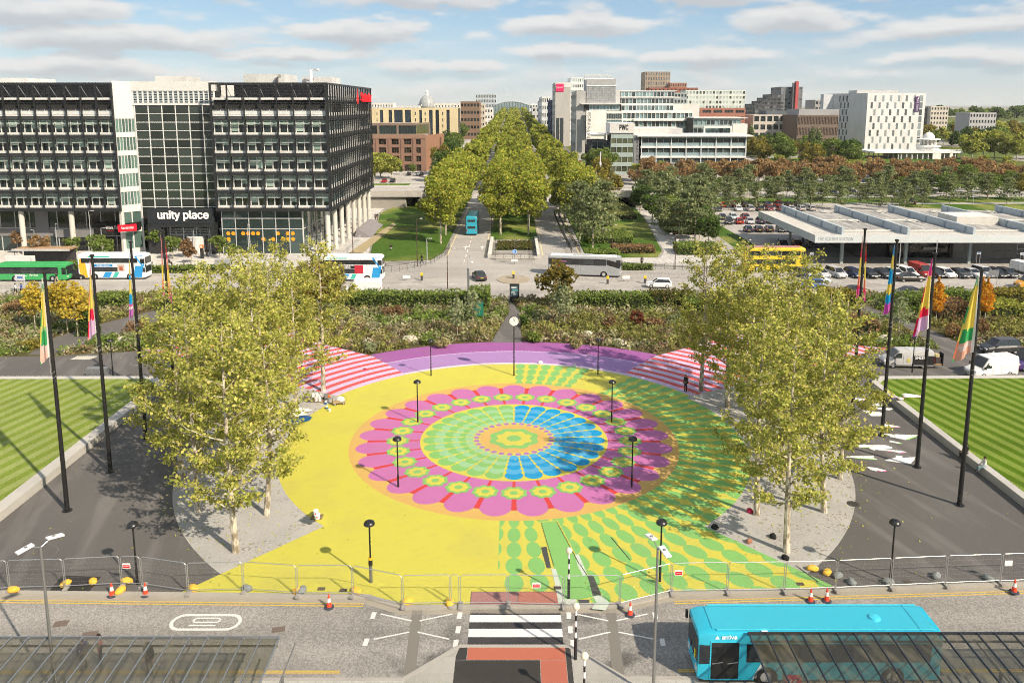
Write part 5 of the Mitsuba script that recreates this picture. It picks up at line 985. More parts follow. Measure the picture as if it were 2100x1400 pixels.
for px, py, r_, h, pal, lab in ((1297, 668, 1.0, 2.3, 'maroon', 'dark red leaved shrub in the right garden bed'), (1240, 672, 1.0, 1.6, 'russet', 'brown shrub left of the dark red one'), (1335, 672, 1.1, 1.8, 'russet', 'rust brown shrub right of the dark red one'), (1070, 670, 1.0, 1.4, 'dark', 'dark rounded shrub right of the garden path, near the road'), (1085, 700, 1.1, 1.5, 'green', 'green shrub right of the garden path, near the painted arc'), (950, 655, 1.2, 1.6, 'dark', 'dark green shrub below the left hedge end'), (1005, 672, .9, 1.5, 'straw', 'pale grass clump left of the garden path'), (985, 690, 1.0, 1.3, 'straw', 'second pale grass clump left of the garden path'), (800, 650, 1.5, 1.6, 'russet', 'brown shrub before the middle of the left hedge'), (725, 668, 1.3, 1.3, 'straw', 'tall pale grass before the left hedge'), (770, 700, 1.0, 1.2, 'straw', 'pale grass clump near the purple arc'), (752, 722, .9, 1.3, 'grey', 'grey green grass clump at the arc edge'), (868, 705, 1.0, 1.1, 'green', 'low green shrub in the left garden bed'), (900, 712, 1.1, 1.2, 'straw', 'pale clump at the arc edge, left of the path'), (1175, 712, 1.0, 1.1, 'straw', 'pale clump at the arc edge, right of the path'), (1420, 690, 1.3, 1.4, 'bronze', 'olive shrub by the right striped wing'), (1375, 668, 1.5, 1.7, 'grey', 'grey green shrub in the right garden bed'), (1945, 690, 1.2, 1.6, 'autumn', 'rust red shrub behind the third right flag'), (2000, 682, 1.1, 2.0, 'russet', 'brown shrub beside the nearest right flag'), (275, 680, 1.6, 1.4, 'russet', 'brown shrub behind the third left flag'), (210, 705, 1.4, 1.2, 'green', 'green shrub at the left garden edge'), (185, 655, 1.5, 1.0, 'straw', 'pale grass bank by the second left flag'), (60, 715, 1.6, 1.0, 'bronze', 'olive shrub by the first left flag')):
    shrub('garden_shrub', px, py, r_, h, pal, lab)
# herbaceous planting: uncountable, one mass
r = np.random.default_rng(77); zone = garden_poly.difference(plaza_poly.buffer(.25)).difference(unary_union([W((1003, 703), (1058, 703), (1055, 640), (1035, 615), (1040, 640)).buffer(.5), Polygon([(-57, 89), (-53, 89), (-50, 97), (-43, 108), (-50, 113), (-55, 104), (-58, 97)]).buffer(-.3), Polygon([(50.7, 91), (54.4, 91.3), (53.5, 102), (50, 116), (47, 116), (51, 103)]).buffer(.4)]))
pts = np.stack([r.uniform(-92, 98, 16000), r.uniform(88, 121, 16000)], -1); pts = pts[shapely.contains_xy(zone, pts[:, 0], pts[:, 1])][:11000]
kind = meshkit.fbm(np.hstack([pts * [.09, .2], pts[:, :1] * 0]), 4, 8) + r.normal(size=len(pts)) * .07; pk = np.array(['green', 'grey', 'straw', 'russet', 'bronze'])
edges = np.array([.38, .46, .54, .6]); which = np.searchsorted(edges, kind); parts = []
HB = dict(green=[(.2, .29, .06), (.26, .34, .08), (.14, .22, .04)], grey=[(.36, .38, .2), (.28, .31, .14)], straw=[(.46, .43, .28), (.4, .38, .22)], russet=[(.32, .23, .13), (.26, .2, .12)], bronze=[(.32, .31, .1), (.26, .28, .08)])
for i, k in enumerate(pk):
    c0 = pts[which == i]
    if not len(c0): continue
    m = 19; hgt = r.uniform(.35, 1.0, len(c0)); c = np.repeat(np.hstack([c0, hgt[:, None] * 0]), m, 0); q = r.normal(size=c.shape); q /= np.linalg.norm(q, axis=1, keepdims=True)
    hh = np.repeat(hgt, m); c[:, :2] += q[:, :2] * .42 * (.5 + hh[:, None]); c[:, 2] = .15 + np.abs(q[:, 2]) * hh
    tone = np.repeat(r.uniform(.6, 1.35, len(c0)), m * 4)[:, None]; v, f, col = leafshape(c, .2, HB[k], r, up=.2, long=1.8); parts.append((v, f, col * tone))
fl = pts[r.integers(0, len(pts), 500)]; fl = np.repeat(fl[meshkit.fbm(np.hstack([fl * .15, fl[:, :1] * 0]), 2, 4) > .52], 8, 0); c = np.hstack([fl + r.normal(size=fl.shape) * .3, r.uniform(.5, .9, (len(fl), 1))]); parts.append(leafshape(c, .14, [(.5, .25, .35), (.6, .55, .55), (.45, .2, .3)], r))
put('garden_planting', leafply(parts), label='mixed grasses and perennials filling the garden beds behind the plaza', category='planting', kind='stuff')
def litter(key, poly, n, label, size=.12, z=Z0 + .03):
    a = np.array(poly.bounds); p = r.uniform(a[:2], a[2:], (n * 3, 2)); p = p[shapely.contains_xy(poly, p[:, 0], p[:, 1])][:n]; v, f, col = leafshape(np.hstack([p, np.full((len(p), 1), z)]), size, 'olive', r, up=6)
    put(key, leafply([(v, f, col * 1.1)]), label=label, category='fallen leaves', kind='stuff')
litter('fallen_leaves', plaza_poly, 500, 'scattered yellow fallen leaves on the plaza'); litter('fallen_leaves', lens[-1].buffer(1), 420, 'fallen leaves under the left hand grove'); litter('fallen_leaves', lens[1].buffer(1), 420, 'fallen leaves under the right hand grove')
for px, py, q in ((833, 700, .75), (748, 704, .6), (1197, 688, .6), (1260, 706, .6), (1806, 700, .8), (243, 700, .55)):
    x, y = spot(px, py); ic = trimesh.creation.icosphere(2); v = np.array(ic.vertices); v *= (.75 + .6 * meshkit.fbm(v * 1.3 + px, 3, 3))[:, None] * np.array([q * 1.2, q, q * .8])
    put('boulder', shape(MB().add(v, ic.faces, (.5, .46, .38)), 'weathered', 40), mat4(x, y, .3), label='pale boulder in the garden planting, ' + {833: 'large white one left of the clock', 748: 'by the left arc end', 1197: 'flat one right of the clock', 1260: 'small one by the right arc', 1806: 'by the right striped wing', 243: 'by the left striped wing'}[px], category='boulder', group='boulders in the garden')
# ------------------------------------------------------------------ street furniture
scene['cloth'] = {'type': 'principledthin', 'base_color': VC, 'roughness': .6, 'diff_trans': .7, 'spec_trans': 0.0}
BLK = (.012, .012, .013)
# flag poles and their banners
pm = MB().lathe([(.34, 0), (.34, .05), (.2, .06)], 12, BLK); pole = MB().tube([(0, 0, .05), (0, 0, 17.2)], [.165, .095], 12, BLK); capm = MB().lathe([(.1, 17.2), (.17, 17.22), (.17, 17.36), (0, 17.4)], 10, BLK)
ropes = MB().tube([(.13 * math.cos(t), .13 * math.sin(t) - .1, 9.6 + .06 * t) for t in np.linspace(0, 12.6, 14)], .012, 3, (.5, .5, .48)).tube([(-.2, -.05, 16.9), (-.19, -.06, 9.7)], .01, 3, (.5, .5, .48))
flag_parts = [('base_plate', shape(pm, 'satin')), ('pole', shape(pole, 'satin', 40)), ('finial', shape(capm, 'satin')), ('halyard', shape(ropes, 'satin'))]
G1, Y1, M1, R1, B1, L1, W1, O1 = (.05, .36, .12), (.78, .62, .12), (.72, .08, .36), (.7, .03, .08), (.02, .36, .68), (.66, .45, .66), (.75, .75, .72), (.72, .3, .2)
def banner(bands, length, width, bottom, seed, lean=-1, edge=None, fold=.16):
    """a long hanging flag gathered at its head; bands = [(t, colour)] from the top"""
    m = MB(); nx, nz = 9, 30; g = np.random.default_rng(seed); ph = g.uniform(0, 6)
    def pt(i, k):
        u, t = i / nx, k / nz; w = width * (.06 + .94 * t ** .95); drop = .06 * length * u * t ** 2
        return (lean * (.16 + u * w), fold * (.25 + t) * math.sin(u * 9 + ph + t * 2) * min(1, width) - .12 * t, bottom + length * (1 - t) - drop - .4 * u * t * width)
    for k in range(nz):
        for i in range(nx):
            t = (k + .5) / nz + (.05 * (i / nx)); c = [b for q, b in bands if q <= t] or [bands[0][1]]; c = np.array(c[-1])
            if i == 0 and edge: c = np.array(W1)
            if edge and i == nx - 1: c = np.array(edge[int(t * 5) % len(edge)])
            m.quad(pt(i, k), pt(i + 1, k), pt(i + 1, k + 1), pt(i, k + 1), c)
    return m
FL = [(-1, 53.4, 'first flag pole from the front in the left row, yellow and green flag', [(0, W1), (.08, G1), (.16, Y1), (.62, (.3, .5, .2)), (.66, G1), (.84, (.7, .55, .48)), (.92, (.75, .5, .42))], 5.5, .62, 11.4, [G1, Y1, G1, Y1, (.7, .5, .4)]),
      (-1, 59.6, 'second flag pole from the front in the left row, yellow, crimson and lilac flag', [(0, M1), (.14, O1), (.2, Y1), (.66, R1), (.8, L1)], 5.5, .6, 11.3, [O1, Y1, O1, Y1, R1]),
      (-1, 65.8, 'third flag pole from the front in the left row, narrow blue and yellow flag', [(0, B1), (.2, Y1), (.42, B1), (.5, Y1), (.7, B1), (.84, M1), (.88, W1), (.92, (.5, .16, .5))], 5.6, .4, 11.2, None),
      (-1, 72.0, 'farthest flag pole of the left row, folded red and yellow flag', [(0, R1), (.35, O1), (.5, Y1), (.72, O1), (.86, R1), (.9, M1)], 5.4, .3, 11.3, None),
      (1, 54.2, 'first flag pole from the front in the right row, green and yellow flag with a pink hem', [(0, W1), (.06, (.4, .6, .4)), (.14, Y1), (.68, G1), (.83, (.75, .45, .36)), (.86, (.75, .6, .56)), (.92, (.74, .4, .3))], 5.4, 1.3, 11.5, [G1, Y1, G1, Y1, (.7, .2, .1)]),
      (1, 60.4, 'second flag pole from the front in the right row, pink, yellow and crimson flag', [(0, M1), (.26, Y1), (.7, R1), (.82, L1)], 5.4, 1.1, 11.5, [M1, (.75, .4, .5), R1, Y1, R1]),
      (1, 66.6, 'third flag pole from the front in the right row, blue and yellow banded flag', [(0, B1), (.18, Y1), (.38, B1), (.6, Y1), (.75, B1), (.88, (.55, .1, .45))], 5.6, .6, 11.3, None),
      (1, 72.8, 'farthest flag pole of the right row, folded red and yellow flag', [(0, O1), (.25, R1), (.4, Y1), (.7, O1), (.85, R1), (.9, M1)], 5.6, .32, 11.2, None)]
for i, (sg_, y, lab, bands_, ln_, wd, bt, ed) in enumerate(FL):
    x = sg_ * (31.8 if sg_ < 0 else 32.15)
    k = place(flag_parts, 'flagpole', mat4(x, y, Z0), lab[:lab.rindex(',')], 'flagpole', 'flagpoles along the lawns')
    fm = banner(bands_, ln_, wd, bt, i + 3, edge=ed)
    if i in (3, 7):
        for v, c in zip(banner(bands_, ln_ * .97, .3, bt - .3, i + 30, lean=1).v, banner(bands_, ln_ * .97, .3, bt - .3, i + 30, lean=1).c): fm.add(v, [[0, 1, 2, 3]], c)
    put('flag', (fm, 'cloth'), mat4(x, y, Z0), label=lab.split(', ', 1)[1] + ' on the ' + lab.split(' flag pole')[0] + ' pole of the ' + ('left' if sg_ < 0 else 'right') + ' row', category='flag', group='flags along the lawns')
# black mushroom lamps
lp = [('column', shape(MB().tube([(0, 0, 0), (0, 0, .95), (0, 0, 1.0), (0, 0, 3.8)], [.075, .075, .055, .05], 10, BLK), 'satin', 40)), ('hood', shape(MB().lathe([(.33, 3.76), (.34, 3.82), (.29, 3.93), (.17, 4.01), (0, 4.05)], 16, BLK), 'paint', 50)), ('diffuser', shape(MB().lathe([(.05, 3.74), (.28, 3.755), (.32, 3.77)], 14, (.6, .6, .56)), 'satin'))]
LS = [(-22.7, 44.5, 'at the fence on the left hand asphalt'), (-8.64, 44.65, 'on the lower yellow flare, with a yellow band'), (8.84, 44.75, 'on the dotted flare beside the fence'), (22.8, 44.75, 'at the fence on the right hand asphalt'), (-8.75, 57.0, 'at the lower left edge of the petals'), (8.9, 57.0, 'at the lower right edge of the petals'), (-8.75, 69.6, 'on the upper left ring of flowers'), (8.89, 69.6, 'on the upper right ring of flowers'), (-8.86, 82.5, 'at the upper left yellow edge by the violet arc'), (9.0, 82.8, 'at the upper right edge by the violet arc'), (-42.85, 82.5, 'by the stacked barriers at the left'), (43.1, 83.6, 'beside the black and white van'), (-30, 84, 'behind the left hand grove'), (27.5, 84, 'behind the right hand grove')]
for x, y, w in LS:
    k = place(lp, 'lamp_post', mat4(x, y, Z0), 'black mushroom headed lamp post ' + w, 'lamp post', 'black mushroom lamp posts')
    if 'yellow band' in w: put(k + '__base_sleeve', (MB().tube([(0, 0, 0), (0, 0, 1.15)], .1, 10, (.12, .12, .11)).tube([(0, 0, 1.15), (0, 0, 1.5)], .13, 10, BLK).tube([(0, 0, 1.5), (0, 0, 1.62)], .135, 10, (.7, .42, .02)), 'satin'), mat4(x, y, Z0))
# the plaza clock
ck = thing('clock', 'round white clock on a tall black post at the top of the painted circle', 'clock'); M = mat4(0, 82.5, Z0)
put(ck + '__post', (MB().tube([(0, 0, 0), (0, 0, 5.5)], [.08, .06], 10, BLK), 'satin'), M)
fcm = MB(); th = np.arange(28) * 2 * math.pi / 28; ring = lambda r, y: [(r * math.cos(t), y, 6.02 + r * math.sin(t)) for t in th]
put(ck + '__case', (MB().loft([ring(.5, -.16), ring(.54, -.12), ring(.54, .12), ring(.5, .16)], (.04, .04, .04)), 'satin'), M)
put(ck + '__dial', (MB().loft([ring(.49, -.168), ring(.49, -.16)], (.72, .72, .7)), 'satin'), M)
mk = MB()
for k in range(12): a = k * math.pi / 6; mk.obox(.4 * math.sin(a), -.176, 6.02 + .4 * math.cos(a), .03, .008, .1, BLK, tilt=a)
put(ck + '__hour_marks', (mk, 'matte'), M); put(ck + '__hand', (MB().obox(-.01, -.18, 6.2, .028, .008, .4, BLK, tilt=.06), 'matte'), M); put(ck + '__hand', (MB().obox(.025, -.186, 6.14, .045, .008, .3, BLK, tilt=-.2), 'matte'), M)
# mesh fencing along the road
FP = [(-60, 1216), (12, 1210), (126, 1207), (242, 1201), (284, 1202), (378, 1216), (492, 1213), (602, 1221), (716, 1221), (818, 1243), (916, 1241), (935, 1242), (1033, 1241), (1147, 1244), (1263, 1242), (1368, 1216), (1483, 1214), (1600, 1213), (1705, 1210), (1818, 1205), (1930, 1200), (2042, 1196), (2165, 1192)]
GALV = (.5, .52, .53); Gp = [S(px, py, Z0) for px, py in FP]
blk = shape(MB().obox(0, 0, .06, .24, .62, .12, (.3, .29, .27)), 'weathered')
for i, (a, b) in enumerate(zip(Gp[:-1], Gp[1:])):
    a, b = np.array(a), np.array(b); e = (b - a); L = np.linalg.norm(e); e /= L; a = a + e * .05; L -= .1
    where = 'before the left hand asphalt' if i < 6 else 'before the yellow flare' if i < 11 else 'at the zebra crossing' if i < 14 else 'before the dotted flare' if i < 18 else 'before the right hand asphalt'
    k = thing('mesh_fence', 'mesh fence panel %s, %s from the left along the road' % (where, ordw(i)), 'fence', 'mesh fence panels along the road')
    q = lambda u, z: (a[0] + e[0] * u, a[1] + e[1] * u, Z0 + z)
    put(k + '__frame', (MB().tube([q(0, .05), q(0, 1.85), q(.1, 1.95), q(L - .1, 1.95), q(L, 1.85), q(L, .05)], .022, 6, GALV).tube([q(0, .22), q(L, .22)], .02, 6, GALV), 'metal'))
    wm = MB(); 
    for u in np.arange(.1, L - .05, .1): wm.tube([q(u, .24), q(u, 1.93)], .001, 3, GALV, cap=False)
    for z in np.arange(.45, 1.9, .29): wm.tube([q(.02, z), q(L - .02, z)], .0022, 3, GALV, cap=False)
    put(k + '__mesh_infill', (wm, 'metal'), kind='stuff'); put(k + '__foot', blk, mat4(a[0], a[1], Z0, math.atan2(e[1], e[0])))
    if i in (3, 12, 15, 21):
        sgx = q(.35 if i != 12 else 1.6, 1.35); sm_ = MB().obox(sgx[0], sgx[1] - .04, sgx[2], .46, .012, .34, (.78, .76, .72)); 
        if i != 21: sm_.obox(sgx[0], sgx[1] - .05, sgx[2] - .03, .4, .008, .2, (.66, .02, .03)); v, f = letters('SITE SAFETY' if i != 12 else 'NO ENTRY', .05, sgx[0] - .17, sgx[1] - .056, sgx[2] - .04, width=.34, depth=.004); sm_.add(v, f, (.8, .8, .78))
        put('fence_sign', (sm_, 'matte'), label='small %s sign on the fence %s' % ('red and white warning' if i != 21 else 'white', where), category='sign')
def lump(seed, sx, sy, sz):
    ic = trimesh.creation.icosphere(2); v = np.array(ic.vertices); v = v * (.7 + .6 * meshkit.fbm(v * 1.7 + seed, 3, seed))[:, None] * [sx, sy, sz]; v[:, 2] = np.maximum(v[:, 2], -sz * .6) + sz * .6; return v, ic.faces
SB = [(20, 1212, 1), (127, 1199, 1), (183, 1195, 1), (252, 1194, 1), (239, 1213, 1), (389, 1208, 1), (604, 1214, 1), (612, 1213, 0), (722, 1214, 1), (828, 1236, 1), (914, 1238, 1), (499, 1209, 0), (1710, 1183, 0), (1738, 1196, 0), (1814, 1196, 0), (1912, 1183, 0), (2020, 1189, 0), (1658, 1168, 1), (1688, 1176, 1)]
for i, (px, py, yel_) in enumerate(SB):
    x, y = S(px, py, Z0); v, f = lump(i, .36, .24, .2); c = (.7, .43, .06) if yel_ else (.2, .22, .22)
    put('sandbag', shape(MB().add(v, f, c), 'matte', 60), mat4(x, y, Z0, i * 1.1), label='%s sandbag on the fence feet, %s from the left' % ('yellow' if yel_ else 'grey', ordw(sorted(q[0] for q in SB).index(px))), category='sandbag', group='sandbags along the fence')
cb = MB().lathe([(0, 0), (.29, 0), (.29, .04), (.26, .06), (.15, .08)], 10, (.05, .055, .075)); c1 = MB().lathe([(.155, .08), (.11, .36)], 14, (.75, .07, .03)); c2 = MB().lathe([(.112, .36), (.07, .6)], 14, (.75, .74, .7)); c3 = MB().lathe([(.07, .6), (.035, .82), (0, .83)], 14, (.75, .07, .03))
cone = [('base', shape(cb, 'matte')), ('lower_band', shape(c1, 'satin')), ('reflective_sleeve', shape(c2, 'satin')), ('tip', shape(c3, 'satin'))]
for px, py, w in ((222, 1221, 'on the kerb before the left hand asphalt, left one of two'), (291, 1220, 'on the kerb before the left hand asphalt, right one of two'), (667, 1245, 'on the road before the yellow flare'), (1284, 1261, 'on the road right of the zebra crossing'), (1654, 1233, 'above the blue bus, left one of two'), (1687, 1232, 'above the blue bus, right one of two'), (2071, 1217, 'on the kerb at the right edge')):
    x, y = S(px, py); place(cone, 'traffic_cone', mat4(x, y, Z0 if y > 43.6 else .01), 'red traffic cone ' + w, 'traffic cone', 'traffic cones along the road')
for px, py, w in ((1158, 1226, 'behind the fence on the green walkway'), (1172, 1351, 'right of the zebra crossing'), (1189, 1462, 'nearest, at the bottom edge')):
    x, y = S(px, py, Z0); k = thing('crossing_beacon', 'striped crossing beacon with a pale globe, ' + w, 'beacon', 'striped crossing beacons'); M = mat4(x, y, Z0)
    put(k + '__sleeve', (MB().tube([(0, 0, 0), (0, 0, 1.25)], .085, 10, (.02, .02, .022)), 'satin'), M); st_ = MB()
    for j in range(5): st_.tube([(0, 0, 1.25 + .32 * j), (0, 0, 1.25 + .32 * (j + 1))], .055, 10, (.75, .75, .73) if j % 2 == 0 else (.02, .02, .022))
    put(k + '__striped_pole', (st_, 'satin'), M); put(k + '__globe', shape(MB().lathe([(.19 * math.sin(t), 3.02 - .19 * math.cos(t)) for t in np.linspace(0, math.pi, 10)], 14, (.74, .66, .52)), 'satin', 60), M)
for (px, py), rot, w in (((75, 1119), .95, 'in the left foreground'), ((1341, 1122), -1.25, 'in the right foreground, left of the blue bus')):
    x, y = S(px, py, 8.0); k = thing('street_lamp', 'grey twin headed street lamp ' + w, 'street lamp', 'twin headed street lamps'); M = mat4(x, y, Z0, rot)
    put(k + '__column', shape(MB().tube([(0, 0, 0), (0, 0, 7.85)], [.085, .055], 10, (.3, .31, .3)), 'metal', 40), M); put(k + '__arm', (MB().tube([(-.35, 0, 8.0), (0, 0, 7.82), (.35, 0, 8.0)], .03, 6, (.4, .41, .4)), 'metal'), M)
    for s in (-1, 1): put(k + '__head', (MB().obox(s * .68, 0, 8.06, .75, .3, .07, (.66, .67, .68), tilt=s * .16).obox(s * .62, 0, 8.11, .12, .12, .06, (.2, .2, .2)), 'satin'), M)
# bus shelters
def shelter(x0, x1, y0, y1, z, lab, dark_):
    k = thing('bus_shelter', lab, 'bus shelter', 'glass roofed bus shelters'); n = int(round((x1 - x0) / .86)); dx = (x1 - x0) / n; al = (.34, .37, .4) if not dark_ else (.1, .11, .13)
    zz = lambda y: z + .12 * (y - (y0 + y1) / 2) / (y1 - y0)
    for i in range(n):
        a, b = x0 + dx * i + .03, x0 + dx * (i + 1) - .03; put(k + '__roof_pane', (MB().quad((a, y0 + .1, zz(y0)), (b, y0 + .1, zz(y0)), (b, y1 - .1, zz(y1)), (a, y1 - .1, zz(y1))), 'canopy_glass'))
    for i in range(n + 1): x = x0 + dx * i; put(k + '__rafter', (MB().add([(x + s * .027, y, zz(y) + t) for s in (-1, 1) for y in (y0, y1) for t in (-.07, .04)], BOXF, al), 'metal'))
    put(k + '__gutter', (MB().box(x0 - .05, x1 + .05, y1 - .0, y1 + .05, zz(y1) - .1, zz(y1) + .045, al).box(x0 - .05, x1 + .05, y1 - .5, y1 - .42, zz(y1) - .16, zz(y1) - .09, (.16, .14, .11)), 'metal')); put(k + '__gutter', (MB().box(x0 - .05, x1 + .05, y0 - .06, y0 - .0, zz(y0) - .1, zz(y0) + .05, (.5, .52, .53)), 'metal'))
    for i in range(int((x1 - x0) / 5) + 1):
        x = x0 + .9 + 5 * i; put(k + '__post', (MB().tube([(x, (y0 + y1) / 2, Z0), (x, (y0 + y1) / 2, z - .12)], .07, 8, (.12, .12, .12)).tube([(x, y0 + .2, zz(y0) - .12), (x, y1 - .3, zz(y1) - .12)], .04, 6, (.14, .14, .14)), 'satin'))
    for i in range(int((x1 - x0) / 3.4)):
        x = x0 + 1.2 + 3.4 * i; put(k + '__bench', (MB().box(x, x + 1.9, y0 + 1.5, y0 + 1.95, .5, .56, (.1, .09, .08)).box(x + .1, x + .2, y0 + 1.6, y0 + 1.85, Z0, .5, (.1, .1, .1)).box(x + 1.7, x + 1.8, y0 + 1.6, y0 + 1.85, Z0, .5, (.1, .1, .1)), 'satin'))
        put(k + '__screen_panel', (MB().box(x - .5, x + 2.6, y0 + 1.2, y0 + 1.24, .4, 2.3, (.05, .06, .06)), 'glazing'))
    return k
shelter(-31.5, -11.45, 30.6, 35.58, 2.9, 'long glass roofed bus shelter with pale rafters, bottom left corner', False); sh2 = shelter(11.55, 34.0, 30.8, 35.9, 2.9, 'long glass roofed bus shelter with dark rafters, bottom right corner', True)
put(sh2 + '__stop_flag', (MB().box(12.6, 13.5, 33.9, 33.95, 1.5, 2.2, (.55, .03, .08)).add(*letters('Y4', .3, 12.75, 33.88, 1.7, bold=True), (.8, .8, .8)), 'matte'))
# railings, signs, lamps and masts round the far road
def railing(key, pts, lab, h=1.05, rails=3, c=(.03, .03, .03), step=1.6):
    line = LineString(pts); m = MB(); z = .1
    for q in range(rails): m.tube([(x, y, z + h * (q + 1) / rails) for x, y in pts], .022 + .01 * (q == rails - 1), 4, c)
    pk_ = MB()
    for s in np.arange(0, line.length, step): p = line.interpolate(s); pk_.tube([(p.x, p.y, 0), (p.x, p.y, z + h)], .03, 4, c)
    return place([('rail', shape(m, 'satin')), ('posts', shape(pk_, 'satin'))], key, None, lab, 'railing')
railing('railing', [S(*p) for p in ((776, 560), (800, 558), (845, 551), (880, 541), (905, 525), (915, 507))], 'black railing curving round the foot of the sloping lawn'); railing('railing', [S(*p) for p in ((1225, 553), (1275, 553), (1340, 553), (1400, 553), (1440, 550))], 'black railing along the road right of the grey coach')
railing('railing', [S(*p) for p in ((1335, 610), (1400, 612), (1480, 612))], 'black railing at the garden edge left of the right hand grove'); railing('railing', [S(*p) for p in ((1008, 533), (1008, 497))], 'black railing on the left side of the sunken median', rails=5, step=.6); railing('railing', [S(*p) for p in ((1087, 533), (1087, 497))], 'black railing on the right side of the sunken median', rails=5, step=.6); railing('railing', [S(*p) for p in ((1008, 532), (1087, 532))], 'railing across the front of the sunken median', rails=3)
railing('railing', [S(*p) for p in ((1165, 520), (1140, 470), (1128, 440))], 'black railing on the right of the boulevard carriageway', rails=4, step=1.0); railing('railing', [S(*p) for p in ((1182, 520), (1150, 470), (1136, 440))], 'second black railing on the right of the boulevard carriageway', rails=4, step=1.0); railing('railing', [S(*p) for p in ((0, 556), (60, 556), (118, 552))], 'railing behind the green bus', rails=3)
wl = MB(); wl.box(-5.0, -4.4, 150.3, 171, 0, .85, (.5, .48, .44)); wl.box(4.4, 5.0, 150.3, 171, 0, .85, (.5, .48, .44)); wl.box(-4.39, 4.39, 150.3, 150.8, 0, .4, (.52, .5, .46)); put('median_wall', (wl, 'weathered'), label='low concrete wall round the sunken median', category='wall')
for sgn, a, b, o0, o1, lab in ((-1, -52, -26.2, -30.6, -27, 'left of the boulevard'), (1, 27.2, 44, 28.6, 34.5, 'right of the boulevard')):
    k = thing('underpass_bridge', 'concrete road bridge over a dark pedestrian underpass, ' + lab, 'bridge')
    put(k + '__deck', (MB().box(a, b, 226, 250, 3.1, 4.2, (.4, .38, .35)), 'weathered')); put(k + '__parapet', (MB().box(a, b, 225.7, 226.0, 3.3, 5.1, (.45, .43, .4)), 'weathered')); put(k + '__abutment', (MB().box(a, o0, 226.6, 249, 0, 3.09, (.33, .31, .28)).box(o1, b, 226.6, 249, 0, 3.09, (.33, .31, .28)).box(o0, o1, 246, 249, 0, 3.09, (.03, .03, .03)), 'weathered'))  # near-black back wall closes the opening, its darkness painted in
    put(k + '__road', (MB().box(a, b, 226.1, 250, 4.205, 4.22, (.3, .29, .27)), 'pale_road')); rl = MB(); rl.tube([(a, 225.9, 5.9), (b, 225.9, 5.9)], .04, 4, (.4, .4, .4))
    for x in np.arange(a, b, 1.8): rl.tube([(x, 225.9, 5.1), (x, 225.9, 5.9)], .03, 4, (.4, .4, .4))
    put(k + '__railing', (rl, 'satin'))
def column_lamp(px, py, h, lab, c=(.07, .035, .03), arm=0.9, head=(.5, .5, .48), key='street_lamp'):
    x, y = S(px, py); place([('column', shape(MB().tube([(0, 0, 0), (0, 0, h)], [.09, .05], 6, c), 'satin')), ('arm', shape(MB().tube([(0, 0, h), (arm * .5, 0, h + .15), (arm, 0, h + .12)], .035, 5, c), 'satin')), ('head', shape(MB().obox(arm + .2, 0, h + .1, .55, .22, .09, head), 'satin'))], key, mat4(x, y, 0, (px % 7) * .9), lab, 'street lamp', 'slim street lamps of the far road')
for px, py, h, w in ((910, 594, 6.5, 'on the road left of the dark car'), (848, 546, 8.5, 'at the foot of the sloping lawn'), (716, 521, 6, 'on the office walk beside the lawn'), (1434, 611, 8.8, 'at the garden edge left of the right hand grove'), (1376, 552, 6.4, 'on the right hand walkway'), (1247, 522, 5.6, 'in the wooded bed behind the coach'), (1000, 474, 6, 'between the boulevard carriageways'), (1868, 700, 0, ''), (660, 505, 5, 'before the office columns'), (1520, 590, 7.5, 'by the yellow bus')):
    if h: column_lamp(px, py, h, 'slim dark street lamp ' + w)
for px, py, h, w in ((182, 530, 9.0, 'tall grey lamp column above the first double decker'), (66, 520, 4.6, 'short pale lamp on the office forecourt, left one'), (203, 520, 5.0, 'short pale lamp on the office forecourt, middle one'), (392, 520, 5.0, 'short pale lamp on the office forecourt, right one'), (503, 530, 6.5, 'pale curved lamp before the glazed ground floor'), (111, 522, 6.0, 'pale curved lamp by the forecourt shelter'), (868, 538, 4.4, 'short lamp on the sloping lawn'), (1905, 600, 8.2, 'dark road lamp behind the second right flag pole'), (1834, 565, 6, 'thin lamp before the old bus station'), (1987, 420, 5, 'pale lamp behind the station roof'), (1640, 415, 6, 'pale lamp in the car park behind the station'), (790, 400, 6, 'pale lamp by the left underpass')): column_lamp(px, py, h, w, (.4, .42, .43), .5)
x, y = S(953, 640); k = thing('camera_mast', 'tall dark camera mast in the garden with a curved top, left of the path', 'mast')
put(k + '__mast', (MB().tube([(0, 0, 0), (0, 0, 6.3)], .14, 8, (.12, .13, .14)).tube([(0, 0, 6.3), (0, 0, 7.6), (.25, 0, 8.0), (.5, 0, 7.6), (.5, 0, 7.2)], .06, 6, (.4, .41, .42)), 'satin'), mat4(x, y, 0)); put(k + '__camera', (MB().lathe([(0, 6.9), (.2, 7.0), (.2, 7.25), (0, 7.35)], 8, (.6, .6, .6), (.5, 0, 0)), 'satin'), mat4(x, y, 0))
x, y = S(1222, 402); place([('mast', shape(MB().tube([(0, 0, 0), (0, 0, 13)], [.2, .14], 8, (.5, .52, .53)), 'satin')), ('antenna', shape(MB().lathe([(.3, 9.8), (.35, 10.2), (.3, 11)], 8, (.6, .6, .6)).tube([(0, 0, 11), (0, 0, 14.2)], .18, 8, (.6, .61, .62)), 'satin'))], 'radio_mast', mat4(x, y, 0), 'pale radio mast rising above the trees right of the boulevard', 'mast')
x, y = S(1047, 621); k = thing('display_totem', 'dark free standing display panel at the road end of the garden path', 'display'); M = mat4(x, y, .13)
put(k + '__case', (MB().box(-.7, .7, -.12, .12, 0, 2.75, (.015, .016, .018)), 'satin'), M); sc_ = MB().box(-.56, .56, -.135, -.121, .85, 2.5, (.05, .09, .11))
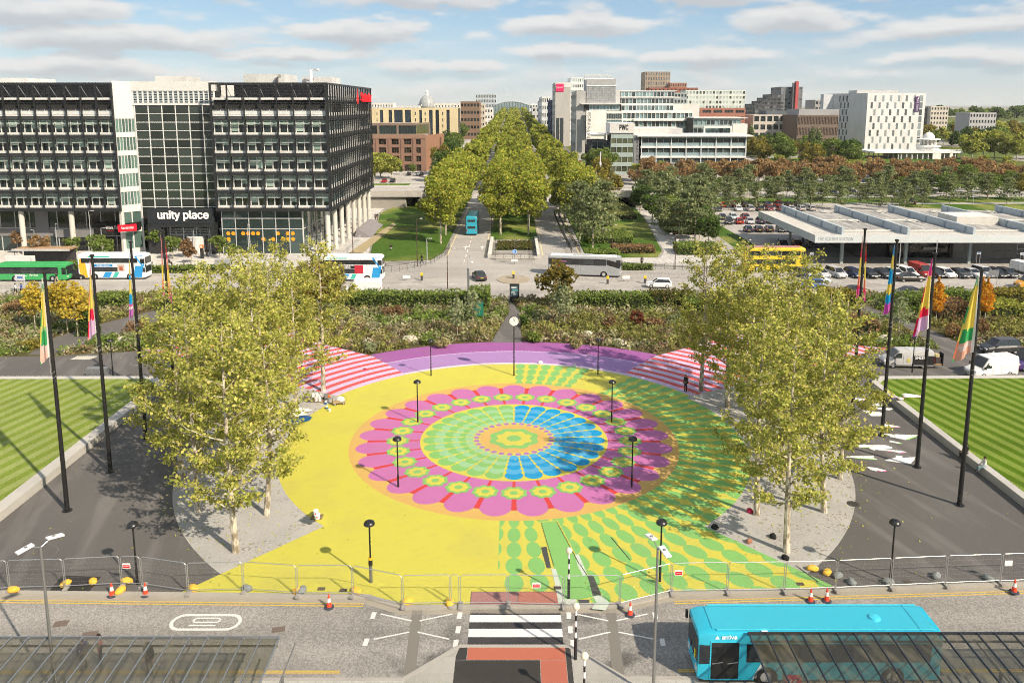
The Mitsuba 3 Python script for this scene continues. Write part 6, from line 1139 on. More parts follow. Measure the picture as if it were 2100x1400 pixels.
for j, (a, b, c_, d, col) in enumerate(((-.45, .3, 2.1, 2.3, (.6, .66, .66)), (-.3, .45, 1.75, 1.95, (.1, .35, .4)), (-.5, .1, 1.45, 1.6, (.55, .6, .6)), (-.2, .5, 1.1, 1.3, (.3, .4, .42)))): sc_.box(a, b, -.142, -.136, c_, d, col)
put(k + '__screen', (sc_, 'satin'), M)
x, y = S(972, 655, .13); put('green_banner', (MB().box(-.75, .75, -.03, .03, .6, 2.6, (.02, .19, .13)).tube([(-.72, 0, 0), (-.72, 0, 2.7)], .03, 4, (.3, .3, .3)).tube([(.72, 0, 0), (.72, 0, 2.7)], .03, 4, (.3, .3, .3)), 'matte'), mat4(x, y, 0, -.2), label='dark green information board at the end of the left hedge', category='board')
x, y = S(1047, 541); k = thing('road_sign', 'round blue keep left sign on a tall pole before the sunken median', 'road sign'); put(k + '__pole', (MB().tube([(0, 0, 0), (0, 0, 5.3)], .05, 6, (.1, .1, .1)), 'satin'), mat4(x, y, 0)); rg = [(.4 * math.cos(t), -.07, 2.3 + .4 * math.sin(t)) for t in np.arange(16) * math.pi / 8]
put(k + '__disc', (MB().loft([[(a * 1.12, b, (c_ - 2.3) * 1.12 + 2.3) for a, b, c_ in rg], [(a, b - .015, c_) for a, b, c_ in rg]], (.72, .72, .72)).loft([[(a, b - .017, c_) for a, b, c_ in rg], [(a, b - .03, c_) for a, b, c_ in rg]], (.02, .2, .55)), 'satin'), mat4(x, y, 0)); put(k + '__arrow', (MB().obox(0, -.11, 2.3, .5, .01, .07, (.75, .75, .75), tilt=.8).obox(-.12, -.11, 2.2, .1, .01, .25, (.75, .75, .75)), 'matte'), mat4(x, y, 0)); put(k + '__plate', (MB().box(-.6, .6, -.3, -.25, .5, .95, (.66, .66, .64)), 'matte'), mat4(x, y, 0))
isl = MB(); px0 = S(1045, 573); e_ = Point(px0).buffer(2.6); e_ = affinity.scale(e_, 1.05, 1.3); isl.prism(e_, 0, .1, (.3, .26, .2)); put('traffic_island', (isl, 'weathered'), kind='structure')
for i, (px, py, w) in enumerate(((1045, 572, 'on the round traffic island'), (857, 575, 'left of the dark car on the road'), (1238, 582, 'below the grey coach'), (1315, 581, 'left of the white hatchback'))):
    x, y = S(px, py); place([('body', shape(MB().box(-.18, .18, -.13, .13, 0, .8, (.06, .06, .06)).box(-.2, .2, -.15, .15, .81, 1.25, (.7, .5, .03)), 'satin'))], 'bollard', mat4(x, y, .05), 'black and yellow traffic bollard ' + w, 'bollard', 'yellow topped traffic bollards')
for px, py, w in ((826, 576, 'left of the dark car'), (1276, 577, 'below the grey coach'), (1047, 541, ''), (125, 600, 'by the walking pair')):
    if w and px != 125: x, y = S(px, py); place([('board', shape(MB().box(-.6, .6, -.03, .03, .45, .95, (.72, .72, .7)), 'matte')), ('legs', shape(MB().tube([(-.4, 0, 0), (-.4, 0, .5)], .03, 4, (.3, .3, .3)).tube([(.4, 0, 0), (.4, 0, .5)], .03, 4, (.3, .3, .3)), 'satin'))], 'street_name_sign', mat4(x, y, 0), 'low white street name board on the traffic island ' + w, 'sign')
for px, py, px2, w, hh, wd in ((36, 600, 0, 'white signboard on a post above the walking pair at the left', 2.9, 1.6), (1877, 585, 0, 'grey backed road sign on two posts behind the nearest right flag', 3.6, 1.5), (1655, 552, 0, 'blue white stop sign by the station canopy', 3.0, .6), (1997, 545, 0, 'white parking sign before the station wall, left one', 2.6, .7), (2086, 547, 0, 'white parking sign before the station wall, right one', 2.6, .7), (1607, 540, 0, 'white road sign left of the station', 2.6, .8)):
    if px == 1877: px, py = 2026, 600
    x, y = S(px, py); place([('board', shape(MB().box(-wd / 2, wd / 2, -.03, .03, hh - wd * .62, hh, (.6, .62, .66) if 'grey' not in w else (.2, .21, .23)).box(-wd * .3, wd * .3, -.036, -.031, hh - wd * .42, hh - wd * .2, (.1, .2, .45) if 'grey' not in w else (.2, .21, .23)), 'satin')), ('posts', shape(MB().tube([(-wd * .4, .05, 0), (-wd * .4, .05, hh)], .04, 5, (.4, .4, .4)).tube([(wd * .4, .05, 0), (wd * .4, .05, hh)], .04, 5, (.4, .4, .4)), 'satin'))], 'road_sign', mat4(x, y, 0, -.1), w, 'road sign')
def mk2(px, py, poly, w):
    x, y = S(px, py); put('cross_road__' + w, (MB().flat(affinity.translate(poly, x, y), .012, (.66, .65, .61)), 'ground_paint'))
arrow = Polygon([(-.1, -2), (.1, -2), (.1, .6), (.55, .6), (0, 2.2), (-.55, .6), (-.1, .6)])
for px in (947, 981): mk2(px, 508, arrow, 'direction_arrow')
for y in np.arange(146, 238, 5.5): put('cross_road__lane_dash', (MB().flat(sbox(-9.35, y, -9.2, y + 3), .012, (.62, .6, .56)), 'ground_paint'))
for x in np.arange(-90, 100, 6.5): put('cross_road__lane_dash', (MB().flat(sbox(x, 127.6, x + 3, 127.75), .012, (.55, .54, .5)), 'ground_paint'))
for sx_ in (-12.9, -5.6, 5.6, 12.8): put('cross_road__edge_line', (MB().flat(sbox(sx_ - .08, 153, sx_ + .08, 240), .012, (.6, .5, .25)), 'ground_paint'))
# the pavilion of the old bus station
O = Bld('station_building', 'low wide old bus station pavilion with a flat roof of long pale fins', 'station')
OX0, OX1, OY0, OY1 = 53.5, 128.0, 141.0, 174.5
rf_ = MB().box(OX0 + .05, OX1, OY0 + .05, OY1, 4.7, 5.86, (.3, .3, .3)); O.part('roof', rf_, 'roof_felt')
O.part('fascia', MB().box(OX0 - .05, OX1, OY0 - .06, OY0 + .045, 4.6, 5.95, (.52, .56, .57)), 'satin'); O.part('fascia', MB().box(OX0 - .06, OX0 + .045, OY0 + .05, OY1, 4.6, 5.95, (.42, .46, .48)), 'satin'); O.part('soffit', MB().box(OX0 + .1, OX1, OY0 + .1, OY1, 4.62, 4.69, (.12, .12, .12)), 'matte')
O.part('lettering', MB().add(*letters('THE OLD BUS STATION', .55, OX0 + .45, OY0 - .07, 5.0, width=6.2, depth=.02), (.25, .27, .28)), 'matte', label='grey capitals on the pale fascia')
O.part('roof_apron', MB().box(OX0 + .1, OX1, OY0 + .2, OY0 + 4.3, 5.87, 5.93, (.42, .41, .38)), 'weathered'); O.part('roof_apron', MB().box(OX0 + .1, OX0 + 4.5, OY0 + 4.31, OY1, 5.87, 5.93, (.42, .41, .38)), 'weathered')
for k in range(6):
    x = OX0 + 5.1 + 11.7 * k; O.part('roof_fin', MB().box(x - .22, x + .22, OY0 + .6, OY1 + .3, 5.9, 7.25, (.40, .46, .50)), 'satin')
    for j in range(5): O.mb('fin_rib', 'satin').box(x - .42, x + .3, OY0 + 3 + 7.0 * j, OY0 + 3.4 + 7.0 * j, 5.9, 7.2, (.3, .36, .4))
    for j in range(2):
        y0 = OY0 + 5.2 + 14 * j; O.part('rooflight', MB().add([(x + .6, y0, 6.3), (x + 10.6, y0, 6.0), (x + 10.6, y0 + 9.5, 6.0), (x + .6, y0 + 9.5, 6.3), (x + .6, y0, 5.88), (x + 10.6, y0, 5.88), (x + 10.6, y0 + 9.5, 5.88), (x + .6, y0 + 9.5, 5.88)], [[0, 1, 2, 3], [4, 5, 1, 0], [5, 6, 2, 1], [6, 7, 3, 2], [7, 4, 0, 3]], (.36, .35, .33)), 'roof_felt')
        O.mb('rooflight_edge', 'matte').box(x + .6, x + 10.8, y0 - .5, y0 - .05, 5.9, 6.12, (.58, .57, .54))
        for q in range(2): O.mb('roof_vent', 'satin').obox(x + 8.0 + q * 1.2, y0 + 10.6 + 1.5 * q, 6.2, 2.2, 1.1, .12, (.6, .6, .58), tilt=.25)
    O.part('column', MB().box(x + 1.25, x + 1.75, 144.9, 145.4, 0, 4.62, (.3, .36, .36)), 'satin')
O.part('roof_box', MB().box(OX0 + 31.5, OX0 + 39.5, OY0 + 12, OY0 + 19, 5.94, 7.6, (.55, .54, .5)), 'weathered')
O.part('column', MB().box(61.0, 61.4, 168, 168.4, 0, 4.62, (.2, .23, .23)), 'satin'); O.part('column', MB().box(55.5, 55.9, 160, 160.4, 0, 4.62, (.2, .23, .23)), 'satin')
wl = O.mb('wall', 'weathered')
for a in range(10):
    for q in range(3): wl.box(83.2 + 2.0 * a, 83.2 + 2.0 * a + 1.97, 150, 150.4, 1.55 * q, 1.55 * q + 1.52, np.array((.27, .255, .235)) * (.88 + .22 * ((a * 7 + q * 5) % 6) / 6))
wl.box(83.2, 128, 150.41, 151, 0, 4.6, (.2, .19, .18)); wl.box(103.3, 128, 150, 150.4, 0, 4.6, (.24, .23, .21))
for k in range(3): 
    for q in range(2): O.part('wall_window', MB().box(95.4 + 1.3 * k, 96.55 + 1.3 * k, 149.9, 149.97, 1.0 + 1.0 * q, 1.85 + 1.0 * q, (.05, .06, .07)), 'glazing')
O.mb('window_frame', 'matte').box(95.2, 99.3, 149.98, 149.995, .85, 2.95, (.6, .6, .58))
for k in range(6): O.part('dark_glazing', MB().quad((71.6 + 1.9 * k, 151, .1), (73.4 + 1.9 * k, 151, .1), (73.4 + 1.9 * k, 151, 4.5), (71.6 + 1.9 * k, 151, 4.5), (.01, .012, .014)), 'glazing')
wl.box(66, 71.5, 152, 170, 0, 4.6, (.05, .05, .05)); wl.box(71.5, 83.1, 151.1, 170, 0, 4.6, (.03, .03, .03)); O.part('lit_counter', MB().box(77.8, 80.6, 150.6, 150.8, 1.6, 2.1, (.5, .48, .4)), 'matte'); O.done()  # counter has a plain pale matte colour
# forecourt shelter and planters
x, y = S(90, 540); place([('roof', shape(MB().box(-5.5, 4.6, -1.2, 2.2, 2.6, 2.85, (.3, .2, .12)).box(-5.6, 4.9, -1.35, -1.2, 2.55, 2.9, (.5, .5, .48)), 'weathered')), ('back_panel', shape(MB().box(-5.2, 4.4, 1.6, 1.8, 0, 2.59, (.04, .04, .042)), 'satin')), ('post', shape(MB().tube([(4.6, -1.1, 0), (4.6, -1.1, 2.6)], .06, 6, BLK).tube([(-5.2, -1.1, 0), (-5.2, -1.1, 2.6)], .06, 6, BLK), 'satin'))], 'forecourt_shelter', mat4(x, y, 0), 'low shelter with a brown planted roof behind the green bus', 'shelter')
x, y = S(36, 552); put('banner_board', (MB().box(-2.6, 2.6, -.05, .05, .9, 2.5, (.62, .62, .6)).add([(2.1 + .3 * math.cos(t) - .4, -.06, 1.7 + .5 * math.sin(t)) for t in np.linspace(-1.3, 1.3, 8)], [[0, i, i + 1] for i in range(1, 7)], (.4, .45, .46)), 'matte'), mat4(x, y, 0), label='long white banner board above the green bus', category='board')
for i, (px, py, w, d) in enumerate(((345, 545, 9, .5), (400, 540, 6, .5), (300, 528, 5, .6))):
    x, y = S(px, py); put('forecourt_wall', (MB().box(-w / 2, w / 2, 0, d, 0, .6, (.55, .54, .5)), 'weathered'), mat4(x, y, 0, .05), label='low pale seat wall on the forecourt, ' + ('by the bus shelter hedge', 'right of the cyclist', 'before the atrium')[i], category='wall')
x, y = S(450, 545); put('planter', (MB().box(-1.2, 1.2, -1, 1, 0, 1.3, (.3, .31, .32)), 'weathered'), mat4(x, y, 0), label='grey square planter before the atrium', category='planter')
x, y = S(407, 530); k = thing('stop_totem', 'black totem with an orange square head before the entrance', 'totem'); put(k + '__post', (MB().box(-.28, .28, -.2, .2, 0, 2.0, (.03, .03, .03)), 'satin'), mat4(x, y, 0)); put(k + '__head', (MB().box(-.32, .32, -.22, .22, 2.01, 2.65, (.8, .2, .02)).box(-.17, .17, -.24, -.221, 2.15, 2.5, (.6, .6, .6)), 'matte'), mat4(x, y, 0))
x, y = S(442, 530); put('round_sign', (MB().lathe([(0, -.06), (.38, -.06), (.38, .06), (0, .06)], 14, (.7, .02, .07)).tube([(0, 0, 0), (0, -2, 0)], .05, 5, (.3, .3, .3)), 'matte'), mat4(x, y, 2.2) @ np.array([[1, 0, 0, 0], [0, 0, 1, 0], [0, 1, 0, 0], [0, 0, 0, 1.0]]), label='round red sign on a post right of the entrance', category='sign')
x, y = S(660, 470); put('sloped_planter', (MB().add([(-1.5, -9, 0), (2.2, -9, 0), (2.2, 9, 0), (-1.5, 9, 0), (-1.4, -7, 1.6), (-.9, -7, 1.6), (-.9, 9, 1.6), (-1.4, 9, 1.6)], [[0, 1, 5, 4], [1, 2, 6, 5], [2, 3, 7, 6], [3, 0, 4, 7], [4, 5, 6, 7]], (.2, .19, .2)), 'weathered'), mat4(-33.6, 184, 0), label='dark sloping planter along the office walk', category='planter')
railing('railing', [(-36.2, 158), (-36.0, 176)], 'grey handrail along the office side walk', c=(.4, .42, .43), step=1.2); railing('railing', [(-32.8, 156), (-33.2, 172)], 'grey handrail in the middle of the office walk', c=(.4, .42, .43), step=1.2); railing('cycle_stand', [S(605, 548), S(655, 530)], 'row of steel cycle stands on the office forecourt', h=.8, rails=1, c=(.35, .36, .37), step=1.0)
# ------------------------------------------------------------------ vehicles
TYRE, RIM, GLS = (.02, .02, .021), (.38, .39, .4), (.02, .024, .028)
def wheel_mesh(r=.32, w=.21):
    m = MB(); m.lathe([(r * .6, -w / 2), (r * .95, -w / 2), (r, -w * .3), (r, w * .3), (r * .95, w / 2), (r * .6, w / 2)], 16, TYRE); m.lathe([(0, -w * .42), (r * .3, -w * .46), (r * .62, -w * .4)], 12, RIM); m.lathe([(r * .62, w * .4), (r * .3, w * .46), (0, w * .42)], 12, RIM)
    m.v = [v[:, [0, 2, 1]] for v in m.v]; return m
WHEEL = shape(wheel_mesh(), 'satin'); BIGW = shape(wheel_mesh(.48, .28), 'satin')
KIND = dict(hatch=(4.1, 1.78, 1.48, .92, -.46, .25, -.38, .06), saloon=(4.7, 1.82, 1.43, .92, -.36, .24, -.2, .06), suv=(4.5, 1.88, 1.68, 1.02, -.47, .27, -.43, .1))
car_cache = {}
def car_parts(kind, col, full=True):
    key = (kind, tuple(col), full)
    if key in car_cache: return car_cache[key]
    L, Wd, H, belt, cb0, cb1, ct0, ct1 = KIND[kind]; w = Wd / 2; c = np.array(col, float)
    ring = lambda x, zb, zt, k: [(x, -w * k * .92, zb), (x, -w * k, zb + .14), (x, -w * k, zt - .2), (x, -w * k * .9, zt), (x, w * k * .9, zt), (x, w * k, zt - .2), (x, w * k, zb + .14), (x, w * k * .92, zb)]
    boot = belt + .02 if kind != 'saloon' else belt
    st_ = [ring(-L / 2, .42, .8, .8), ring(-L / 2 + .1, .26, boot - .06, .94), ring(-L * .34, .2, boot, 1), ring(0, .2, belt, 1), ring(L * .24, .2, belt - .02, 1), ring(L * .42, .22, belt - .16, .96), ring(L / 2 - .06, .3, belt - .28, .84), ring(L / 2, .4, belt - .38, .74)]
    body = MB().loft(st_, c)
    r4 = lambda a, b, wy, z: [(L * a, -wy, z), (L * b, -wy, z), (L * b, wy, z), (L * a, wy, z)]
    zt = H - .05; glass = MB().loft([r4(cb0, cb1, w * .87, belt - .04), r4(ct0, ct1, w * .68, zt)], GLS)
    body.loft([r4(ct0 - .012, ct1 + .012, w * .71, zt - .01), r4(ct0 + .02, ct1 - .02, w * .62, H)], c)
    for s in (-1, 1):
        for a, b in ((cb1, ct1), (cb0, ct0)): body.tube([(L * a, s * w * .875, belt - .05), (L * b, s * w * .69, zt)], .045, 4, c, cap=False)
        body.tube([(L * (cb0 + cb1) / 2, s * w * .885, belt - .05), (L * (ct0 + ct1) / 2, s * w * .7, zt)], .04, 4, np.minimum(c, .05), cap=False)
    parts = [('body', shape(body, 'paint')), ('windows', shape(glass, 'glazing'))]
    if full:
        trim = MB().box(L / 2 - .03, L / 2 + .012, -w * .6, w * .6, .42, .56, (.02, .02, .022)).box(-L / 2 - .01, -L / 2 + .03, -w * .6, w * .6, .4, .5, (.02, .02, .022)); parts.append(('grille', shape(trim, 'satin')))
        parts += [('number_plate', shape(MB().box(L / 2 + .013, L / 2 + .02, -.25, .25, .44, .55, (.7, .7, .68)), 'matte')), ('number_plate', shape(MB().box(-L / 2 - .02, -L / 2 - .011, -.25, .25, .58, .69, (.7, .55, .08)), 'matte'))]
        for s in (-1, 1):
            parts.append(('headlight', shape(MB().obox(L / 2 - .13, s * w * .66, belt - .33, .2, .36, .14, (.6, .62, .64)), 'glazing'))); parts.append(('tail_light', shape(MB().obox(-L / 2 + .06, s * w * .72, belt - .16, .12, .26, .18, (.4, .01, .012)), 'glazing'))); parts.append(('mirror', shape(MB().obox(L * (cb1 - .05), s * (w + .06), belt + .03, .14, .16, .12, c), 'paint')))
    car_cache[key] = parts; return parts
def car(px, py, rot, kind, colname, label, full=True, group=None, key='parked_car', cat='car', z=None, xy=None):
    col = CARCOL[colname]; x, y = S(px, py) if xy is None else xy; z = float(gz(y)) + .02 if z is None else z; p = list(car_parts(kind, col, full)); L, Wd = KIND[kind][:2]; k = thing(key, label, cat, group); M = mat4(x, y, z, rot)
    for q in p: put(k + '__' + q[0], q[1], M)
    for sx_ in (-.31, .30):
        for s in (-1, 1):
            if full or s * math.cos(rot + math.pi / 2) * 0 + 1: put(k + '__wheel', WHEEL, M @ mat4(L * sx_, s * (Wd / 2 - .1), .32))
    return k
CARCOL = dict(black=(.012, .012, .013), grey=(.09, .095, .1), silver=(.42, .43, .44), white=(.74, .74, .73), navy=(.012, .02, .07), red=(.36, .012, .012), blue=(.03, .1, .35), pale=(.45, .52, .56), charcoal=(.035, .037, .04), maroon=(.16, .012, .015))
DR = math.radians
# row of parked cars before the old bus station, seen from the front
row = [(1640, 'grey', 'hatch'), (1674, 'silver', 'hatch'), (1706, 'silver', 'suv'), (1742, 'navy', 'hatch'), (1771, 'black', 'saloon'), (1800, 'charcoal', 'saloon'), (1826, 'white', 'hatch'), (1851, 'white', 'suv'), (1908, 'black', 'hatch'), (1930, 'white', 'hatch'), (1957, 'charcoal', 'saloon'), (1984, 'silver', 'saloon'), (2034, 'black', 'hatch'), (2056, 'charcoal', 'hatch')]
for i, (px, cn, kd) in enumerate(row): car(px, 567, DR(-78), kd, cn, '%s %s, %s car from the left in the row before the old bus station' % (cn if cn != 'pale' else 'pale blue', {'hatch': 'hatchback', 'saloon': 'saloon', 'suv': 'off-roader'}[kd], ordw(i)), group='cars parked before the old bus station')
car(2008, 566, DR(-80), 'suv', 'silver', 'boxy pale off-roader with a white roof among the cars before the station', group='cars parked before the old bus station')
for px, py, rot, kd, cn, lab in ((1858, 576, 0, 'saloon', 'black', 'black saloon driving on the far lane behind the third right flag'), (1853, 606, DR(180), 'saloon', 'charcoal', 'dark saloon on the near lane behind the third right flag'), (1655, 590, DR(180), 'hatch', 'blue', 'blue hatchback half hidden by the right hand grove'), (1668, 580, 0, 'hatch', 'pale', 'pale blue hatchback half hidden by the right hand grove'), (1740, 604, DR(180), 'saloon', 'black', 'dark saloon behind the farthest right flag'), (1343, 589, DR(172), 'hatch', 'white', 'white hatchback driving left of the right hand grove'), (975, 572, DR(104), 'saloon', 'charcoal', 'dark saloon turning in the middle of the junction, seen from behind')): car(px, py, rot, kd, cn, lab, key='car')
car(2040, 724, DR(186), 'suv', 'charcoal', 'dark grey off-roader parked behind the white van at the right edge', z=Z0, key='car')
car(149, 571, 0, 'hatch', 'black', 'black car just behind the first double decker', key='car')
# car parks
rc = np.random.default_rng(21); cn_ = ['black', 'charcoal', 'grey', 'silver', 'white', 'navy', 'red', 'blue', 'silver', 'black', 'charcoal', 'pale', 'maroon']
nice = {'pale': 'pale blue', 'navy': 'dark blue', 'maroon': 'dark red'}
def park(rows, where, group, full=False):
    for ri, (x0, y0, x1, y1, n, rot) in enumerate(rows):
        for i in range(n):
            if rc.random() < .1: continue
            c = cn_[rc.integers(0, len(cn_))]; kd = ['hatch', 'hatch', 'suv', 'saloon'][rc.integers(0, 4)]; t = (i + .5) / n; x, y = x0 + (x1 - x0) * t + rc.normal() * .12, y0 + (y1 - y0) * t + rc.normal() * .15
            car(0, 0, rot + (math.pi if rc.random() < .4 else 0) + rc.normal() * .02, kd, c, '%s %s, %s place, %s row, %s' % (nice.get(c, c), {'hatch': 'hatchback', 'saloon': 'saloon', 'suv': 'off-roader'}[kd], ordw(i), ordw(ri), where), full, group, xy=(x, y))
park([(54, 163, 62.5, 163, 3, 1.4), (52.5, 183, 73, 184, 8, 1.45), (51.5, 196, 78, 198, 10, 1.45), (52, 204, 78, 206, 9, 1.5), (52, 220, 84, 222, 11, 1.5), (52, 229, 84, 231, 10, 1.5)], 'the car park left of the station', 'cars in the car park left of the station', True)
park([(96, 262, 140, 266, 13, 1.5), (98, 276, 146, 280, 14, 1.5), (100, 300, 168, 303, 18, 1.5), (104, 309, 176, 312, 19, 1.5), (96, 338, 170, 341, 18, 1.5)], 'the car park among the autumn trees', 'cars among the autumn trees')
park([(23.8, 280, 23.8, 520, 68, .5), (29.8, 330, 29.8, 420, 26, .5)], 'the street right of the boulevard', 'cars parked along the street right of the boulevard')
park([(-31.5, 356, -31.5, 470, 32, 2.6), (-21.5, 420, -21.5, 640, 40, 2.6)], 'the side street left of the boulevard', 'cars parked along the left side street')
park([(-62, 300, -44, 300, 6, 1.6), (-60, 275, -44, 276, 5, 1.4), (-44, 326, -36, 326, 3, 1.6)], 'the car park before the brown brick offices', 'cars before the brown brick offices')
car(0, 0, 1.2, 'suv', 'black', 'lone black car on the grass verge behind the station roof', xy=(117.5, 236))
# vans
def van(px, py, rot, col, label, L=5.0, H=1.98, rear=None, text=None, z=.02, sash=None, cap=(.03, .03, .03), key='van', bonnet=None):
    x, y = S(px, py); M = mat4(x, y, z, rot); k = thing(key, label, 'van'); w = .97; c = np.array(col); hc = np.array(bonnet if bonnet is not None else col)
    ring = lambda x, zb, zt, kk: [(x, -w * kk * .95, zb), (x, -w * kk, zb + .12), (x, -w * kk, zt - .5 if zt > 1.4 else zt - .2), (x, -w * kk * .9, zt - .05), (x, -w * kk * .8, zt), (x, w * kk * .8, zt), (x, w * kk * .9, zt - .05), (x, w * kk, zt - .5 if zt > 1.4 else zt - .2), (x, w * kk, zb + .12), (x, w * kk * .95, zb)]
    f = L / 2; m = MB().loft([ring(-f, .35, H - .12, .93), ring(-f + .08, .28, H, .97), ring(-.3, .26, H, 1), ring(f - 1.62, .26, H - .04, .99)], c)
    m.loft([ring(f - 1.619, .26, H - .05, .985), ring(f - .82, .26, 1.17, .985)], c, caps=False); m.loft([ring(f - .819, .26, 1.16, .984), ring(f - .2, .28, .98, .94), ring(f, .36, .78, .78)], hc); put(k + '__body', shape(m, 'paint', 35), M)
    zs = H - .1; put(k + '__windscreen', (MB().quad((f - .84, -.84, 1.2), (f - .84, .84, 1.2), (f - 1.5, .76, zs - .02), (f - 1.5, -.76, zs - .02), GLS), 'glazing'), M @ mat4(.03, 0, .03))
    for s in (-1, 1):
        put(k + '__side_window', (MB().add([(f - .98, s * (w + .012), 1.18), (f - 1.85, s * (w + .012), 1.18), (f - 1.85, s * (w - .03), 1.72), (f - 1.4, s * (w - .03), 1.72)], [[0, 1, 2, 3]], GLS), 'glazing'), M)
        put(k + '__headlight', (MB().obox(f - .14, s * .7, .82, .2, .34, .2, (.6, .62, .64)), 'glazing'), M); put(k + '__mirror', (MB().obox(f - 1.0, s * 1.1, 1.25, .14, .2, .28, (.03, .03, .03)), 'satin'), M); put(k + '__tail_light', (MB().obox(-f - .005, s * .88, 1.0, .03, .12, .5, (.4, .01, .01)), 'glazing'), M)
        put(k + '__sill_trim', (MB().box(-f + .3, f - .5, s * .985 - .012, s * .985 + .012, .3, .46, (.2, .2, .2)), 'satin'), M); put(k + '__door_seam', (MB().box(-.45, -.43, s * .975 - .006, s * .975 + .006, .48, 1.5, (.1, .1, .1)).box(-f + .3, -.43, s * .975 - .006, s * .975 + .006, 1.15, 1.17, (.25, .25, .25)).box(f - 2.0, f - 1.985, s * .975 - .006, s * .975 + .006, .48, 1.5, (.1, .1, .1)), 'satin'), M)
        for sx_ in (-.3, .31): put(k + '__wheel', WHEEL, M @ mat4(L * sx_, s * .86, .33, 0, 1.03))
    put(k + '__bumper', (MB().box(f - .16, f + .03, -.8, .8, .32, .6, cap), 'satin'), M); put(k + '__number_plate', (MB().box(f + .031, f + .04, -.26, .26, .4, .51, (.7, .7, .68)), 'matte'), M)
    for q in range(3): put(k + '__roof_rib', (MB().box(-f + .6 + 1.0 * q, -f + .66 + 1.0 * q, -.7, .7, H + .002, H + .03, c * .8), 'paint'), M)
    if rear is not None:
        for s in (-1, 1): put(k + '__rear_panel', (MB().box(-f + .04, -.42, s * .992 - .006, s * .992 + .006, .47, H - .5, rear), 'paint'), M, label='dark rear side panel with white lettering')
    if text:
        v, fcs = letters(text, .34, 0, 0, 0, bold=True, depth=.01, width=1.15 if len(text) < 6 else 1.7); v = v @ np.diag([-1, -1, 1]); v = v + [-.55 if len(text) < 6 else .6, 1.002, 1.1]; put(k + '__lettering', (MB().add(v, fcs, (.8, .8, .8)), 'matte'), M)
    if sash is not None: put(k + '__badge', (MB().box(-.1, .25, .985, .995, .75, 1.15, sash), 'matte'), M)
    return k
van(1848, 752, DR(176), (.72, .72, .71), 'white van with black nose and black rear panel on the right hand asphalt', L=5.3, rear=(.016, .016, .018), text='SHIER', z=Z0, sash=(.5, .45, .12), bonnet=(.014, .014, .016))
van(2022, 772, DR(191), (.74, .74, .72), 'plain white van parked beside the right hand lawn', L=5.2, H=2.25, z=Z0, cap=(.22, .22, .22)); van(2114, 758, DR(186), (.07, .04, .16), 'purple van at the right edge behind the white van', L=5.4, H=2.3, z=Z0, text='ARTIST', cap=(.05, .04, .08))
vk = S(1903, 752, Z0); put('open_van_cargo', (MB().box(-.1, .75, -.8, .8, .5, .62, (.3, .18, .08)).box(-.05, .5, -.7, .1, .62, 1.3, (.06, .05, .05)).box(.1, .6, .2, .7, .62, 1.0, (.4, .05, .03)).box(0, .4, -.6, 0, 1.3, 1.6, (.45, .38, .2)).box(.62, .7, -.85, -.1, .4, 1.8, (.02, .02, .022)), 'matte'), mat4(vk[0] + .05, vk[1], Z0), label='painting tools and crates at the open rear of the black and white van', category='cargo')
van(737, 602, DR(180), (.72, .73, .74), 'white van driving left before the second double decker', L=5.6, H=2.3, text=None); van(2094, 560, DR(-78), (.72, .72, .71), 'white van at the right end of the cars before the station', L=5, H=2.0); van(1880, 566, DR(-82), (.33, .02, .015), 'dark red high van among the cars before the station', L=4.9, H=2.2); van(2108, 590, DR(180), (.7, .33, .03), 'orange vehicle just entering at the right edge', L=5)
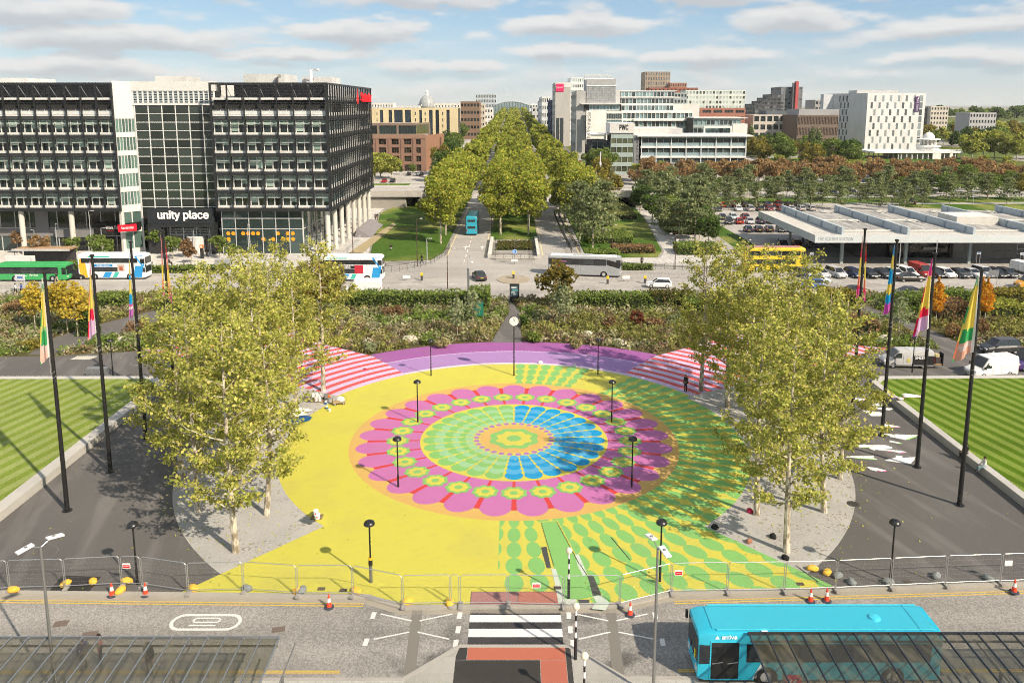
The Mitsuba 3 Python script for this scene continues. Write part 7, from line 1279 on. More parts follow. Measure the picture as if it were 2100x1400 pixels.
# buses
def bus(x, y, rot, L, H, body, label, decks, z=.02, Wd=2.5, cab=1.0, sections=(), roofc=None, doors=None, front_c=None, wheels=(-.28, .28), rearc=None, extra=None, nose=.18, key='bus'):
    k = thing(key, label, 'bus'); M = mat4(x, y, z, rot); w = Wd / 2; f = L / 2; body = np.array(body, float); roofc = body if roofc is None else np.array(roofc)
    ring = lambda xx, kk, zt, zb=.3: [(xx, -w * kk, zb), (xx, -w * kk, zt - .32), (xx, -w * kk * .93, zt - .1), (xx, -w * kk * .7, zt), (xx, w * kk * .7, zt), (xx, w * kk * .93, zt - .1), (xx, w * kk, zt - .32), (xx, w * kk, zb)]
    put(k + '__body', shape(MB().loft([ring(-f, .9, H - .15, .45), ring(-f + .12, .98, H), ring(-f + .6, 1, H), ring(f - .9, 1, H), ring(f - .35, .985, H - .03), ring(f, .93, H - .14, .36)], body), 'paint', 35), M)
    put(k + '__roof', (MB().box(-f + .35, f - .7, -w * .74, w * .74, H - .01, H + .03, roofc), 'paint'), M)
    for (za, zb, xs_) in decks:
        for s in (-1, 1):
            put(k + '__window_band', (MB().box(xs_[0] - .08, xs_[-1] + .08, s * w - .012, s * w + .006, za - .07, zb + .07, (.012, .014, .016)), 'glazing'), M)
            for a, b in zip(xs_[:-1], xs_[1:]): put(k + '__window', (MB().box(a + .05, b - .05, s * (w + .008) - .004, s * (w + .008) + .004, za, zb, np.array(GLS) * rng.uniform(.6, 3.2)), 'glazing'), M)
        put(k + '__windscreen', (MB().box(f - .1, f + .014, -w * .88, w * .88, za - .25, min(zb + .22, H - .3), GLS), 'glazing'), M)
        put(k + '__corner_glass', (MB().box(f - .75, f - .05, -w - .004, -w * .9, za - .15, zb, GLS).box(f - .75, f - .05, w * .9, w + .004, za - .15, zb, GLS), 'glazing'), M)
        put(k + '__rear_window', (MB().box(-f - .02, -f - .002, -w * .7, w * .7, za + .15, zb, GLS), 'glazing'), M)
    for (xa, xb, za, zb, c, sl) in sections:
        for s in (-1, 1): put(k + '__livery_panel', (MB().add([(xa, s * (w + .009), za), (xb, s * (w + .009), za), (xb + sl, s * (w + .009), zb), (xa + sl, s * (w + .009), zb), (xa, s * (w - .02), za), (xb, s * (w - .02), za), (xb + sl, s * (w - .02), zb), (xa + sl, s * (w - .02), zb)], [[0, 1, 2, 3], [0, 4, 5, 1], [1, 5, 6, 2], [2, 6, 7, 3], [3, 7, 4, 0]], c), 'paint'), M)
    for t in wheels:
        for s in (-1, 1):
            put(k + '__wheel_arch', (MB().add([(L * t + .6 * math.cos(a), s * (w + .012), .42 + .6 * math.sin(a)) for a in np.linspace(-.25, math.pi + .25, 12)], [[0, i, i + 1] for i in range(1, 11)], (.012, .012, .012)), 'matte'), M); put(k + '__wheel', BIGW, M @ mat4(L * t, s * (w - .1), .48))
    for s in (-1, 1): put(k + '__headlight', (MB().obox(f + .0, s * w * .68, .75, .08, .36, .22, (.6, .62, .62)), 'glazing'), M); put(k + '__tail_light', (MB().obox(-f - .01, s * w * .82, 1.2, .04, .16, .5, (.4, .01, .01)), 'glazing'), M); put(k + '__mirror', (MB().obox(f + .12, s * (w * .95), 2.35, .12, .18, .4, (.02, .02, .02)), 'satin'), M)
    put(k + '__skirt', (MB().box(-f + .1, f - .1, -w * .98, w * .98, .22, .3, (.03, .03, .03)), 'satin'), M)
    if extra: extra(k, M, f, w)
    return k
def wx(a, b, n): return list(np.linspace(a, b, n + 1))
# turquoise single decker at the stop
bx0, bx1 = 9.15, 21.25
def tq(k, M, f, w):
    put(k + '__door', (MB().box(f - 2.0, f - .62, w - .02, w + .012, .38, 2.35, (.012, .013, .014)), 'glazing'), M); put(k + '__door_frame', (MB().box(f - 2.06, f - 2.0, w - .02, w + .022, .35, 2.42, (.03, .42, .58)).box(f - .62, f - .56, w - .02, w + .022, .35, 2.42, (.03, .42, .58)).box(f - 2.06, f - .56, w - .02, w + .022, 2.36, 2.44, (.03, .42, .58)).box(f - 1.33, f - 1.28, w - .02, w + .02, .38, 2.35, (.02, .02, .02)), 'satin'), M)
    for a in (f - 1.95, f - 1.2): put(k + '__grab_rail', (MB().tube([(a, w + .03, 1.3), (a + .5, w + .03, 1.22)], .02, 5, (.6, .62, .64)), 'metal'), M)
    v, fc_ = letters('arriva', .2, 0, 0, 0, bold=True, depth=.01, width=.75); v = v @ np.diag([-1, -1, 1]) + [f - 1.1, w + .014, 2.56]; put(k + '__lettering', (MB().add(v, fc_, (.75, .8, .82)), 'matte'), M); put(k + '__logo', (MB().add([(f - 1.0, w + .012, 2.55), (f - .78, w + .012, 2.55), (f - .89, w + .012, 2.75)], [[0, 1, 2]], (.75, .8, .82)), 'matte'), M)
    put(k + '__livery_panel', (MB().add([(f - 3.0, w + .012, .4), (f - 2.7, w + .012, .4), (f - 3.1, w + .012, 1.2), (f - 3.4, w + .012, 1.2)], [[0, 1, 2, 3]], (.6, .66, .7)), 'paint'), M); put(k + '__roof_pod', shape(MB().lathe([(.32, 2.9), (.26, 3.02), (.1, 3.06), (0, 3.06)], 14, (.05, .5, .66), (-f + 3.0, .1, 0)), 'paint', 40), M)
    put(k + '__roof_rail', (MB().box(-f + .4, f - .9, w * .8, w * .86, 2.9, 2.95, (.06, .52, .68)).box(-f + .4, f - .9, -w * .86, -w * .8, 2.9, 2.95, (.06, .52, .68)), 'paint'), M); put(k + '__roof_seam', (MB().box(-f + 1.1, -f + 1.14, -w * .9, w * .9, 2.93, 2.945, (.02, .25, .36)), 'paint'), M)
    put(k + '__ticket_sign', (MB().box(f + .035, f + .05, .5, .68, 1.1, 1.6, (.75, .6, .05)), 'matte'), M); put(k + '__roof_patch', (MB().box(f - 3.4, f - 3.1, w * .72, w * .93, 2.86, 2.9, (.7, .72, .74)), 'matte'), M); put(k + '__wiper', (MB().tube([(f + .06, .2, 1.0), (f - .06, .7, 2.2)], .02, 4, BLK).tube([(f + .06, -.4, 1.0), (f - .06, -.1, 2.2)], .02, 4, BLK), 'satin'), M)
bus((bx0 + bx1) / 2, 37.2, math.pi, bx1 - bx0, 2.9, (.02, .40, .56), 'turquoise single decker bus at the stop beside the right hand shelter', [(1.35, 2.2, wx(-5.4, 3.6, 7))], Wd=2.4, extra=tq, wheels=(-.3, .22), roofc=(.04, .40, .54), nose=.28)
WB, BB, OB, TB = (.72, .73, .73), (.02, .28, .62), (.8, .42, .03), (.05, .45, .38)
def dd(ad):
    def ex(k, M, f, w):
        put(k + '__front_hood', shape(MB().loft([[(f - 1.7, s * w * 1.012, 3.95 - 0), (f - .55, s * w * 1.012, 2.3), (f - .1, s * w * .97, 2.2), (f - .35, s * w * .97, 4.1)] for s in (-1, 1)], BB), 'paint'), M)
        if ad == 'film': 
            put(k + '__poster', (MB().box(-3.6, 2.0, -w - .02, -w - .006, 2.12, 2.62, (.02, .02, .022)).box(.9, 2.3, -w - .022, -w - .006, 1.3, 2.7, (.45, .03, .05)), 'matte'), M, label='black and red advertising panel'); put(k + '__lettering', (MB().add(*letters('TRON:ARES', .34, -3.2, -w - .024, 2.2, bold=True, width=3.4, depth=.01), (.75, .75, .75)), 'matte'), M)
        else: put(k + '__poster', (MB().box(-3.0, 0.2, -w - .02, -w - .006, 2.15, 2.6, (.03, .22, .5)).box(1.0, 2.2, -w - .022, -w - .006, 1.4, 2.6, (.5, .42, .36)).box(1.3, 1.9, -w - .026, -w - .021, 1.5, 2.2, (.35, .1, .06)), 'matte'), M, label='blue and brown advertising panels'); put(k + '__lettering', (MB().add(*letters('Magic Event', .22, -2.4, -w - .024, 2.28, bold=True, width=2.1, depth=.01), (.75, .75, .75)), 'matte'), M)
    return ex
secs = [(-5.2, -4.0, .35, 2.6, OB, -.25), (-5.3, -4.35, 2.6, 3.5, OB, 0), (-1.6, -.4, .36, 1.25, BB, .5), (.1, .8, .36, 1.25, TB, .45), (3.6, 4.95, .36, 2.3, BB, .35), (-3.8, -.2, 3.75, 3.92, TB, 0)]
for x0, x1, y, ad, lab in ((-72.6, -61.4, 132.6, 'event', 'white, orange and blue double decker bus before the glass offices, at the left'), (-32.6, -21.7, 131.2, 'film', 'white, orange and blue double decker bus with a black film poster, behind the central shrub')): bus((x0 + x1) / 2, y, 0, x1 - x0, 4.25, WB, lab, [(1.4, 2.0, wx(-3.2, 1.0, 4)), (2.85, 3.5, wx(-4.9, 4.3, 8))], sections=secs, extra=dd(ad), nose=.5, wheels=(-.26, .27))
GB = (.045, .34, .10)
def gbx(k, M, f, w): put(k + '__lettering', (MB().add(*letters('Arriva', .3, -.4, -w - .012, .95, bold=True, width=1.4, depth=.01), (.7, .72, .7)), 'matte'), M); put(k + '__livery_panel', (MB().box(-2.6, -.8, -w - .012, -w - .004, .85, 1.0, (.4, .6, .42)), 'matte'), M)
bus(-79.4, 131.0, 0, 11.4, 2.95, GB, 'green single decker bus at the left edge, before the forecourt shelter', [(1.35, 2.3, wx(-5.3, 4.3, 8))], extra=gbx, wheels=(-.24, .3), nose=.25)
def coachx(k, M, f, w):
    put(k + '__roof_pod', shape(MB().loft([[(a, s * .9 * q, z) for s, z in ((-1, 3.4), (-.9, 3.58), (.9, 3.58), (1, 3.4))] for a, q in ((-1.9, .9), (-1.5, 1), (.6, 1), (1.2, .9))], (.4, .42, .44)), 'paint'), M); put(k + '__black_glass', (MB().add([(f - 2.4, -w - .01, 2.1), (f - .15, -w - .01, 1.5), (f - .1, -w - .01, 2.5), (f - 2.4, -w - .01, 3.0)], [[0, 1, 2, 3]], (.01, .011, .012)), 'glazing'), M)
    put(k + '__lettering', (MB().box(-4.6, -2.9, -w - .016, -w - .006, 1.62, 1.78, (.7, .08, .06)).box(-4.2, -2.9, -w - .016, -w - .006, 1.3, 1.42, (.05, .4, .66)).add(*letters('EXPRESS', .22, -4.3, -w - .018, 2.42, bold=True, width=1.3, depth=.01), (.5, .15, .3)), 'matte'), M)
    put(k + '__luggage_seam', (MB().box(-1.4, -1.37, -w - .01, -w + .01, .4, 1.8, (.1, .1, .1)).box(-.6, -.57, -w - .01, -w + .01, .4, 1.8, (.1, .1, .1)), 'matte'), M)
bus(12.1, 135.0, -.17, 12.3, 3.45, (.30, .315, .33), 'grey coach with a white roof and black window band, in the middle of the road', [(2.0, 2.95, wx(-6.0, 3.6, 5))], roofc=(.68, .69, .69), extra=coachx, wheels=(-.2, .27), nose=.35)
bus(-9.5, 183.0, math.pi / 2, 11.2, 4.3, (.02, .32, .45), 'turquoise double decker driving away up the left carriageway', [(1.4, 2.1, wx(-4.9, 4.3, 6)), (2.9, 3.6, wx(-4.9, 4.6, 6))], nose=.2); bus(45.5, 139.0, 0, 10.6, 4.2, (.72, .5, .03), 'yellow double decker hidden behind the right hand grove', [(1.4, 2.1, wx(-4.7, 3.6, 6)), (2.9, 3.6, wx(-4.7, 4.3, 6))], roofc=(.4, .16, .12))
bus(-12, 560, math.pi / 2, 11.0, 4.2, (.02, .32, .45), 'small turquoise bus far up the left carriageway', [(2.9, 3.6, wx(-4.7, 4.3, 2))], z=float(gz(560)) + .02)

# ------------------------------------------------------------------ people
import manifold3d as m3
ICO = np.array(trimesh.creation.icosphere(1).vertices)
def hull(p, r): 
    q = np.vstack([ICO * ri + np.asarray(pi_) for pi_, ri in zip(p, r)]); return m3.Manifold.hull_points(q)
def chain(pts, rad): return [hull(pts[i:i + 2], rad[i:i + 2]) for i in range(len(pts) - 1)]
def fuse(ms, l=.05):
    m = m3.Manifold.batch_boolean(ms, m3.OpType.Add).to_mesh(); tm = trimesh.Trimesh(m.vert_properties[:, :3], m.tri_verts); trimesh.smoothing.filter_taubin(tm, iterations=4); return tm
SKIN = (.42, .26, .18)
def J(pose):
    s = dict(pel=(0, 0, .95), chest=(0, 0, 1.32), neck=(0, 0, 1.48), head=(0, .02, 1.63), sl=(-.19, 0, 1.42), sr=(.19, 0, 1.42), el=(-.25, 0, 1.14), er=(.25, 0, 1.14), wl=(-.25, .06, .9), wr=(.25, .06, .9), hl=(-.1, 0, .92), hr=(.1, 0, .92), kl=(-.11, .02, .5), kr=(.11, .02, .5), al=(-.11, 0, .09), ar=(.11, 0, .09), fl=(-.12, .15, .04), fr=(.12, .15, .04))
    if pose == 'walk': s.update(kl=(-.1, .2, .52), al=(-.1, .26, .1), fl=(-.1, .42, .05), kr=(.1, -.04, .5), ar=(.1, -.32, .16), fr=(.1, -.2, .04), el=(-.26, -.12, 1.16), wl=(-.24, -.12, .93), er=(.26, .1, 1.15), wr=(.24, .26, .96))
    if pose == 'sit': s.update({k: (v[0], v[1], v[2] - .45) for k, v in s.items()}); s.update(kl=(-.13, .42, .5), kr=(.13, .42, .5), al=(-.13, .44, .1), ar=(.13, .44, .1), fl=(-.13, .6, .05), fr=(.13, .6, .05), wl=(-.12, .32, .58), wr=(.12, .32, .58), el=(-.26, .08, .72), er=(.26, .08, .72))
    if pose == 'crouch': s.update(pel=(0, -.1, .42), hl=(-.1, -.1, .42), hr=(.1, -.1, .42), chest=(0, .18, .72), neck=(0, .3, .86), head=(0, .4, .97), sl=(-.19, .24, .8), sr=(.19, .24, .8), el=(-.24, .4, .52), er=(.24, .4, .52), wl=(-.2, .52, .3), wr=(.2, .52, .3), kl=(-.17, .28, .5), kr=(.17, .28, .5), al=(-.14, .02, .09), ar=(.14, .02, .09), fl=(-.14, .2, .04), fr=(.14, .2, .04))
    return {k: np.array(v, float) for k, v in s.items()}
def hand(w, e):
    d = (w - e) / np.linalg.norm(w - e); side = np.cross(d, [0, 1, .2]); side /= np.linalg.norm(side); o = [hull([w, w + d * .09], [.032, .036])]
    for k, L in enumerate((.062, .075, .078, .066)):
        b = w + d * .09 + side * (k - 1.5) * .02; t = b + d * L * .6 + np.array([0, .012, 0]); o += chain([b, t, t + d * L * .4 + np.array([0, .022, 0])], [.012, .011, .009])
    b = w + d * .03 + side * .03; o += chain([b, b + d * .04 + side * .03, b + d * .075 + side * .035], [.014, .012, .01]); return o
pc = {}
def figure(pose, long_):
    if (pose, long_) in pc: return pc[(pose, long_)]
    j = J(pose); up = (j['head'] - j['neck']); up /= np.linalg.norm(up); fw = np.array([0, 1, 0]) - up * up[1]; fw /= np.linalg.norm(fw); hd = j['head']
    body = [hull([j['neck'] - up * .06, hd - up * .04], [.055, .055]), hull([hd + up * .035, hd - up * .05 + fw * .015], [.098, .075]), hull([hd + fw * .1 - up * .02, hd + fw * .085 - up * .045], [.012, .017])]
    lx = np.cross(fw, up); body += [hull([hd + lx * .096 * s, hd + lx * .1 * s - up * .03], [.02, .016]) for s in (-1, 1)]
    tor = [hull([j['pel'], (j['pel'] + j['chest']) / 2], [.125, .13]), hull([(j['pel'] + j['chest']) / 2, j['chest']], [.13, .145]), hull([j['chest'], j['sl'], j['sr'], j['neck'] - up * .03], [.13, .075, .075, .06])]
    for s in 'lr':
        tor += chain([j['s' + s], j['e' + s], j['e' + s] + (j['w' + s] - j['e' + s]) * .8], [.07, .055, .045]); body += chain([j['e' + s], j['w' + s]], [.042, .03]) + hand(j['w' + s], j['e' + s])
    leg, shoe = [hull([j['hl'], j['hr'], j['pel'] + [0, 0, .04]], [.105, .105, .125])], []
    for s in 'lr': leg += chain([j['h' + s], j['k' + s], j['a' + s]], [.1, .07, .052]); shoe += [hull([j['a' + s] - [0, 0, .03], j['f' + s]], [.055, .04])]
    face = []
    for s in (-1, 1): face += [hull([hd + fw * .09 + lx * .036 * s + up * .01, hd + fw * .092 + lx * .038 * s + up * .01], [.011, .011])]
    hair = hull([hd + up * .045 - fw * .012, hd - fw * .04 - up * (.0 if not long_ else .12)], [.105, .085])
    r = {k: fuse(v) for k, v in dict(body=body + [tor[0]], top=tor, trousers=leg, shoes=shoe, hair=[hair], eyes=face).items()}; pc[(pose, long_)] = r; return r
def person(x, y, z, rot, pose, top, trou, label, hair=(.03, .02, .015), long_=False, skin=SKIN, M=None, tilt=None):
    fg = figure(pose, long_); k = thing('person', label, 'person'); M = mat4(x, y, z, rot) if M is None else M
    for nm, c in (('body', skin), ('top', top), ('trousers', trou), ('shoes', (.05, .05, .05)), ('hair', hair), ('eyes', (.02, .02, .02))): put(k + '__' + nm, shape(MB().mesh(fg[nm], c), 'matte', 60), M)
    return k
DK, JN, HV = (.02, .021, .024), (.05, .07, .12), (.55, .62, .06)
def pp(px, py, rot, pose, top, trou, lab, z=None, **kw):
    x, y = S(px, py, 0 if z is None else z); return person(x, y, .01 if z is None else z, rot, pose, top, trou, lab, **kw)
pp(1398, 802, 2.2, 'stand', DK, DK, 'person in black standing on the right hand striped paint, looking down', z=Z0); pp(617, 770, 1.0, 'crouch', HV, DK, 'person in a yellow high visibility jacket crouching at the edge of the left stripes', z=Z0)
pp(1378, 513, .6, 'walk', DK, DK, 'person in dark clothes walking on the right hand walkway'); pp(1308, 545, -.4, 'walk', DK, DK, 'person in black with a backpack on the pavement right of the coach'); pp(1381, 505, 3.3, 'walk', (.6, .6, .6), (.5, .5, .5), 'person in white beside the dark walker on the right hand walkway'); pp(1392, 504, 3.1, 'walk', (.55, .55, .58), JN, 'person in a pale top at the right of the walkway pair')
pp(762, 452, 3.0, 'walk', DK, DK, 'person in black on the office walk, left one of two'); pp(766, 451, 3.1, 'walk', DK, (.2, .15, .1), 'person with a dark jacket on the office walk, right one of two'); pp(797, 425, 2.8, 'stand', DK, DK, 'person standing at the far end of the office walk'); pp(794, 513, .3, 'sit', DK, (.6, .58, .55), 'person sitting on the sloping lawn with pale trousers', z=.16)
pp(857, 540, -1.2, 'walk', DK, DK, 'person in dark clothes by the railing at the foot of the lawn'); pp(25, 604, 1.7, 'walk', (.55, .6, .62), DK, 'person in a pale top crossing the road at the left, left one of the pair'); pp(37, 604, 1.6, 'walk', (.03, .08, .35), DK, 'person in a blue top crossing the road at the left, right one of the pair'); pp(109, 580, 1.4, 'walk', DK, (.45, .35, .28), 'person walking past the front of the green bus')
pp(661, 533, -.6, 'walk', (.5, .48, .45), DK, 'person in a pale jacket by the office columns, at the cycle stands'); pp(417, 526, .2, 'stand', DK, DK, 'person in black right of the orange totem'); pp(381, 508, .2, 'stand', (.6, .6, .6), DK, 'person inside the entrance portal'); pp(2090, 549, .9, 'stand', (.4, .28, .2), DK, 'person standing by the right parking sign'); pp(1818, 567, -1.4, 'walk', DK, (.3, .3, .3), 'person walking past the parked white hatchback')
person(36.72, 59.1, .31, DR(78), 'sit', (.62, .64, .62), (.2, .3, .33), 'person in a pale hooded top sitting on the right hand lawn edging'); person(36.72, 61.6, .31, DR(84), 'sit', DK, DK, 'person in black sitting on the right hand lawn edging behind the nearest flag pole')
a = DR(-12); lie = np.array([[0, -1, 0, 0], [0, 0, -1, 0], [1, 0, 0, 0], [0, 0, 0, 1.0]]); lie = np.array([[0, 0, 1, 0], [1, 0, 0, 0], [0, 1, 0, 0], [0, 0, 0, 1.0]])
x, y = S(1815, 822, .72); person(0, 0, 0, 0, 'stand', (.5, .5, .52), (.07, .075, .09), 'person in a grey top lying on the right hand lawn', M=mat4(x, y, .86, .25) @ lie)
for i, (px, py, c) in enumerate(((165, 1372, (.04, .05, .14)), (200, 1362, (.3, .08, .1)), (300, 1380, DK), (1745, 1362, (.25, .05, .04)))): pp(px, py, 1 + i, 'stand', c, DK, 'person waiting under the %s hand bus shelter%s' % (('left', ', in dark blue'), ('left', ', in a red top'), ('left', ', in black'), ('right', ', by the bus'))[i], z=Z0)
# cyclist
x, y = S(341, 548); bk = thing('bicycle', 'dark bicycle being ridden across the forecourt', 'bicycle'); M = mat4(x, y, .02, .1)
for s in (-.52, .52): put(bk + '__wheel', (MB().tube([(s + .34 * math.cos(t), 0, .34 + .34 * math.sin(t)) for t in np.linspace(0, 6.3, 18)], .018, 5, BLK), 'satin'), M)
put(bk + '__frame', (MB().tube([(-.52, 0, .34), (-.1, 0, .34), (-.2, 0, .85)], .02, 5, DK).tube([(-.1, 0, .34), (.4, 0, .8), (-.18, 0, .78)], .02, 5, DK).tube([(.52, 0, .34), (.4, 0, .8), (.38, 0, 1.0)], .02, 5, DK), 'satin'), M); put(bk + '__saddle', (MB().obox(-.2, 0, .9, .25, .14, .06, BLK), 'satin'), M); put(bk + '__handlebar', (MB().tube([(.38, -.25, 1.02), (.38, .25, 1.02)], .015, 5, BLK), 'satin'), M)
person(x - .15, y, .42, -1.47, 'sit', DK, DK, 'person in black riding the bicycle on the forecourt')

# ------------------------------------------------------------------ painting gear on the plaza
def tub(px, py, z, r_, h, lab, c=(.72, .72, .71), dot=True):
    x, y = S(px, py, z); k = thing('paint_tub', lab, 'paint tub', 'white paint tubs'); M = mat4(x, y, z)
    put(k + '__body', shape(MB().lathe([(0, 0), (r_ * .92, 0), (r_, h), (r_ * 1.04, h)], 14, c), 'satin', 40), M); put(k + '__lid', shape(MB().lathe([(r_ * 1.06, h), (r_ * 1.06, h + .03), (0, h + .035)], 14, (.74, .74, .73)), 'satin'), M)
    if dot: put(k + '__label', (MB().obox(.02, -r_ * 1.0, h * .5, r_ * .5, .02, r_ * .5, (.6, .05, .08)), 'matte'), M)
for j in range(3): tub(643, 1062, Z0 + .06 + .36 * j, .19, .32, 'white paint tub on the yellow paint, front stack, %s from the bottom' % ordw(j))
for j in range(4): tub(640, 1055, Z0 + .06 + .36 * j, .17, .32, 'white paint tub on the yellow paint, rear taller stack, %s from the bottom' % ordw(j))
x, y = S(642, 1060, Z0); put('pallet', (MB().box(-.4, .4, -.35, .35, 0, .055, (.2, .15, .09)), 'weathered'), mat4(x, y, Z0), label='small board under the two stacks of tubs on the yellow paint', category='pallet')
g = np.random.default_rng(4)
x, y = S(640, 820, Z0); k = thing('pallet', 'wooden pallet loaded with white tubs at the corner of the left stripes', 'pallet')
for q in range(6): put(k + '__plank', (MB().box(-1.0, 1.0, -.62 + .21 * q, -.46 + .21 * q, .08, .11, (.35, .25, .14)), 'weathered'), mat4(x, y, Z0, -.25))
for q in (-.9, 0, .9): put(k + '__bearer', (MB().box(q - .06, q + .06, -.6, .6, 0, .079, (.3, .21, .12)), 'weathered'), mat4(x, y, Z0, -.25))
for i, (px, py, st_) in enumerate(((618, 817, 1), (626, 815, 2), (634, 813, 3), (642, 813, 3), (648, 815, 2), (630, 821, 1), (640, 822, 1), (648, 822, 1))):
    for j in range(st_): tub(px, py, Z0 + .12 + .34 * j, .16, .3, 'white tub on the loaded pallet, %s stack from the left, %s from the bottom' % (ordw(i), ordw(j)), dot=(i + j) % 3 == 0)
x, y = S(662, 822, Z0); k = thing('line_painting_machine', 'small wheeled spraying machine with an orange motor beside the loaded pallet', 'machine'); M = mat4(x, y, Z0, .4)
put(k + '__frame', (MB().tube([(-.4, -.3, .3), (.4, -.3, .3), (.4, .3, .3), (-.4, .3, .3), (-.4, -.3, .3)], .03, 6, (.1, .1, .1)).tube([(-.4, -.25, .3), (-.7, -.25, .95), (-.7, .25, .95), (-.4, .25, .3)], .025, 6, (.1, .1, .1)), 'satin'), M); put(k + '__motor', (MB().obox(.05, 0, .52, .5, .4, .38, (.16, .17, .17)).obox(.2, -.21, .55, .22, .04, .24, (.75, .13, .02)), 'satin'), M)
for s in (-1, 1): put(k + '__wheel', WHEEL, M @ mat4(-.1, s * .38, .2, 0, .62))
x, y = S(687, 828, Z0); k = thing('hand_cart', 'low cart carrying white sacks on the yellow paint', 'cart'); M = mat4(x, y, Z0, .35); put(k + '__deck', (MB().box(-.6, .6, -.35, .35, .2, .26, (.3, .22, .14)), 'weathered'), M); put(k + '__side', (MB().box(-.6, -.56, -.35, .35, .26, .62, (.35, .27, .18)).box(-.6, .1, -.36, -.33, .26, .5, (.33, .25, .16)), 'weathered'), M)
for s in (-1, 1): put(k + '__wheel', WHEEL, M @ mat4(.4 * s, -.3, .12, 0, .4)); put(k + '__wheel', WHEEL, M @ mat4(.4 * s, .3, .12, 0, .4))
v, f = lump(9, .42, .34, .3); put('sack_load', shape(MB().add(v, f, (.66, .65, .62)), 'matte', 50), M @ mat4(.15, 0, .26), label='white sacks piled on the low cart', category='sacks')
x, y = S(600, 862, Z0); put('tarpaulin', (MB().add(*lump(12, 1.4, .8, .1), (.02, .09, .22)), 'matte'), mat4(x, y, Z0, .5), label='crumpled blue tarpaulin at the left edge of the yellow paint', category='tarpaulin')
for j in range(9):
    a = g.uniform(0, 6.3); pts = [(.75 * g.uniform(.35, 1) * math.cos(a + t), .5 * g.uniform(.35, 1) * math.sin(a + t), g.uniform(0, .3)) for t in np.arange(6) * 1.05]; x, y = S(608 + g.normal() * 8, 848 + g.normal() * 6, Z0); put('paper_scrap', (MB().add(pts + [(0, 0, .3)], [[6, i, (i + 1) % 6] for i in range(6)], (.72, .69, .6)), 'matte'), mat4(x, y, Z0 + .12), label='crumpled cream paper on the blue tarpaulin', category='paper', group='crumpled papers on the tarpaulin')
for i, (px, py, c) in enumerate(((660, 828, (.03, .12, .3)), (662, 838, (.03, .12, .3)), (668, 843, (.6, .6, .6)), (741, 757, (.5, .02, .12)))): tub(px, py, Z0, .13, .22, ('small blue paint pot below the machine', 'second small blue paint pot below the machine', 'small white pot on the yellow paint', 'small crimson pot on the left stripes')[i], c, False)
for i, (px, py, c) in enumerate(((1100, 745, (.7, .7, .7)), (1170, 752, (.6, .6, .6)), (1530, 1050, (.5, .03, .08)), (1458, 1083, (.02, .02, .02)), (1528, 1112, (.3, .15, .1)), (1577, 1102, (.02, .02, .02)), (1602, 1146, (.015, .015, .015)))): x, y = S(px, py, Z0); v, f = lump(30 + i, .26, .2, .2); put('kit_bag', shape(MB().add(v, f, c), 'matte', 60), mat4(x, y, Z0, i), label=('white bundle on the white band near the clock', 'pale bundle on the white band right of the clock', 'crimson bag by the second right tree', 'black bag at the gravel corner on the right', 'brown bag on the right gravel', 'black bag in the shade on the right gravel', 'black bag at the foot of the nearest right tree')[i], category='bag')
ST = [(1862, 812, 1.5, 3), (1786, 830, 1.6, 5), (1784, 848, 1.6, 6), (1812, 875, 1.3, 7), (1838, 894, 1.7, 1), (1800, 917, 1.8, 2), (1826, 924, 1.2, 4), (1760, 938, 1.4, 9), (1838, 945, 2.0, 8), (1785, 962, 1.0, 10), (1755, 915, 1.2, 11), (1800, 838, 1.1, 12), (1752, 820, 1.0, 13), (1832, 904, 1.1, 14)]
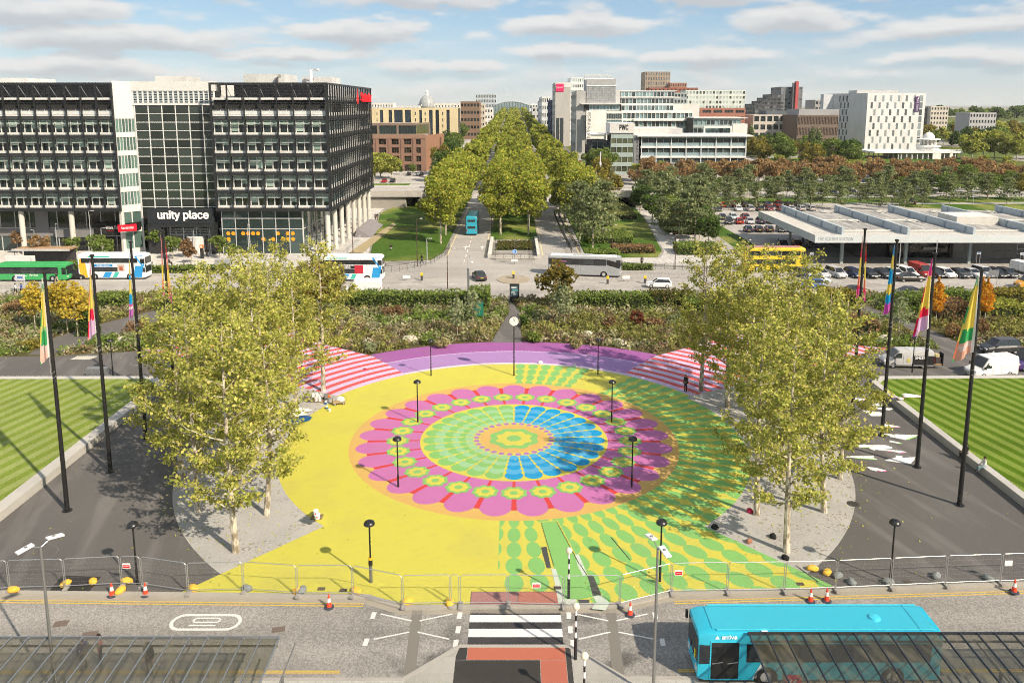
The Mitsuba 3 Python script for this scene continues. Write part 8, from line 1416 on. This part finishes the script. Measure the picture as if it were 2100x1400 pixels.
for i, (px, py, q, sd_) in enumerate(ST):
    g2 = np.random.default_rng(sd_); n = g2.integers(5, 9); rad = g2.uniform(.3, 1, n) * q; pg = Polygon([(rr * math.cos(t), rr * .55 * math.sin(t)) for rr, t in zip(rad, np.sort(g2.uniform(0, 6.28, n)))]).buffer(.001); z = Z0 if i else .72; x, y = S(px, py, z); m = MB().prism(pg, .012, .05, (.74, .74, .73))
    c2 = [(.75, .2, .42), (.25, .6, .15), (.74, .74, .73)][i % 3]; m.prism(affinity.translate(affinity.scale(pg, .7, .7), .25, -.15).difference(pg), .01, .03, c2)
    k = put('stencil_sheet', (m, 'matte'), mat4(x, y, z), label='cut white stencil sheet ' + ('lying on the right hand lawn' if i == 0 else 'on the right hand asphalt, %s from the lawn corner' % ordw(i - 1)), category='stencil sheet', group='stencil sheets drying by the right hand lawn')
k = thing('barrier_stack', 'stack of folded steel crowd barriers on the left hand asphalt', 'barriers'); x, y = S(190, 776, Z0)
for j in range(6):
    m = MB(); yy = .12 * j; m.tube([(-1.05, yy, .15), (-1.05, yy, 1.1), (1.05, yy, 1.1), (1.05, yy, .15), (-1.05, yy, .15)], .022, 5, GALV)
    for u in np.arange(-.9, 1.0, .15): m.tube([(u, yy, .15), (u, yy, 1.1)], .01, 3, GALV, cap=False)
    put(k + '__barrier', (m, 'metal'), mat4(x, y, Z0))
for px, py, w, d, lab in ((246, 787, 1.6, .25, 'low bundle of brown boards before the left hand grove'), (272, 783, 1.2, .4, 'second bundle of boards beside the left hand grove')): x, y = S(px, py, Z0); k = thing('board_bundle', lab, 'boards'); [put(k + '__plank', (MB().box(-w / 2, w / 2, -.3 + .2 * q, -.12 + .2 * q, 0, d, (.3, .2, .12)), 'weathered'), mat4(x, y, Z0)) for q in range(3)]
x, y = S(287, 782, Z0); put('white_sack', shape(MB().add(*lump(44, .4, .35, .4), (.7, .7, .69)), 'matte', 60), mat4(x, y, Z0), label='white sack beside the boards at the left hand grove', category='sack')
x, y = S(163, 733, Z0); sheet('inspection_slab', Polygon([(x - 1.2, y - .7), (x + 1.2, y - .7), (x + 1.4, y + .6), (x - 1.0, y + .6)]), Z0 + .006, 'weathered', (.45, .44, .38), kind='structure')

# ------------------------------------------------------------------ the slightly hazy air of the afternoon
scene['air'] = {'type': 'homogeneous', 'albedo': {'type': 'rgb', 'value': [.95, .955, .96]}, 'sigma_t': .00006}
scene['camera']['medium'] = {'type': 'ref', 'id': 'air'}
scene['haze'] = {'type': 'cube', 'to_world': T().translate([0, 2800, 60]).scale([3800, 3300, 62]), 'bsdf': {'type': 'null'}, 'interior': {'type': 'ref', 'id': 'air'}}
labels['haze'] = dict(label='thin pale haze over the town', category='haze', kind='stuff')
